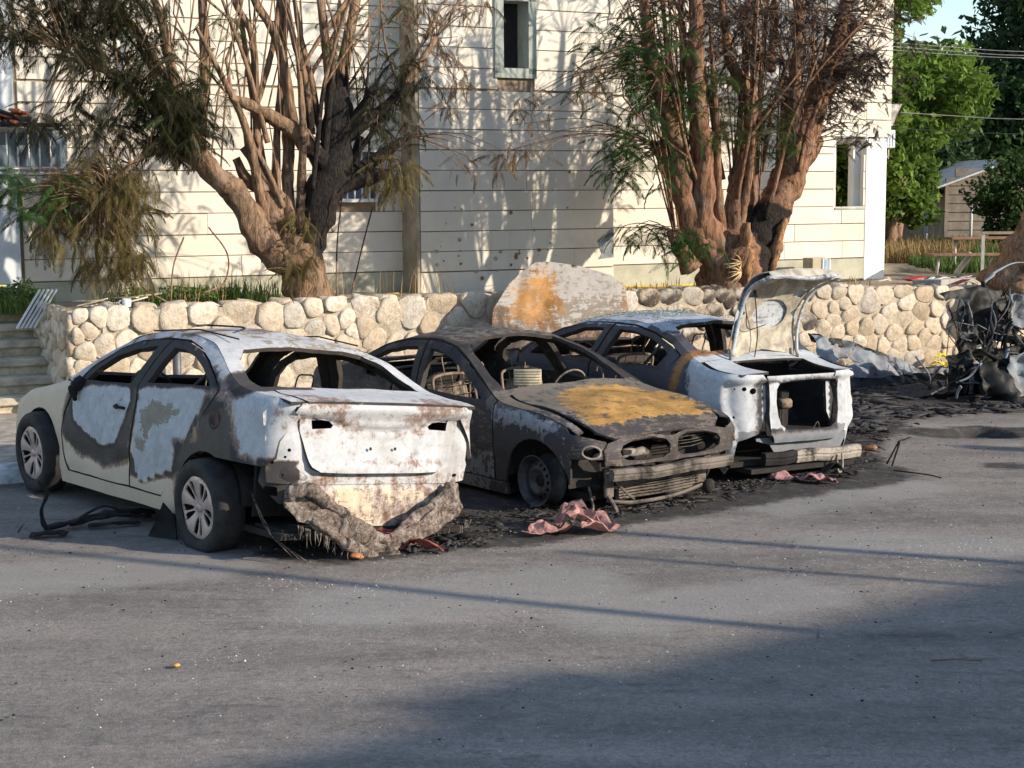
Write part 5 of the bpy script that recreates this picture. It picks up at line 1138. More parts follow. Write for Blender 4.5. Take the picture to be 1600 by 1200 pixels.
rim_ = MB(); Pr = [lidmap(.02)(q, s_) for q, s_ in lo_[5:15]]; rim_.tube(smooth_path(Pr, 3), .022, 6, flat=.6); Pr = [lidmap(.02)(q, s_) for q, s_ in lo_[17:27]]; rim_.tube(smooth_path(Pr, 3), .022, 6, flat=.6)
Pr = [lidmap(.012)(q, s_) for q, s_ in [(.42, LT - .04), (.3, LT - .01), (0, LT), (-.3, LT - .01), (-.42, LT - .04)]]; rim_.tube(smooth_path(Pr, 4), .03, 6, flat=.7)
c3.mb('flange', rim_, mat3, lid3)
wi = MB(); wi.tube(smooth_path([lidmap(.05)(.32, .62), lidmap(.06)(.24, .50), lidmap(.05)(.16, .36), lidmap(.05)(.12, .22), lidmap(.06)(.14, .06)], 5), .005, 5); wi.tube(smooth_path([lidmap(.05)(.33, .45), lidmap(.05)(.25, .30), lidmap(.05)(.05, .33)], 5), .004, 5); c3.mb('charred_wire', wi, M_black, lid3)
for sg in (1, -1):
    m = MB(); m.tube(smooth_path([(-.30, sg * .40, .94), (-.38, sg * .40, .99), (-.39, sg * .39, 1.05), (-.37, sg * .38, 1.12)]), .014, 6); c3.mb('hinge_arm', m, M_alu)
cabin(c3, .1, 2.1, ztop=.88); seat(c3, 1.05, .36, z=.38); seat(c3, 1.05, -.36, z=.38); seat(c3, .15, 0, 1.1, True, z=.36, tilt=.3)
for x_, sg in ((2.62, -1), (2.62, 1), (0.0, -1), (0.0, 1)): wheel(c3, x_, sg * .71, .198, sg, 'steel')
# crazed safety glass lying on the roof
gl = NT('crazed_green_glass', 0.25, spec=0.6); gl = gl.col(gl.ramp(gl.noise(gl.obj(), 40, 4, .7), [(.35, (.10, .17, .15)), (.6, (.38, .48, .43))]))
m = MB(); R = random.Random(2)
for k in range(520):
    x_ = R.uniform(.55, 1.55); v_ = R.uniform(-.2, .5) + .12 * math.sin(x_ * 5); X_, Y_, Z_ = c3.T(.012)(x_, v_); r_ = R.uniform(.006, .016); a_ = R.uniform(0, 6)
    m.put([(X_ + r_ * math.cos(a_ + q), Y_ + r_ * math.sin(a_ + q), Z_ + R.uniform(-.004, .012)) for q in (0, 1.6, 3.1, 4.7)], [(0, 1, 2, 3)])
c3.mb('shattered_glass', m, gl, rf, smooth=False)['kind'] = 'stuff'
# ============================================================ TREES
def bark(name, c0, c1, char=0.0, zchar=None):
    n = NT(name, 0.92, spec=0.2); p = n.obj(); pz = n.scale(p, (1, 1, 0.22))
    f = n.noise(pz, 22, 6, 0.7, 0.6); g = n.noise(p, 5, 5, 0.65); h = n.noise(pz, 60, 4, 0.7)
    c = n.mix(n.step(f, 0.36, 0.62), c0, c1); c = n.mix(n.step(g, 0.5, 0.72, 0, 0.55), c, (0.30, 0.24, 0.19))
    cm = n.attr('char'); c = n.mix(n.step(n.math('ADD', cm, n.math('MULTIPLY', n.math('SUBTRACT', g, 0.5), 1.3)), 0.38, 0.6, 0, 0.97), c, n.mix(n.step(h, 0.45, 0.7), (0.010, 0.009, 0.009), (0.045, 0.04, 0.038)))
    n.bump(n.math('ADD', f, n.math('MULTIPLY', h, 0.4)), 0.9, 0.03); return n.col(c)
M_bark1 = bark('grey_brown_bark', (0.095, 0.058, 0.037), (0.30, 0.195, 0.125)); M_bark2 = bark('red_brown_bark', (0.095, 0.050, 0.030), (0.30, 0.165, 0.10))
M_wood = bark('split_orange_wood', (0.16, 0.075, 0.035), (0.40, 0.22, 0.11)); M_twig = simple('thin_twig_bark', (0.16, 0.10, 0.065), 0.9, var=0.4, sc=9)
def leafmat(name, ca, cb, trans=0.35):
    m = bpy.data.materials.new(name); m.use_nodes = True; t = m.node_tree; b = t.nodes['Principled BSDF']; out = t.nodes['Material Output']
    at = t.nodes.new('ShaderNodeAttribute'); at.attribute_name = 'tone'; r = t.nodes.new('ShaderNodeValToRGB'); e = r.color_ramp.elements
    e[0].color = (*ca, 1); e[1].color = (*cb, 1); t.links.new(at.outputs['Fac'], r.inputs[0]); t.links.new(r.outputs[0], b.inputs['Base Color']); b.inputs['Roughness'].default_value = 0.6; b.inputs['Specular IOR Level'].default_value = 0.25
    tr = t.nodes.new('ShaderNodeBsdfTranslucent'); t.links.new(r.outputs[0], tr.inputs[0]); mx = t.nodes.new('ShaderNodeMixShader'); mx.inputs[0].default_value = trans
    t.links.new(b.outputs[0], mx.inputs[1]); t.links.new(tr.outputs[0], mx.inputs[2]); t.links.new(mx.outputs[0], out.inputs[0]); return m
LM = dict(dark=leafmat('wilted_dark_leaf', (0.020, 0.026, 0.014), (0.085, 0.075, 0.035)), olive=leafmat('wilted_olive_leaf', (0.075, 0.062, 0.022), (0.22, 0.17, 0.065)), green=leafmat('green_feather_leaf', (0.022, 0.055, 0.018), (0.07, 0.15, 0.035), .45),
          green2=leafmat('sparse_green_leaf', (0.025, 0.045, 0.015), (0.10, 0.14, 0.04), .4), brown=leafmat('scorched_brown_leaf', (0.09, 0.055, 0.03), (0.24, 0.16, 0.085)), char=leafmat('charred_leaf', (0.012, 0.009, 0.008), (0.085, 0.055, 0.038), .1))
def frond_base(npairs, width, fold, seed):
    R = random.Random(seed); V = []; F = []; nd = 8; pts = []
    for i in range(nd + 1):
        t = i / nd; pts.append(np.array([t * (1 - .18 * t), 0, -.38 * t * t]))
    for i in range(nd):      # rachis strip
        a, b = pts[i], pts[i + 1]; o = len(V); V += [a + [0, .006, 0], a - [0, .006, 0], b - [0, .005, 0], b + [0, .005, 0]]; F.append((o, o + 1, o + 2, o + 3))
    for k in range(npairs):
        t = .14 + .84 * k / npairs; p = np.array([t * (1 - .18 * t), 0, -.38 * t * t]); L = .19 * math.sin(math.pi * min(1, .22 + .74 * t)) ** .7 * R.uniform(.8, 1.1)
        for sg in (-1, 1):
            if R.random() < .08: continue
            dr = np.array([.45 + R.uniform(-.12, .12), sg * (1 - fold), -.25 - fold * 1.1 + R.uniform(-.15, .15)]); dr /= np.linalg.norm(dr)
            q1 = p + dr * L * .5; q2 = p + dr * L + np.array([.02, 0, -.10 * L - fold * .05]); wv = np.array([width, 0, .3 * width]); o = len(V)
            V += [p - wv * .5, p + wv * .5, q1 + wv, q1 - wv, q2 + wv * .3, q2 - wv * .3]; F += [(o, o + 1, o + 2, o + 3), (o + 3, o + 2, o + 4, o + 5)]
    return np.array(V), np.array(F)
FB = {k: [frond_base(28, w_ * .5, f_, s_) for s_ in range(3)] for k, (w_, f_) in dict(dark=(.017, .25), olive=(.015, .3), green=(.019, .1), green2=(.014, .2), brown=(.013, .6), char=(.014, .7)).items()}
SZ = dict(dark=(.28, .46), olive=(.26, .44), green=(.26, .42), green2=(.22, .36), brown=(.18, .32), char=(.13, .26)); DROOP = dict(dark=.55, olive=.95, green=.35, green2=.3, brown=.8, char=.3)
def foliage(parent, base, FOL, mult, bc, bspread, branches, seed):
    R = np.random.default_rng(seed); acc = {}; ends = []
    for L in branches:
        P = np.array(L)[:, :3]; k = smooth_path(P, 4); ends += list(k[len(k) // 3:])
    ends = np.array(ends); tw = MB()
    for kind, n_, poly in FOL:
        poly = [tuple(p) for p in poly]; lo = np.min(poly, 0); hi = np.max(poly, 0); want = int(n_ * mult * (1.5 if kind == 'char' else 1)); done = 0
        while done < want:
            c = R.random(2) * (hi - lo) + lo
            if not inpoly(np.array([c]), poly)[0]: continue
            b = bc + R.normal(0, bspread); C = np.array([c[0], b, c[1]]); e = ends[np.argmin(((ends - C) ** 2).sum(1) + R.random(len(ends)) * .15)]
            d0 = np.linalg.norm(C - e)
            if d0 > .12: mid = (C + e) / 2 + [0, 0, .10 * d0] + R.normal(0, .04, 3); tw.tube(smooth_path([e, mid, C], 3), [.008, .007, .007, .006, .005, .004, .003], 4, cap=False)
            m_ = int(R.integers(3, 7))
            for q in range(m_):
                s_ = R.uniform(*SZ[kind]); Vb, Fb_ = FB[kind][int(R.integers(3))]
                yaw = R.random() * 6.283; pt = -DROOP[kind] * R.uniform(.2, 1.3) + R.normal(0, .25); rl = R.normal(0, .5)
                cy, sy, cp, sp, cr_, sr_ = math.cos(yaw), math.sin(yaw), math.cos(pt), math.sin(pt), math.cos(rl), math.sin(rl)
                A = np.array([[cy, -sy, 0], [sy, cy, 0], [0, 0, 1]]) @ np.array([[cp, 0, -sp], [0, 1, 0], [sp, 0, cp]]) @ np.array([[1, 0, 0], [0, cr_, -sr_], [0, sr_, cr_]])
                V = (Vb * s_) @ A.T + C + R.normal(0, .05, 3); a_ = acc.setdefault(kind, [[], [], 0, []]); a_[0].append(V); a_[1].append(Fb_ + a_[2]); a_[2] += len(V); a_[3].append(np.full(len(V), np.clip(R.normal(.45, .25), 0, 1)))
                done += 1
    for k, a_ in acc.items():
        V = np.concatenate(a_[0]) - base; o = add('crown' if 'green' in k else 'wilted_foliage', V, np.concatenate(a_[1]), LM[k], parent, smooth=False, attrs={'tone': np.concatenate(a_[3])}); o['kind'] = 'stuff'
    o = add('twigs', tw.arr() - base, tw.f, M_twig, parent); o['kind'] = 'stuff'
def tree(name, label, branches, mats, charfn, base, seed, n_trunk=1, knots=()):
    t = fthing(name, label, 'tree', base[0], base[1], base[2]); bs = np.array(base)
    for i, L in enumerate(branches):
        P = smooth_path(np.array(L), 7); r_ = P[:, 3].copy()
        if i == 0: r_[:3] *= [1.18, 1.10, 1.04]
        V, F = tube(P[:, :3], np.maximum(r_, .004), 18 if r_.max() > .12 else (10 if r_.max() > .05 else 7), True, .30 if r_.max() > .08 else .18, seed + i * 1.7, 1.0, 6.0, ridge=.05 if r_.max() > .05 else 0)
        V = np.array(V); ch = charfn(V, i); add('trunk' if i == 0 else 'limb', V - bs, F, mats(i), t, attrs={'char': ch})
    return t
TREE1=[[(-8.0,0.62,1.11,0.29),(-8.03,0.62,1.3,0.256),(-8.07,0.62,1.55,0.228),(-8.11,0.62,1.77,0.223),(-8.09,0.62,1.9100000000000001,0.1115)],[(-8.08,0.62,1.25,0.177),(-8.16,0.62,1.55,0.161),(-8.41,0.58,1.68,0.166),(-8.62,0.54,1.95,0.161),(-8.84,0.5,2.33,0.138),(-9.1,0.46,2.55,0.119),(-9.28,0.44,2.78,0.114),(-9.36,0.44,2.95,0.09)],[(-8.05,0.62,1.36,0.198),(-8.09,0.62,1.66,0.18),(-7.93,0.63,1.96,0.18),(-7.79,0.63,2.37,0.214),(-7.65,0.64,2.72,0.19),(-7.62,0.65,3.08,0.176),(-7.62,0.65,3.43,0.133),(-7.63,0.65,3.52,0.109)],[(-7.7,0.62,2.44,0.147),(-7.4,0.56,2.51,0.105),(-7.08,0.53,2.58,0.062)],[(-7.48,0.62,2.47,0.071),(-7.39,0.67,2.76,0.057),(-7.33,0.69,2.99,0.047)],[(-7.43,0.62,2.58,0.076),(-7.05,0.68,2.8,0.066),(-6.7,0.71,3.02,0.033)],[(-7.53,0.62,2.97,0.086),(-7.16,0.49,3.28,0.057),(-6.9,0.36,3.56,0.048),(-6.54,0.32,4.09,0.028)],[(-7.53,0.62,3.08,0.071),(-7.38,0.4,3.35,0.052),(-7.34,0.28,3.5,0.043)],[(-7.63,0.62,3.36,0.081),(-7.5,0.7,3.9,0.062),(-7.32,0.77,4.51,0.052),(-7.15,0.85,5.1,0.038),(-7.04,0.86,5.74,0.028)],[(-7.68,0.62,3.43,0.062),(-7.77,0.55,3.91,0.038),(-7.86,0.47,4.45,0.038),(-7.93,0.45,5.06,0.024)],[(-7.75,0.62,2.64,0.128),(-8.1,0.56,3.0,0.1),(-8.41,0.5,3.17,0.076),(-8.77,0.44,3.33,0.052),(-8.91,0.43,3.37,0.038)],[(-8.12,0.6,1.45,0.084),(-8.2,0.62,1.8,0.076),(-8.2,0.7,2.37,0.071),(-8.16,0.77,2.91,0.067),(-8.15,0.85,3.36,0.057),(-8.14,0.92,3.93,0.048),(-8.11,0.97,4.5,0.043),(-8.07,0.97,5.19,0.033)],[(-8.14,0.62,3.07,0.067),(-8.24,0.61,3.69,0.057),(-8.36,0.61,4.11,0.047),(-8.56,0.6,4.43,0.043),(-8.67,0.6,4.9,0.029)],[(-8.55,0.62,3.34,0.029),(-8.45,0.7,3.56,0.033),(-8.3,0.77,4.01,0.033),(-8.2,0.85,4.48,0.028),(-8.17,0.86,5.03,0.024)],[(-7.94,0.62,3.0,0.048),(-7.99,0.61,3.56,0.043),(-8.13,0.61,4.06,0.038),(-8.21,0.6,4.45,0.033)],[(-9.21,0.62,2.89,0.067),(-9.12,0.66,3.6,0.057),(-9.11,0.7,4.41,0.047),(-9.15,0.72,5.15,0.033)],[(-9.29,0.62,2.82,0.057),(-9.46,0.56,3.45,0.057),(-9.56,0.49,3.84,0.052),(-9.64,0.43,4.2,0.043),(-9.79,0.38,4.54,0.038),(-9.96,0.38,4.91,0.024)],[(-8.51,0.62,2.37,0.071),(-8.58,0.68,2.68,0.062),(-8.7,0.71,2.86,0.043)],[(-8.2,0.6,1.81,0.057),(-8.34,0.62,2.16,0.052),(-8.3,0.73,3.07,0.038),(-8.19,0.84,3.64,0.033),(-8.07,0.88,4.63,0.029)],[(-8.3,0.6,2.3,0.052),(-8.56,0.62,2.65,0.047),(-8.56,0.63,3.18,0.043),(-8.59,0.63,4.03,0.038),(-8.78,0.64,4.42,0.033),(-8.88,0.64,4.89,0.024)],[(-8.38,0.62,2.02,0.119),(-8.47,0.69,2.34,0.09),(-8.66,0.77,2.54,0.071),(-8.76,0.79,2.74,0.047)],[(-7.85,0.62,3.08,0.043),(-7.9,0.67,3.57,0.038),(-8.0,0.72,4.06,0.033),(-8.09,0.74,4.68,0.024)],[(-7.03,0.62,4.93,0.033),(-7.4,0.49,4.62,0.029),(-7.91,0.36,4.03,0.024),(-8.15,0.31,3.67,0.019)],[(-7.46,0.62,4.49,0.028),(-7.63,0.7,4.07,0.028),(-7.84,0.78,3.72,0.024),(-7.99,0.8,3.36,0.024)],[(-9.35,0.6,2.75,0.06),(-9.7,0.55,3.2,0.045),(-10.2,0.5,3.6,0.03),(-10.6,0.45,3.8,0.015)],[(-9.3,0.6,3.0,0.06),(-9.6,0.7,3.7,0.045),(-10.0,0.75,4.3,0.03),(-10.4,0.8,4.7,0.015)],[(-9.3,0.6,2.7,0.05),(-9.7,0.45,2.8,0.03),(-10.1,0.35,2.6,0.02),(-10.35,0.3,2.3,0.012)],[(-8.25,0.6,1.62,0.066),(-8.54,0.6,2.28,0.055),(-8.76,0.42,3.08,0.042),(-9.26,0.42,4.09,0.02)],[(-8.16,0.6,1.62,0.066),(-8.32,0.6,1.94,0.055),(-8.44,0.85,2.74,0.042),(-8.71,0.85,4.86,0.02)],[(-8.07,0.6,1.62,0.066),(-8.09,0.6,2.22,0.055),(-8.11,0.41,3.02,0.042),(-8.16,0.41,4.03,0.02)],[(-7.98,0.6,1.62,0.066),(-7.87,0.6,2.26,0.055),(-7.79,0.52,3.06,0.042),(-7.61,0.52,4.47,0.02)]]
TREE2=[[(-2.32,0.55,0.95,0.445),(-2.3,0.55,1.2,0.4),(-2.27,0.55,1.53,0.438),(-2.27,0.55,1.73,0.351),(-2.27,0.55,1.89,0.107),(-2.15,0.52,2.1,0.06)],[(-2.38,0.52,1.15,0.244),(-2.58,0.55,1.53,0.21242),(-2.81,0.57,1.82,0.19178),(-3.05,0.59,2.35,0.14706),(-3.25,0.61,2.73,0.13072),(-3.41,0.61,2.94,0.10234)],[(-3.02,0.55,2.27,0.11868000000000001),(-3.14,0.52,2.7,0.13072),(-3.28,0.49,3.14,0.11438000000000001),(-3.47,0.46,3.6,0.09804),(-3.62,0.43,4.05,0.09029999999999999),(-3.71,0.41,4.58,0.06536),(-3.79,0.41,5.33,0.044719999999999996)],[(-2.4,0.52,1.4,0.216),(-2.63,0.55,1.78,0.18748),(-2.8,0.48,2.11,0.1591),(-2.84,0.41,2.76,0.12642),(-2.97,0.34,3.29,0.11868000000000001),(-3.06,0.27,3.91,0.10234),(-3.09,0.22,4.52,0.0817),(-3.16,0.22,5.42,0.05332)],[(-2.85,0.55,2.11,0.10664),(-2.56,0.72,2.65,0.07396),(-2.37,0.81,3.05,0.057620000000000005)],[(-2.26,0.52,1.31,0.216),(-2.23,0.55,1.69,0.18748),(-2.26,0.55,2.18,0.13846),(-2.13,0.54,2.75,0.13072),(-2.06,0.54,3.32,0.12297999999999999),(-2.13,0.54,3.64,0.10578),(-2.36,0.53,4.0,0.0731),(-2.48,0.53,4.58,0.05332),(-2.59,0.53,5.43,0.03698)],[(-2.34,0.55,2.34,0.04042),(-2.12,0.6,3.08,0.04128),(-2.03,0.65,3.97,0.03698),(-1.97,0.7,4.94,0.03268),(-1.96,0.7,5.73,0.02494)],[(-1.93,0.55,1.77,0.16770000000000002),(-1.67,0.64,2.18,0.11868000000000001),(-1.39,0.72,2.67,0.09374),(-1.27,0.81,3.18,0.06966),(-1.3,0.82,3.74,0.04128)],[(-2.19,0.52,1.14,0.232),(-2.03,0.55,1.52,0.202),(-1.75,0.58,1.93,0.229),(-1.39,0.61,2.46,0.213),(-1.11,0.63,3.09,0.192),(-0.83,0.66,3.66,0.159),(-0.64,0.69,3.98,0.122),(-0.44,0.7,4.69,0.082),(-0.33,0.7,5.61,0.049)],[(-1.47,0.55,2.42,0.14276),(-1.11,0.68,2.76,0.14706),(-0.82,0.81,2.95,0.12211999999999999),(-0.77,0.84,3.09,0.08600000000000001)],[(-1.29,0.55,2.84,0.09374),(-1.35,0.53,3.49,0.08600000000000001),(-1.34,0.5,4.22,0.07396),(-1.33,0.48,5.11,0.04902),(-1.29,0.48,5.75,0.03268)],[(-1.97,0.55,2.91,0.056760000000000005),(-1.73,0.69,3.29,0.04902),(-1.54,0.76,3.46,0.04128)],[(-2.92,0.55,1.38,0.12211999999999999),(-3.13,0.52,1.67,0.09374),(-3.22,0.51,1.87,0.0774)],[(-1.71,0.55,3.89,0.056760000000000005),(-1.53,0.75,4.48,0.05332),(-1.44,0.85,5.31,0.03698)],[(-3.13,0.55,3.22,0.04902),(-2.96,0.72,4.02,0.03698),(-2.95,0.82,5.06,0.03268)],[(-2.51,0.55,1.65,0.085),(-2.9,0.6,2.35,0.062),(-3.11,0.66,3.15,0.045),(-3.37,0.66,5.27,0.022)],[(-2.4,0.55,1.59,0.085),(-2.57,0.47,2.29,0.062),(-2.66,0.39,3.09,0.045),(-2.78,0.39,4.46,0.022)],[(-2.28,0.55,1.45,0.085),(-2.21,0.43,2.15,0.062),(-2.17,0.32,2.95,0.045),(-2.13,0.32,5.12,0.022)],[(-2.16,0.55,1.62,0.085),(-1.9,0.66,2.32,0.062),(-1.76,0.77,3.12,0.045),(-1.59,0.77,5.33,0.022)],[(-2.05,0.55,1.53,0.085),(-1.58,0.59,2.23,0.062),(-1.32,0.62,3.03,0.045),(-1.0,0.62,3.88,0.022)]]
FOL1=[('dark',180,[(-11.39,4.65),(-10.0,4.73),(-9.35,4.31),(-9.7,3.97),(-10.3,3.85),(-10.5,3.62),(-10.88,3.79),(-11.06,3.91),(-11.31,3.9)]),('dark',133,[(-10.5,3.71),(-9.63,3.97),(-9.3,3.59),(-9.11,3.05),(-9.33,2.78),(-9.8,2.91),(-10.33,2.94),(-10.91,3.03),(-11.0,3.22),(-10.51,3.36)]),('olive',142,[(-10.86,2.64),(-10.34,2.87),(-9.84,2.71),(-9.82,2.18),(-9.94,2.04),(-10.37,1.92),(-10.7,1.86),(-10.95,2.06),(-10.84,2.38)]),('green',26,[(-11.43,2.64),(-10.93,2.61),(-10.62,2.38),(-10.88,2.12),(-11.32,2.19)]),('olive',36,[(-10.51,1.85),(-10.24,1.95),(-9.91,1.77),(-9.95,1.57),(-10.32,1.55)]),('green2',40,[(-10.09,4.21),(-8.43,4.43),(-8.38,3.61),(-9.1,3.39),(-9.46,2.85),(-10.0,3.17)]),('dark',76,[(-9.72,3.51),(-9.1,3.46),(-9.33,2.81),(-9.73,2.98)]),('brown',30,[(-6.78,4.65),(-5.73,4.56),(-5.82,4.13),(-6.39,3.74),(-6.71,3.88)]),('dark',41,[(-7.18,4.07),(-6.63,4.02),(-6.73,2.87),(-7.12,2.8),(-7.42,3.15)]),('olive',18,[(-7.2,2.87),(-6.73,2.58),(-6.81,2.36),(-7.2,2.65)]),('brown',8,[(-6.2,2.88),(-5.75,2.8),(-5.79,2.54),(-6.12,2.64)]),('brown',10,[(-6.39,3.67),(-6.07,3.75),(-6.15,3.35),(-6.48,3.27)]),('olive',24,[(-8.35,2.16),(-8.05,2.23),(-8.14,1.66),(-8.36,1.46)]),('green2',60,[(-11.51,6.1),(-6.28,6.65),(-6.77,4.93),(-11.57,4.7)]),('green2',14,[(-8.36,4.43),(-6.94,4.5),(-7.1,4.07),(-8.09,3.83)])]
FOL2=[('char',460,[(-3.88,4.8),(0.13,5.02),(0.12,4.35),(-0.21,3.68),(-0.62,3.25),(-0.95,3.82),(-1.47,4.01),(-1.87,3.8),(-2.66,3.89),(-3.24,4.22),(-3.79,4.05)]),('char',120,[(-0.97,4.31),(0.04,4.35),(-0.08,3.18),(-0.61,2.75),(-1.16,3.57)]),('green',90,[(-4.2,4.41),(-3.7,4.51),(-3.33,3.83),(-3.23,3.13),(-3.41,2.82),(-3.87,2.43),(-4.1,2.66),(-4.17,3.42)]),('green2',69,[(-3.42,3.98),(-2.27,3.86),(-2.36,2.91),(-3.03,2.9),(-3.42,3.36)]),('green',18,[(-3.59,1.88),(-3.22,1.91),(-3.07,1.67),(-3.4,1.52)]),('char',60,[(-2.37,3.86),(-1.16,3.9),(-1.25,3.24),(-1.86,2.99),(-2.26,3.15)]),('green2',30,[(-2.17,3.39),(-1.36,3.32),(-1.55,2.67),(-2.16,2.75)]),('brown',21,[(-5.11,3.78),(-4.68,3.9),(-4.86,3.33),(-5.29,2.73),(-5.37,2.8)]),('brown',12,[(-4.86,3.89),(-4.24,3.95),(-4.33,3.65),(-4.77,3.56)]),('char',108,[(-4.16,6.56),(0.34,7.0),(0.19,5.02),(-3.97,4.79)]),('green2',40,[(-4.68,6.51),(-0.93,7.19),(-2.87,5.16),(-4.33,4.92)])]
def char1(V, i):
    x, z = V[:, 0], V[:, 2]; d_ = np.exp(-(((x + 7.52) / .5) ** 2 + ((z - 2.55) / 1.05) ** 2) * .9) * 1.7
    if i in (2, 3, 4, 5, 6, 7): d_ = d_ + .55 * (z < 3.6)
    if i == 10: d_ *= .7
    return np.clip(np.where((z < 1.55) & (x < -7.7), 0, d_) - (.5 if i in (1, 11, 12, 24) else 0), 0, 1)
R = random.Random(21)
def grow(out, p, d, L, r, depth, rr):
    P = [tuple(p) + (r,)]; n_ = 4; q = np.array(p, float); d = np.array(d, float)
    for i in range(n_):
        d = d + np.array([rr.gauss(0, .10), rr.gauss(0, .08), .06 + rr.gauss(0, .05)]); d /= np.linalg.norm(d); q = q + d * L / n_; P.append(tuple(q) + (r * (1 - .5 * (i + 1) / n_),))
        if depth > 0 and i in (1, 2, 3) and rr.random() < .8:
            sd = rr.choice([-1, 1]); d2 = d + np.array([sd * rr.uniform(.35, .8), rr.uniform(-.4, .4), rr.uniform(-.1, .1)]); grow(out, q, d2 / np.linalg.norm(d2), L * rr.uniform(.5, .75), r * .5, depth - 1, rr)
    out.append([tuple(map(float, v)) for v in P])
t1b = list(TREE1)
SH1 = [q for L in TREE1[1:] for q in smooth_path(np.array(L), 4) if 1.9 < q[2] < 3.6]
for k in range(34):      # thin upright shoots grown from the limbs
    q = SH1[R.randrange(len(SH1))]; top = q[2] + R.uniform(1.2, 2.8); dx = R.uniform(-.4, .45); bo = q[1]
    t1b.append([(q[0], bo, q[2], .012), (q[0] + dx * .3, bo + R.uniform(-.1, .1), q[2] + (top - q[2]) * .4, .010), (q[0] + dx, bo + R.uniform(-.2, .2), top, .004)])
for x_, z_, dx_ in ((-8.3, 2.2, -.5), (-8.0, 2.4, -.1), (-7.7, 2.6, .25), (-9.1, 2.7, -.7), (-7.5, 2.7, .8), (-8.5, 2.9, -.25)): grow(t1b, (x_, .6 + R.uniform(-.15, .1), z_), (dx_, R.uniform(-.2, .1), 1), R.uniform(1.6, 2.3), .032, 2, R)
for pts in ([(-10.35, .3, 2.1), (-10.1, .35, 1.75), (-9.95, .35, 1.4), (-9.7, .3, 1.22)], [(-9.2, .4, 2.0), (-9.0, .4, 1.7), (-9.05, .4, 1.4), (-9.3, .35, 1.3)], [(-9.5, .3, 1.9), (-9.62, .3, 1.6), (-9.66, .3, 1.24)], [(-7.7, .3, 2.4), (-7.78, .3, 1.8), (-7.8, .3, 1.2)], [(-7.35, .3, 2.2), (-7.5, .3, 1.7), (-7.62, .3, 1.25)]):
    t1b.append([(a, b, z, .009) for a, b, z in pts])
B1 = (-8.03, .62, 1.05); T1 = tree('left_tree', 'left tree with a forked trunk charred black on its right limb and drooping wilted fronds', t1b, lambda i: M_bark1, char1, B1, 3.0)
foliage(T1, np.array(B1), FOL1, 3.6, .55, .32, TREE1, 5)
def char2(V, i):
    x, b, z = V[:, 0], V[:, 1], V[:, 2]; d_ = np.exp(-(((x + 1.92) / .17) ** 2 + ((z - 1.35) / .5) ** 2)) * 1.3 + np.exp(-(((x + 1.8) / .35) ** 2 + ((z - 1.95) / .28) ** 2)) * 1.2
    return np.clip(d_ + .25 * (z > 3.4), 0, 1)
t2b = list(TREE2)
SH2 = [q for L in TREE2[1:] for q in smooth_path(np.array(L), 4) if 1.6 < q[2] < 3.2]
for k in range(95):
    q = SH2[R.randrange(len(SH2))]; top = q[2] + R.uniform(1.3, 3.0); dx = (q[0] + 2.0) * R.uniform(.1, .5) + R.uniform(-.25, .25); bo = q[1]
    t2b.append([(q[0], bo, q[2], .013), (q[0] + dx * .35, bo + R.uniform(-.1, .1), q[2] + (top - q[2]) * .45, .010), (q[0] + dx, bo + R.uniform(-.2, .2), top, .004)])
for x_, z_, dx_ in ((-2.7, 2.0, -.5), (-2.3, 1.9, .0), (-1.9, 2.0, .4), (-1.6, 2.2, .55), (-2.9, 2.4, -.3), (-1.4, 2.6, .5), (-2.4, 2.5, -.1), (-1.8, 2.6, .3)): grow(t2b, (x_, .52 + R.uniform(-.2, .1), z_), (dx_, R.uniform(-.25, .15), 1), R.uniform(1.6, 2.4), .036, 2, R)
B2 = (-2.28, .52, .95); T2 = tree('right_tree', 'right tree with a thick split red brown trunk and a scorched black crown', t2b, lambda i: M_bark2, char2, B2, 9.0)
foliage(T2, np.array(B2), [(k_, int(n_ * (2.0 if 'green' in k_ else 1)), p_) for k_, n_, p_ in FOL2], 2.9, .5, .38, TREE2, 6)
for pts, rr in (([(-2.34, .22, 1.05), (-2.36, .20, 1.5), (-2.30, .24, 1.95)], [.10, .13, .07]), ([(-1.90, .30, 1.2), (-1.78, .30, 1.6), (-1.62, .34, 2.0)], [.06, .10, .05])):
    P = smooth_path(pts, 6); V, F = tube(P, np.interp(np.linspace(0, 1, len(P)), [0, .5, 1], rr), 14, True, .8, 4.0, .6, 7.0); add('split_wood', np.array(V) - np.array(B2), F, M_wood, T2, attrs={'char': np.zeros(len(V))})
m = MB()
for k in range(22):
    a_ = R.uniform(2.2, 4.0); L_ = R.uniform(.16, .34); c_ = np.array([-2.45, .12, 1.34 if k % 3 else 1.45]) - np.array(B2); e_ = c_ + np.array([math.cos(a_) * L_, -.08, math.sin(a_) * L_ * .8 - .02]); m.tube([c_, (c_ + e_) / 2 + [0, -.03, .01], e_], [.009, .011, .003], 5, flat=.5)
m.build('splintered_strips', simple('pale_straw_wood', (.52, .38, .22), .85, var=.3, sc=12), T2)

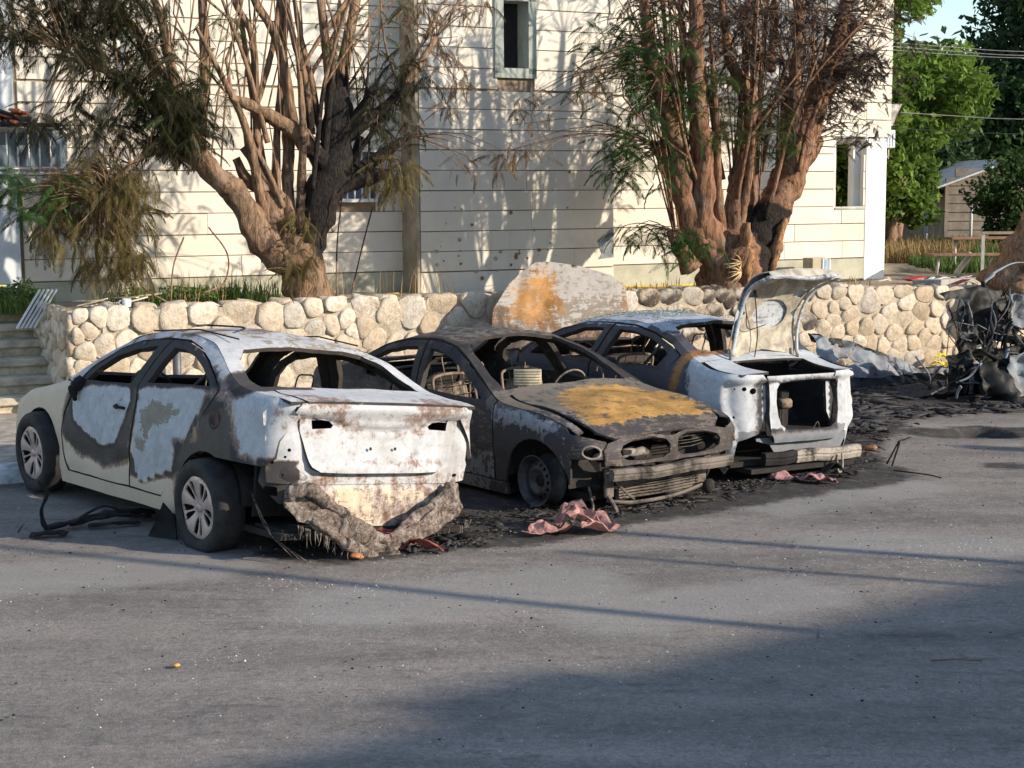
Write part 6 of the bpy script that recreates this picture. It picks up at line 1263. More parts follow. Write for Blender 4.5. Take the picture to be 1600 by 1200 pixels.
# ------------------------------------------------------------ background trees and yard
def cloud(c, r, n, size, seed, clumps=60, lo=0.0):
    R = np.random.default_rng(seed); K = R.normal(0, 1, (clumps, 3)); K /= np.linalg.norm(K, axis=1)[:, None]; K *= R.uniform(.45, 1.0, (clumps, 1)); cr_ = R.uniform(.16, .34, clumps)
    i = R.integers(0, clumps, n); D = R.normal(0, 1, (n, 3)); D /= np.linalg.norm(D, axis=1)[:, None]; D *= R.uniform(.3, 1, (n, 1)) ** .5
    P = (K[i] + D * cr_[i][:, None]) * np.array(r) + np.array(c); P[:, 2] = np.maximum(P[:, 2], lo + .05)
    u = R.normal(0, 1, (n, 3)); u /= np.linalg.norm(u, axis=1)[:, None]; v = np.cross(u, R.normal(0, 1, (n, 3))); v /= np.linalg.norm(v, axis=1)[:, None]
    s_ = size * R.uniform(.6, 1.3, (n, 1)); V = np.stack([P - u * s_, P + v * s_ * .45, P + u * s_, P - v * s_ * .45], 1).reshape(-1, 3)
    F = np.arange(4 * n).reshape(n, 4); tone = np.clip(.5 + .35 * R.normal(0, 1, clumps)[i] * .6 + R.normal(0, .15, n), 0, 1); return V, F, np.repeat(tone, 4)
LG = leafmat('bright_yellow_green_leaf', (0.06, 0.12, 0.022), (0.20, 0.30, 0.055), .45); LD = leafmat('deep_green_leaf', (0.022, 0.050, 0.022), (0.075, 0.125, 0.045), .35); LM2 = leafmat('mid_green_leaf', (0.025, 0.06, 0.02), (0.09, 0.15, 0.04), .35)  # LG is a brighter yellow green leaf tone of its own
def bgtree(name, label, x, y, z0, trunk_h, blobs, mat, group=None, cat='tree', trunk_r=.16):
    t = thing(name, label, cat, (x, y, z0), 0, group); m = MB(); h = trunk_h
    m.tube(smooth_path([(0, 0, 0), (.1, 0, h * .5), (0, .1, h)], 4), np.linspace(trunk_r, trunk_r * .6, 9), 8, rough=.2)
    for b in blobs: m.tube(smooth_path([(0, .1, h * .7), (b[0] * .5, b[1] * .5, (h + b[2]) / 2), (b[0], b[1], b[2])], 3), np.linspace(trunk_r * .6, .03, 7), 6)
    m.build('trunk', M_bark1, t, attrs={'char': np.zeros(len(m.arr()))})
    A = [cloud(b[:3], b[3:6], b[6], b[7], int(b[8]), b[9] if len(b) > 9 else 60) for b in blobs]; o = 0; Fs = []
    for a in A: Fs.append(a[1] + o); o += len(a[0])
    add('crown', np.concatenate([a[0] for a in A]), np.concatenate(Fs), mat, t, smooth=False, attrs={'tone': np.concatenate([a[2] for a in A])}); return t
bgtree('bright_tree', 'bright yellow green tree beside the white corner pillar', 7.3, 30, 1.04, 1.2, [(-.7, 0, 2.6, 1.7, 1.5, 1.5, 9000, .085, 1, 90), (.2, .2, 1.5, 1.1, 1.1, 1.0, 6000, .08, 2, 70), (.9, .4, 3.2, 1.3, 1.2, .9, 5000, .085, 3, 60), (-.6, .5, 5.2, 1.5, 1.4, 1.3, 7000, .085, 4, 70), (-1.8, .5, 1.0, 1.3, 1.2, .9, 4000, .08, 6)], LG)
bgtree('tall_bright_tree', 'tall bright green tree top left of the patch of sky', 8.45, 34, 1.04, 3, [(-.2, 0, 6.6, 1.5, 1.4, 1.6, 8000, .10, 11, 70), (-1.6, 0, 4.0, 1.6, 1.4, 1.8, 6000, .10, 12, 60)], LG)
for i, (x, y, zt, rr, lab) in enumerate([(10.6, 40, 4.9, 1.7, 'dark tree rising below the patch of sky'), (15.95, 43, 9.2, 3.2, 'broad dark green tree at the top right corner'), (9.4, 44, 10.2, 1.8, 'far dark tree left of the patch of sky'), (14.0, 42, 5.2, 2.3, 'mid green tree behind the shed roof'), (18.2, 44, 9.5, 3.6, 'tall dark tree at the far right edge'), (6.5, 42, 7.5, 3.0, 'dark tree hidden behind the bright tree and the pillar')]):
    bgtree('dark_tree', lab, x, y, 1.04, zt * .5, [(0, 0, zt - 1 - rr * .5, rr, rr, rr * .95, 9000, .13, 30 + i, 80), (-rr * .45, 0, zt * .38, rr * 1.1, rr, zt * .33, 7000, .13, 50 + i, 70)], LM2 if i == 3 else LD, 'trees beyond the yard')
bgtree('yard_bush', 'round green bush in front of the right end of the shed', 10.25, 30.8, 1.04, .8, [(0, 0, 1.1, 1.05, .9, 1.0, 9000, .06, 70, 80), (.7, .3, .8, .9, .8, .8, 4000, .06, 71)], LM2, cat='bush', trunk_r=.06)
m_ = MB(); V, F, tn = cloud((20, 62, 3.0), (26, 6, 5.2), 26000, .28, 99, 260, 1.0)
tag(add('distant_woodland', V, F, LD, smooth=False, attrs={'tone': tn}), kind='stuff')
V, F, tn = cloud((-12, 60, 2.0), (26, 6, 4.2), 9000, .3, 98, 160, 1.0)
tag(add('distant_woodland', V, F, LD, smooth=False, attrs={'tone': tn}), kind='stuff')
# shed of grey boards
M_shed = simple('weathered_shed_board', (.17, .145, .12), .9, var=.25, sc=4, bump=.3); M_roofm = simple('grey_roof_sheet', (.42, .44, .45), .6, .2, var=.2)
sh = thing('board_shed', 'grey brown shed of horizontal boards behind the yard posts', 'shed', (10.1, 36, 1.04), rad(8))
for i in range(9):
    h0 = i * .205; x0 = -.05 if h0 < 1.25 else (h0 - 1.25) * 1.1 - .2
    m = MB(); m.box((x0 if x0 > 0 else 0, -.02 - .004 * (i % 2), h0), (3.4, .02, h0 + .19), bev=.008); m.build('board', M_shed, sh, smooth=False)
m = MB(); m.box((0.05, .03, 0), (3.4, 3, 1.25)); m.build('wall', M_joint, sh, smooth=False); m = MB(); m.box((-.02, -.06, 0), (.06, .03, 1.5)); m.build('corner_post', M_shed, sh, smooth=False)
V = [(-.75, -.3, 1.22), (1.55, -.3, 2.02), (3.8, -.3, 1.9), (3.8, 3.2, 1.9), (1.55, 3.2, 2.02), (-.75, 3.2, 1.22)]; V = V + [(a, b, c_ + .04) for a, b, c_ in V]
add('roof_sheet', V, [(5, 4, 1, 0), (4, 3, 2, 1), (6, 7, 10, 11), (7, 8, 9, 10), (0, 1, 7, 6), (1, 2, 8, 7)], M_roofm, sh, smooth=False)
M_post = simple('pale_yard_post', (.46, .46, .44), .7, var=.2)
for x, y, h, lab in ((8.47, 31.5, .82, 'pale thin post in dry grass left of the shed'), (9.83, 33.0, .98, 'pale thin post before the shed boards')):
    o = MB(); o.tube([(0, 0, 0), (0, 0, h)], .035, 8); o_ = o.build('yard_post', M_post); o_.location = (x, y, 1.04); tag(o_, lab, 'post', 'thin yard posts')
fn = thing('yard_fence', 'thin upright metal fence bars in the dry grass', 'fence', (6.3, 31.5, 1.04))
for k in range(13): m = MB(); m.tube([(k * .13, 0, 0), (k * .13, 0, .75)], .012, 5); m.build('fence_bar', M_post, fn)
M_rust = simple('rusty_brown_rail', (.20, .12, .07), .8, var=.4, sc=10)
bn = thing('plank_bench', 'low bench with a rusty brown plank on pale legs', 'bench', (6.98, 24.2, 1.04), rad(6))
m = MB(); m.box((-.42, -.15, .29), (.75, .15, .33), bev=.006); m.build('seat', M_rust, bn, smooth=False)
for x in (-.3, .55): m = MB(); m.tube([(x, 0, 0), (x + .04, 0, .29)], .022, 6); m.build('leg', M_post, bn)
m = MB(); m.tube([(.1, .2, 0), (.35, .2, .32)], .05, 8); m.build('leg', M_post, bn)
bt = thing('plank_table', 'rusty brown plank table top behind the low bench', 'table', (7.6, 25.2, 1.04), rad(6))
m = MB(); m.box((-.5, -.2, .52), (.6, .2, .56), bev=.006); m.build('tabletop', M_rust, bt, smooth=False)
for x in (-.35, .5): m = MB(); m.tube([(x, 0, 0), (x, 0, .52)], .02, 6); m.build('leg', M_post, bt)
rl = thing('handrail', 'pale painted handrail post and top rail by the leaning trunk', 'handrail', (7.04, 23, 1.04), rad(-4))
m = MB(); m.box((-.022, -.022, 0), (.022, .022, .70)); m.build('post', M_post, rl, smooth=False); m = MB(); m.box((-.022, -.03, .66), (.62, .03, .70)); m.build('rail', simple('tan_rail', (.34, .28, .2), .8), rl, smooth=False)
wp = thing('display_board', 'tall white panel leaning at the right edge behind the trunk', 'panel', (9.85, 29, 1.04), rad(-5))
V = [(-.14, 0, .0), (1.0, 0, 0), (1.0, 0, 1.62), (0.08, 0, 1.62)]; V += [(a, b + .06, c_) for a, b, c_ in V]; o_ = add('board', V, [(0, 1, 2, 3), (7, 6, 5, 4), (0, 3, 7, 4), (3, 2, 6, 7), (1, 0, 4, 5)], simple('white_panel_paint', (.62, .60, .62), .6, var=.12), wp, smooth=False)
m = MB(); m.box((.05, -.03, 1.62), (1.0, .09, 1.67)); m.build('cap_strip', M_rust, wp, smooth=False)
wr = simple('power_cable', (.24, .24, .24), .6); wr2 = simple('dark_cable', (.03, .03, .03), .6)
for k, (z, dz, mt, lab) in enumerate(((4.93, -.12, wr, 'uppermost pale overhead cable crossing the far trees'), (4.86, -.12, wr, 'second pale overhead cable just below the top one'), (4.80, -.10, wr, 'third pale overhead cable of the top bundle'), (3.72, -.10, wr, 'lone pale cable midway down the far trees'), (3.44, -.08, wr2, 'dark lowest cable crossing the far trees'))):
    P = smooth_path([(5.8, 27.5, z + .1), (7.8, 28, z - .02), (9.6, 28, z + dz), (14, 28.5, z + dz + .1)], 6); V, F = tube(P, .0075, 5); o_ = add('overhead_cable', np.array(V) - [5.8, 27.5, z], F, mt); o_.location = (5.8, 27.5, z); tag(o_, lab, 'cable', 'overhead cables')
# dry grass, weeds
GD = leafmat('dry_grass_blade', (.20, .13, .05), (.42, .31, .15), .3); GG = leafmat('green_weed_blade', (.03, .07, .015), (.13, .20, .05), .4)
def grass(name, region, n, h, mat, seed, frame='w', z=1.03, wdt=.012):
    R = np.random.default_rng(seed); P = R.random((n, 2)) * [region[1] - region[0], region[3] - region[2]] + [region[0], region[2]]
    keep = np.array([noise.noise(Vector((a * 1.1, b * 1.1, seed))) > -.25 for a, b in P]); P = P[keep]; n = len(P); hh = h * R.uniform(.35, 1.15, n); a = R.random(n) * 6.283
    if frame == 'f': B0 = O0 + P[:, :1] * FX + P[:, 1:] * FY
    else: B0 = np.concatenate([P, np.zeros((n, 1))], 1)
    B0[:, 2] = z; ln = np.stack([np.cos(a), np.sin(a), 0 * a], 1); sd = np.stack([-np.sin(a), np.cos(a), 0 * a], 1) * wdt
    lean = R.uniform(.05, .5, n)[:, None] * hh[:, None]; mid = B0 + ln * lean * .35 + np.array([0, 0, 1]) * hh[:, None] * .55; tip = B0 + ln * lean + np.array([0, 0, 1]) * hh[:, None]
    V = np.stack([B0 - sd, B0 + sd, mid + sd * .8, mid - sd * .8, tip + sd * .15, tip - sd * .15], 1).reshape(-1, 3); i = np.arange(n)[:, None] * 6; F = np.concatenate([i + [0, 1, 2, 3], i + [3, 2, 4, 5]])
    return tag(add(name, V, F, mat, smooth=False, attrs={'tone': np.repeat(np.clip(R.normal(.5, .25, n), 0, 1), 6)}), kind='stuff')
grass('dry_grass', (5.8, 9.2, 28, 31.5), 4200, .38, GD, 1); grass('dry_grass', (7.0, 12, 30, 34), 2000, .4, GD, 4); grass('green_grass', (8.4, 11.5, 27, 33), 5000, .36, GG, 2); grass('green_grass', (7.0, 9.0, 24.5, 28), 2500, .22, GG, 3)
grass('dry_grass', (-3.0, 1.2, 1.9, 3.2), 160, .12, GD, 8, 'f', 1.0)
# ============================================================ WRECK, DEBRIS, SMALL THINGS
def gv(V): V = np.asarray(V); return O0 + V[:, :1] * FX + V[:, 1:2] * FY + V[:, 2:] * FZ
mat4 = burnt_mat('shredded_body_metal', (0.016, 0.015, 0.015), (0.26, 0.28, 0.30), (0.05, 0.042, 0.038), (0.12, 0.08, 0.06), soot=(.009, .009, .009), amp=0.7, seed=41, edge_k=.1)
mat5 = burnt_mat('pale_crushed_panel', (0.22, 0.26, 0.30), (0.44, 0.47, 0.50), (0.16, 0.16, 0.17), (0.20, 0.11, 0.07), amp=1.1, seed=52, edge_k=.3)
def crumple(name, poly, b, parent, org, mat, amp=.08, holes=(), res=.05, tilt=0.0, seed=0.0, soot=.45, ash=.2, rust=.1, thick=.008, freq=3.2):
    def f(u, v): return (u, b + tilt * v, max(v, -.0) if v > -.05 else .0 + (v + .05) * .05)
    def de(V):
        V = V.copy(); V[:, 1] += amp * 2.2 * vnoise(V, freq, seed) + amp * 1.3 * vnoise(V, freq * 3.1, seed + 5) + amp * .7 * np.abs(vnoise(V, freq * 6, seed + 6)); V[:, 0] += amp * .5 * vnoise(V, freq * 2, seed + 9); V[:, 2] = np.maximum(V[:, 2] + amp * .5 * vnoise(V, freq * 2, seed + 3), .003)
        return V
    V, F, sm, mi = panel_mesh(poly, list(holes), f, res, thick, de); n_ = len(V)
    k = lambda x: np.full(n_, x, float)
    return add(name, V - np.array(org), F, [mat, mat], parent, smooth=sm, attrs=dict(ash=k(ash), soot=k(soot), rust=k(rust), prim=k(.2)))
WO = (-.9, -2.6, 0.0)
wk = fthing('car_wreck', 'shredded black car wreck standing in twisted strips at the right edge', 'wreck', *WO)
W_A=[(-1.37,1.17),(-1.0,1.22),(-0.8,1.24),(-0.65,1.19),(-0.4,1.16),(-0.19,1.04),(-0.07,0.8),(.25,.6),(0.3,0.40),(-0.06,0.46),(-0.32,0.55),(-0.67,0.6),(-0.87,0.5),(-1.02,0.30),(-1.1,0.62),(-1.08,0.85),(-1.27,0.74),(-1.2,0.93),(-0.94,1.07),(-1.09,1.13),(-1.31,1.08)]
crumple('torn_sheet', W_A, -2.3, wk, WO, mat4, .05, [[(-0.92,0.77),(-0.78,0.79),(-0.78,0.68),(-0.94,0.67)], [(-0.52,0.80),(-0.27,0.72),(-0.21,0.62),(-0.37,0.63)], [(-.14,.72),(.1,.60),(.12,.55),(-.12,.62)]], seed=1.0, soot=.75, ash=.1)
W_B=[(-1.45,0.45),(-1.16,0.58),(-0.77,0.52),(-0.36,0.54),(.4,.5),(.4,0.0),(-0.73,0.0),(-1.33,0.0),(-1.81,0.0),(-1.91,0.0),(-1.58,0.16)]
crumple('crushed_body_side', W_B, -2.62, wk, WO, mat4, .10, [[(-1.2,.40),(-1.08,.42),(-1.05,.33),(-1.16,.30)]], seed=2.0, soot=.62, ash=.25, rust=.3)
crumple('crushed_body_side', [(a + .1, z * .8) for a, z in W_B], -2.95, wk, WO, mat4, .12, [], seed=4.0, soot=.60, ash=.2, rust=.3)
crumple('pale_torn_panel', [(-0.74,1.14),(-0.2,1.18),(.2,.9),(.1,.62),(-0.37,0.68),(-0.60,0.80)], -2.72, wk, WO, mat5, .06, seed=3.0, soot=.30, ash=.4)
crumple('pale_torn_panel', [(-0.98,0.48),(-0.5,0.58),(.2,.5),(.2,0.05),(-0.78,0.0),(-0.87,0.05),(-1.0,0.19)], -3.05, wk, WO, mat5, .07, seed=6.0, soot=.34, ash=.4)
crumple('pale_strip', [(-1.15,0.42),(-0.85,0.24),(-0.72,0.03),(-0.97,0.15),(-1.1,0.29)], -2.8, wk, WO, mat5, .03, seed=7.0, soot=.15, ash=.5)
crumple('pale_strip', [(-1.35,0.47),(-1.27,0.39),(-1.37,0.25),(-1.35,.05),(-1.30,.05),(-1.30,0.34)], -2.8, wk, WO, mat5, .03, seed=8.0, soot=.1, ash=.5, rust=.5)
def strip(name, P, r, mat, flat=.35, rough=.5, seed=0.0, n=8):
    P = smooth_path(P, 5); V, F = tube(P, r if np.isscalar(r) else np.interp(np.linspace(0, 1, len(P)), np.linspace(0, 1, len(r)), r), n, True, rough, seed, flat, 8.0); V = np.array(V) - np.array(WO); n_ = len(V)
    add(name, V, F, mat, wk, attrs=dict(ash=np.full(n_, .45), soot=np.full(n_, .35), rust=np.full(n_, .2), prim=np.full(n_, .2)))
strip('bent_pillar', [(-0.42,-2.2,.0),(-0.49,-2.2,0.36),(-0.52,-2.2,0.66),(-0.59,-2.2,1.05),(-0.65,-2.2,1.28)], [.045, .05, .04, .035, .03], mat4, .5)
strip('bent_pillar', [(-0.65,-2.2,1.26),(-0.5,-2.18,1.34),(-0.41,-2.15,1.38),(-0.1,-2.1,1.47),(.1,-2.1,1.48)], [.03, .03, .025, .02, .01], mat5, .5)
strip('bent_pillar', [(-0.59,-2.25,0.36),(-0.66,-2.25,0.82),(-0.70,-2.25,1.16)], [.03, .045, .03], mat4, .4)
strip('twisted_bar', [(-1.91,-2.7,0.06),(-1.63,-2.7,0.16),(-1.34,-2.7,0.29),(-1.01,-2.65,0.46),(-0.87,-2.6,0.6)], .03, mat4)
strip('twisted_bar', [(-1.34,-2.75,0.22),(-1.05,-2.75,0.13),(-0.81,-2.7,0.34),(-0.62,-2.6,0.51)], .03, mat5)
strip('curved_guard', [(-1.26,-2.85,0.54),(-1.01,-2.85,0.42),(-0.75,-2.85,0.24),(-0.62,-2.85,0.0)], [.03, .06, .06, .03], M_black, .5)
strip('twisted_bar', [(-0.6,-2.4,0.8),(-0.47,-2.4,0.98),(-0.39,-2.42,1.11),(-0.2,-2.4,1.14)], .018, M_black)
R = random.Random(77)
for k in range(80):
    a = R.uniform(-1.8, .3); z = R.uniform(.05, .75) * (1 if a > -1.4 else .3); b = -2.6 + R.uniform(-.35, .3); an = R.uniform(0, 3.14); L_ = R.uniform(.12, .4)
    P = [(a, b, z), (a + math.cos(an) * L_ * .5, b + R.uniform(-.1, .1), z + math.sin(an) * L_ * .5 + R.uniform(-.05, .05)), (a + math.cos(an) * L_, b + R.uniform(-.1, .1), max(.02, z + math.sin(an) * L_))]
    strip('torn_strip', P, R.uniform(.008, .028), R.choice([mat4, mat4, M_black, M_black, mat5]), R.uniform(.2, .6), .4, k, 6)
for k in range(70):      # fine upright shreds
    a = R.uniform(-1.25, .1); z = R.uniform(.15, .9); b = -2.45 + R.uniform(-.25, .25); L_ = R.uniform(.15, .45); an = R.gauss(1.57, .5)
    strip('torn_strip', [(a, b, z), (a + math.cos(an) * L_ * .5 + R.uniform(-.04, .04), b + R.uniform(-.05, .05), z + math.sin(an) * L_ * .5), (a + math.cos(an) * L_, b + R.uniform(-.06, .06), min(1.28, z + math.sin(an) * L_))], R.uniform(.005, .016), R.choice([mat4, mat4, M_black, mat5]), R.uniform(.2, .5), .6, k + 100, 5)
FO = (-1.2, -.9, 0.0)
fe_ = fthing('crushed_panel', 'long crushed bluish white body panel lying along the foot of the stone wall', 'wreck', *FO)
F_A=[(-1.9,0.58),(-1.4,0.50),(-1.24,0.40),(-1.07,0.36),(-0.88,0.26),(-0.72,0.17),(-0.66,0.04),(-0.87,0.0),(-1.28,0.0),(-1.58,0.0),(-1.9,0.0)]
crumple('crushed_sheet', F_A, -.95, fe_, FO, mat5, .05, [[(-1.66,0.26),(-1.41,0.28),(-1.39,0.20),(-1.61,0.18)]], tilt=.55, seed=11, soot=.36, ash=.40, rust=.25, res=.04)
crumple('crushed_sheet', [(-1.15,0.34),(-0.9,0.28),(-0.63,0.14),(-0.21,0.12),(0.2,0.06),(0.1,0.0),(-0.41,0.0),(-0.73,0.0),(-0.99,0.07)], -1.2, fe_, FO, mat5, .05, tilt=.4, seed=12, soot=.42, ash=.35, rust=.25, res=.04)
crumple('burnt_edge_strip', [(-1.95,0.60),(-1.3,.48),(-.85,.31),(-.5,.17),(-.5,.09),(-.9,.2),(-1.3,.37),(-1.9,.5)], -.82, fe_, FO, mat4, .05, tilt=.4, seed=13, soot=.9, ash=0)
crumple('burnt_edge_strip', [(-1.95,0.10),(-1.0,.10),(0.3,.06),(.3,0),(-1.9,0)], -1.35, fe_, FO, mat4, .08, tilt=.3, seed=14, soot=.9, ash=0)
# leaning rusted bonnet
bo = fthing('leaning_bonnet', 'rusty white sheet metal bonnet leaning upright against the stone wall', 'bonnet', -5.4, -.6, 0)
mat6 = burnt_mat('rust_streaked_white_bonnet', (0.36, 0.335, 0.31), (0.36, 0.34, 0.32), (0.17, 0.145, 0.12), (0.40, 0.20, 0.06), amp=1.1, seed=61)
pb = [(-6.36,.1),(-6.33,.78),(-6.29,1.07),(-6.07,1.34),(-5.80,1.545),(-5.74,1.572),(-5.58,1.575),(-5.17,1.51),(-4.78,1.4),(-4.62,1.30),(-4.57,1.2),(-4.55,0.72),(-4.6,.1),(-5.4,.02)]
def bmp(u, v): q = (u + 5.45) / .9; return (u, -.70 + .22 * v / 1.5 - .05 * (1 - q * q) - .03 * float(sst(u, -5.98 + .22 * (v - 1.1), -5.93 + .22 * (v - 1.1))), v)
V, F, sm, mi = panel_mesh(pb, [], bmp, .05, -.02, lambda V: V + np.stack([0 * V[:, 0], .02 * vnoise(V, 3.0, 4), 0 * V[:, 0]], 1))
F = [tuple(f[::-1]) for f in F]; P = V[:, [0, 2]]
rr = sreg(P, [(-6.1, 1.3), (-5.75, 1.56), (-5.50, 1.52), (-5.42, 1.0), (-5.7, .8), (-6.2, .88)], .35) * .74 + .45 * (np.abs(P[:, 0] + 4.62) < .07)
aa_ = sst(P[:, 0], -6.0, -5.4) * .6; add('sheet', V - np.array([-5.4, -.6, 0]), F, [mat6, mat6], bo, smooth=sm, attrs=dict(ash=aa_, soot=.12 + .38 * sst(.95 - P[:, 1], -.1, .3) + .3 * (P[:, 0] < -6.1) * (P[:, 1] < 1.1), rust=rr, prim=.36 + .25 * sst(1.3 - P[:, 1], 0, .3)))

# ---- debris near the cars
def rag(name, label, cat, x, y, pts, mat, seed, hgt=.12, amp=.05, res=.03, extra=0):
    t = thing(name, label, cat, (x, y, 0)); 
    for j, poly in enumerate(pts):
        def f(u, v, j=j): return (u, v, hgt * (.35 + .65 * (j % 2)) * max(0, 1 - ((u - np.mean([p[0] for p in poly])) / .22) ** 2) + .01)
        def de(V, j=j):
            V = V.copy(); V[:, 2] = np.maximum(.006, V[:, 2] + amp * 1.6 * vnoise(V, 7, seed + j) + amp * vnoise(V, 17, seed + j)); V[:, :2] += amp * .4 * vnoise(V, 11, seed + 3)[:, None]; return V
        V, F, sm, mi = panel_mesh(poly, [], f, res, .006, de); add('fold', V, F, [mat, mat], t, smooth=False)
    return t
M_pink = simple('scorched_pink_cloth', (.40, .21, .18), .8, var=.5, sc=9, bump=.4); M_red = simple('scorched_red_cloth', (.22, .06, .05), .85, var=.6, sc=10, bump=.4)
rag('pink_cloth', 'crumpled scorched pink cloth lying on the asphalt before the rusty nosed saloon', 'cloth', .40, 10.48, [[(-.34, -.16), (-.05, -.12), (.02, .02), (-.12, .06), (-.30, -.08)], [(-.10, -.06), (.14, -.10), (.22, .06), (.05, .16), (-.12, .12)], [(.08, -.14), (.34, -.10), (.32, .10), (.20, .20), (.08, .08)], [(-.02, .05), (.12, .05), (.10, .22), (-.05, .20)]], M_pink, 3.0, .13)
rag('red_cloth', 'scorched dark red cloth strip under the melted bumper of the white saloon', 'cloth', -.70, 10.0, [[(-.22, .04), (.0, -.06), (.26, -.14), (.24, -.08), (.02, .06), (-.18, .12)], [(-.3, -.02), (-.1, -.08), (-.08, .1), (-.28, .12)]], M_red, 5.0, .08)
rag('red_scrap', 'scorched pinkish scrap plate on the ground below the open boot', 'scrap', 2.35, 12.3, [[(-.30, .12), (-.05, -.02), (.22, -.16), (.28, -.08), (.05, .10), (-.2, .2)]], simple('scorched_red_scrap', (.24, .13, .13), .8, var=.6, sc=9), 7.0, .06)
rag('black_scrap', 'curled black charred scrap beside the pinkish plate', 'scrap', 2.62, 12.45, [[(-.2, -.05), (.05, -.10), (.24, .06), (.2, .12), (-.05, .1)]], M_black, 8.0, .14)
rag('yellow_bag', 'small bright yellow bag at the foot of the stone wall', 'bag', *W(.52, -.28)[:2], [[(-.16, -.1), (.12, -.1), (.18, .04), (.0, .12), (-.14, .06)], [(-.1, -.05), (.1, -.05), (.08, .1), (-.06, .1)]], simple('yellow_plastic', (.75, .62, .08), .5, var=.2), 9.0, .16)
tp = thing('torn_plastic', 'curled strips of torn black plastic on the road left of the white saloon', 'debris', (-3.1, 10.6, 0))
for P, r_ in (([(-.22, -.22, .02), (-.05, -.2, .03), (.02, -.2, .02)], .045), ([(-.15, -.1, .02), (-.18, -.1, .16), (-.14, -.08, .28), (-.20, -.06, .36)], .03), ([(-.15, -.05, .03), (.05, .15, .05), (.25, .35, .06), (.45, .5, .03)], .05), ([(-.05, .1, .02), (.2, .2, .06), (.45, .38, .02)], .04), ([(0, .0, .05), (.15, .25, .12), (.3, .35, .05)], .02), ([(-.3, -.25, .04), (-.26, -.24, .10)], .02), ([(.1, .05, .02), (.3, .1, .03), (.42, .2, .01)], .03)):
    P = smooth_path(P, 6); V, F = tube(P, r_, 8, True, .9, r_ * 50, .35, 14); add('strip', np.maximum(np.array(V), [-9, -9, .003]), F, M_black, tp)
mf = thing('mud_flap', 'bent black mud flap on the ground before the rear wheel of the white saloon', 'debris', (-2.42, 10.35, 0))
V, F, sm, mi = panel_mesh([(-.10, 0), (.12, 0), (.10, .14), (.02, .24), (-.04, .12)], [], lambda u, v: (u, .04 * math.sin(v * 12) - u * .5, v), .04, .012); add('flap', V, F, [M_black, M_black], mf, smooth=sm)
def chunks(name, kind_label, pts, n, smin, smax, mat, seed, zf=.5, stuff=True, flatten=.6, lng=1.0):
    R_ = np.random.default_rng(seed); V = []; F = []; base = np.array([(1, 0, 0), (.2, .9, 0), (-.9, .3, 0), (-.3, -.9, .1), (.1, .0, .8), (-.1, .2, -.6)])
    tri = [(0, 1, 4), (1, 2, 4), (2, 3, 4), (3, 0, 4), (1, 0, 5), (2, 1, 5), (3, 2, 5), (0, 3, 5)]
    Ls = np.array([np.hypot(b[0] - a[0], b[1] - a[1]) * r_ + r_ for a, b, r_ in pts]); Ls /= Ls.sum(); T = []
    for k in range(n):
        a, b, r_ = pts[R_.choice(len(pts), p=Ls)]; t = R_.random(); q = R_.normal(0, r_ * .5, 2); s_ = smin * (smax / smin) ** (R_.random() ** 1.8)
        B = base * s_ * R_.uniform(.5, 1.4, (6, 3)) * [lng, 1 / lng ** .5, 1]; an = R_.random() * 6.283; c, s2 = math.cos(an), math.sin(an); B = B @ np.array([[c, -s2, 0], [s2, c, 0], [0, 0, 1]]).T; B[:, 2] *= flatten; B[:, :2] *= 1
        c0 = np.array([a[0] + (b[0] - a[0]) * t + q[0], a[1] + (b[1] - a[1]) * t + q[1], s_ * zf * flatten]); F += [tuple(i + 6 * k for i in f) for f in tri]; V.append(B + c0)
    return tag(add(name, np.concatenate(V), np.array(F), mat, smooth=False), kind='stuff')
mat4s = inner_mat('shard_metal', (.05, .05, .055), .4)
M_ashd = NT('ash_and_char', .95); M_ashd = M_ashd.col(M_ashd.ramp(M_ashd.noise(M_ashd.pos(), 19, 4, .8), [(.38, (.012, .011, .011)), (.55, (.05, .044, .04)), (.66, (.20, .18, .16)), (.72, (.36, .33, .30))]))
ed = [((-1.5, 10.1), (-.1, 10.5), .25), ((-.7, 10.0), (-.2, 10.2), .16), ((.3, 10.9), (1.2, 11.5), .25), ((.9, 11.3), (2.1, 12.2), .22), ((1.6, 12.2), (2.7, 12.5), .25), ((2.7, 12.7), (3.2, 13.9), .25), ((3.2, 14.2), (4.0, 16.5), .35), ((3.9, 16.2), (6.4, 17.0), .35), ((3.6, 17), (5, 19.5), .5), ((-.6, 10.7), (.4, 11.3), .3)]
chunks('charred_debris', '', ed, 5200, .004, .035, M_ashd, 1, .4, True, .35)
chunks('charred_debris', '', [((3.45, 14.9), (4.1, 17.6), .28), ((3.9, 16.0), (6.2, 16.7), .22), ((-.95, 10.15), (-.3, 10.3), .12)], 260, .02, .09, M_black, 2, .5, True, .4)
chunks('charred_shards', '', ed, 700, .01, .06, mat4s, 6, .4, True, .25, 3.2)
chunks('charred_shards', '', [((3.45, 14.9), (4.1, 17.6), .28), ((3.9, 16.0), (6.2, 16.7), .25)], 500, .02, .11, mat4s, 7, .7, True, .3, 3.5)
M_chip = simple('pale_chips', (.50, .47, .42), .8, var=.4, sc=30)
chunks('road_grit', '', [((-5, 7), (5, 9), 3.5), ((-4, 9.5), (6, 11), 2.2), ((-1, 6), (3, 7), 2.0), ((3, 12), (6, 14), 1.2)], 2600, .0025, .009, M_chip, 3)
chunks('road_grit', '', [((-5, 7), (5, 9), 3.5), ((-4, 9.5), (6, 13), 2.2), ((2.5, 12), (6, 16), 1.0)], 1500, .003, .013, M_black, 4)
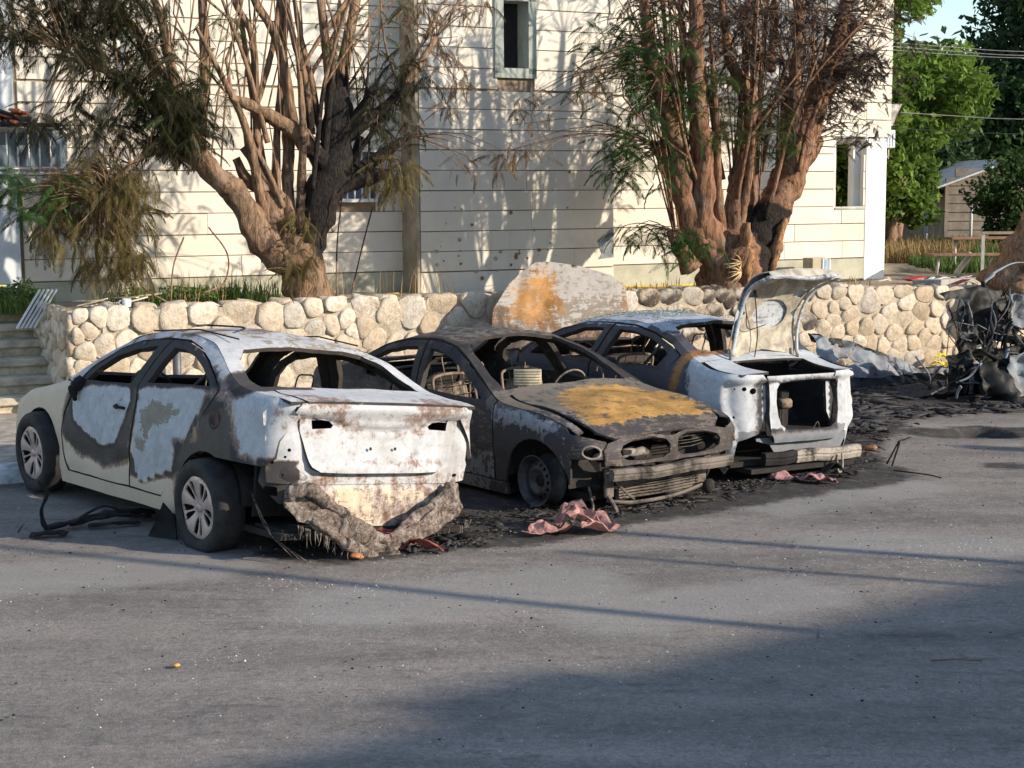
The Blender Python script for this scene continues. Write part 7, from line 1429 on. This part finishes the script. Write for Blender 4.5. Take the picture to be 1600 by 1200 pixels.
chunks('glass_crumbs', '', [((-1.65, 7.5), (-1.35, 7.6), .12), ((.05, 8.0), (.15, 8.1), .04), ((-1.5, 9.1), (-.8, 8.9), .2), ((2.3, 9.6), (3.2, 9.9), .5)], 500, .002, .008, simple('glass_crumb', (.62, .68, .70), .2, spec=.7), 5)
for i, (x, y, s_, c_, lab) in enumerate([(-1.01, 9.71, .045, (.50, .20, .09), 'orange clay fragment on the road below the melted bumper'), (-1.68, 7.42, .022, (.60, .32, .08), 'tiny orange scrap alone on the near road'), (3.24, 13.75, .07, (.30, .15, .08), 'brown wood fragment right of the open boot car')]):
    m = MB(); m.box((-s_, -s_ * .6, 0), (s_, s_ * .6, s_ * .7), bev=s_ * .3); o_ = m.build('fragment', simple('fragment_paint', c_, .85, var=.4, sc=20), rotz=None) if False else add('fragment', m.arr(), m.f, simple('fragment_colour', c_, .85, var=.4, sc=20)); o_.location = (x, y, 0); o_.rotation_euler = (0.1, .15, i * 1.3); tag(o_, lab, 'fragment')
m = MB(); m.tube([(0, 0, .006), (.12, .01, .008), (.25, -.01, .006)], .004, 5); o_ = m.build('twig', M_twig); o_.location = (2.08, 7.43, 0); tag(o_, 'thin dark twig lying on the shaded near road', 'twig')
m = MB(); m.tube(smooth_path([(0, 0, .02), (.10, -.02, .22), (.02, -.1, .02)], 6), .008, 6); m.tube(smooth_path([(.0, -.25, .01), (.2, -.5, .02), (.3, -.6, .01)], 5), .006, 5)
o_ = m.build('bent_rod', M_black); o_.location = (3.2, 12.95, 0); o_['label'] = 'bent black rod beside the bumper beam of the open boot car'; o_['category'] = 'rod'

# ---- things on the terrace and by the wall
mp_ = fthing('metal_post', 'short dark metal post standing before the rubble wall behind the white saloon', 'post', -9.75, -.2); m = MB(); m.tube([(0, 0, 0), (0, 0, .92)], .045, 12); m.build('post', simple('dark_post_paint', (.10, .10, .11), .5, .3), mp_)
mg = fthing('white_mug', 'white mug standing on top of the rubble wall near its left corner', 'mug', -10.17, .12, 1.20); V, F = lathe([(0, .0), (.042, .0), (.046, .01), (.047, .085), (.042, .085), (.04, .012), (0, .012)], 20); V = V[:, [0, 2, 1]]; add('cup', V, [f[::-1] for f in F], M_wframe, mg)
m = MB(); m.tube(smooth_path([(-.045, 0, .07), (-.075, 0, .06), (-.075, 0, .03), (-.045, 0, .02)], 5), .006, 6); m.build('handle', M_wframe, mg)
ws_ = fthing('slatted_panel', 'white ribbed panel leaning on the wall end above the steps', 'panel', -11.08, 1.30, .93)
for k in range(5):
    m = MB(); P0 = np.array([k * .045, 0, 0]); P1 = P0 + [.28, .12, .40]; m.tube([P0, P1], .021, 6, flat=.5); m.build('slat', M_wframe, ws_, smooth=False)
ac = fthing('ac_unit', 'small tan and white air conditioner box on the terrace beside the right tree', 'air conditioner', .80, 2.95, 1.02)
m = MB(); m.box((0, -.12, .02), (.34, .12, .33), bev=.012); m.build('case', simple('ac_case_tan', (.42, .36, .27), .6, var=.15), ac, smooth=False); m = MB(); m.box((.19, -.128, .06), (.32, -.121, .30), bev=.003); m.build('grille', simple('ac_grille', (.25, .33, .42), .5), ac, smooth=False)
for x in (.185, .315): m = MB(); m.box((x, -.135, .04), (x + .02, -.121, .32)); m.build('frame', M_wframe, ac, smooth=False)
m = MB(); m.box((.02, -.1, -.07), (.3, .1, .02)); m.build('wood_block', M_wood, ac, smooth=False, attrs={'char': np.zeros(8)})
a2 = fthing('corner_air_conditioner', 'white air conditioner hanging at the upper right corner of the building', 'air conditioner', 2.80, 3.75, 3.02)
m = MB(); m.box((0, -.12, .02), (.26, .3, .30), bev=.01); m.build('case', M_wframe, a2, smooth=False)
for k in range(4): m = MB(); m.box((.03 + k * .055, -.13, .04), (.05 + k * .055, -.122, .28)); m.build('fin', simple('fin_blue', (.30, .36, .48), .6), a2, smooth=False)
m = MB(); m.tube([(.02, 0, .02), (.02, 0, -.12), (.22, 0, -.12)], .012, 5); m.tube([(.18, -.05, .02), (.18, -.05, -.16)], .012, 5); m.build('bracket', M_post, a2)
a3 = fthing('window_awning', 'small dark edged awning jutting from the upper right corner of the building', 'awning', 2.76, 3.7, 3.38)
V, F, sm, mi = panel_mesh([(0, 0), (.38, 0), (.30, .42), (0, .42)], [], lambda u, v: (u, -.1 + v * .3, .34 - u * .35 * 0 - v * .8 + .05 * u), .08, .02); add('canopy', V, F, [simple('awning_sheet', (.40, .38, .36), .7, var=.5, sc=12)] * 2, a3, smooth=sm)
m = MB(); m.tube([(.36, -.1, .36), (.34, .0, .06), (.0, .02, .02)], .014, 5); m.tube([(.0, -.1, .34), (.36, -.1, .36)], .012, 5); m.build('frame', M_black, a3)
yp = fthing('yellow_pipe', 'thin yellow pipe running along the foot of the building', 'pipe', -6.0, 3.2, 1.0)
for x0, x1, z in ((-3.6, .35, .02), (3.2, 5.6, -.0)): m = MB(); m.tube([(x0, 0, z), ((x0 + x1) / 2, -.05, z - .01), (x1, 0, z)], .018, 6); m.build('pipe_run', simple('yellow_pipe_paint', (.62, .46, .07), .6), yp)
yl = fthing('yellow_strip', 'thin yellow cable above the stone steps at the far left', 'cable', -13.5, 3.0, 1.30); m = MB(); m.tube([(0, 0, 0), (2.6, 0, 0)], .010, 5); m.build('strip', simple('yellow_cable', (.7, .6, .1), .6), yl)
# weeds and litter
grass('weeds', (-10.25, -8.6, .45, 1.5), 700, .26, GG, 11, 'f', 1.10, .007); grass('weeds', (-8.9, -8.3, .4, 1.3), 250, .30, GG, 12, 'f', 1.10, .007); grass('weeds', (-11.2, -10.55, 1.6, 2.8), 700, .2, GG, 13, 'f', 1.06, .009); grass('weeds', (-7.4, -6.0, .5, 2.2), 70, .42, GD, 14, 'f', 1.08, .005)
grass('weeds', (-2.2, .6, .6, 2.8), 160, .16, GG, 15, 'f', 1.0, .006); grass('weeds', (-10.3, -8.4, .4, 1.5), 150, .42, GD, 16, 'f', 1.10, .005)
V, F, tn = cloud((0, 0, .12), (.75, .35, .16), 2600, .022, 5, 50, 0); o_ = add('weeds', gv(V + [-9.35, .9, 1.1]), F, leafmat('weed_leaf', (.03, .08, .015), (.14, .24, .05), .4), smooth=False, attrs={'tone': tn}); tag(o_, kind='stuff')
V, F, tn = cloud((0, 0, .15), (.35, .4, .22), 2600, .022, 6, 40, 0); o_ = add('weeds', gv(V + [-10.95, 2.1, 1.05]), F, LM2, smooth=False, attrs={'tone': tn}); tag(o_, kind='stuff')
R = random.Random(12); M_pale = simple('bleached_wood', (.55, .47, .36), .9, var=.3, sc=10); M_redp = simple('red_plastic_scrap', (.42, .04, .04), .6, var=.4)
def litter(name, cat, group, label, a, b, z, L_, wd, mat, rz):
    m = MB(); m.box((-L_ / 2, -wd / 2, 0), (L_ / 2, wd / 2, .012), bev=.003); V = m.arr(); V[:, 2] += .02 * np.sin(V[:, 0] * 9); o_ = add(name, V, m.f, mat, smooth=False); o_.location = tuple(W(a, b, z)); o_.rotation_euler = (R.uniform(-.12, .12), R.uniform(-.1, .1), rz); tag(o_, label, cat, group)
for k in range(9): litter('bleached_board', 'board', 'bleached boards on the wall corner', 'bleached broken board lying on the left corner of the rubble wall', -10.35 + R.uniform(-.15, .5), .35 + R.uniform(-.2, .3), 1.19 + k * .012, R.uniform(.2, .5), .05, M_pale, R.uniform(-.5, 1.2))
for k in range(34): litter('litter_scrap', 'scrap', 'litter on the right end of the terrace', 'small pale or red scrap littering the terrace right of the building', R.uniform(.9, 3.4), R.uniform(.4, 2.6), 1.02, R.uniform(.08, .3), R.uniform(.03, .10), R.choice([M_pale, M_pale, M_wframe, M_redp]), R.uniform(0, 3))
for a, b, lb_ in ((1.72, .7, 'bright red board scrap just left of the leaning brown trunk'), (2.0, 1.9, 'bright red scrap farther back between the pillar and the handrail')): litter('red_board', 'board', 'red boards on the terrace', lb_, a, b, 1.05, .34, .14, M_redp, .6)
cs = fthing('concrete_curb', 'low grey concrete curb on the terrace above the right part of the wall', 'curb', 1.35, 1.0, .98); m = MB(); m.box((0, 0, 0), (1.2, .25, .10), bev=.01); m.build('block', M_conc, cs, smooth=False)
lt = thing('leaning_tree', 'massive brown tree trunk leaning at the right edge above the wall', 'tree', (7.0, 21.0, .95)); P = smooth_path([(-.05, 0, -.1), (.36, 0, .7), (.85, .1, 1.6), (1.5, .2, 2.6), (2.1, .3, 4.4)], 8); V, F = tube(P, np.interp(np.linspace(0, 1, len(P)), [0, .2, .5, 1], [.62, .50, .42, .3]), 30, True, .25, 3.0, 1.0, 4.0, ridge=.04)
add('trunk', V, F, bark('leaning_trunk_bark', (0.13, .075, .045), (0.38, .23, .14)), lt, attrs={'char': np.zeros(len(V))})
V, F, tn = cloud((2.3, .3, 5.6), (1.5, 1.4, 1.2), 2600, .09, 123, 50, 1); add('crown', V, F, LM2, lt, smooth=False, attrs={'tone': tn})
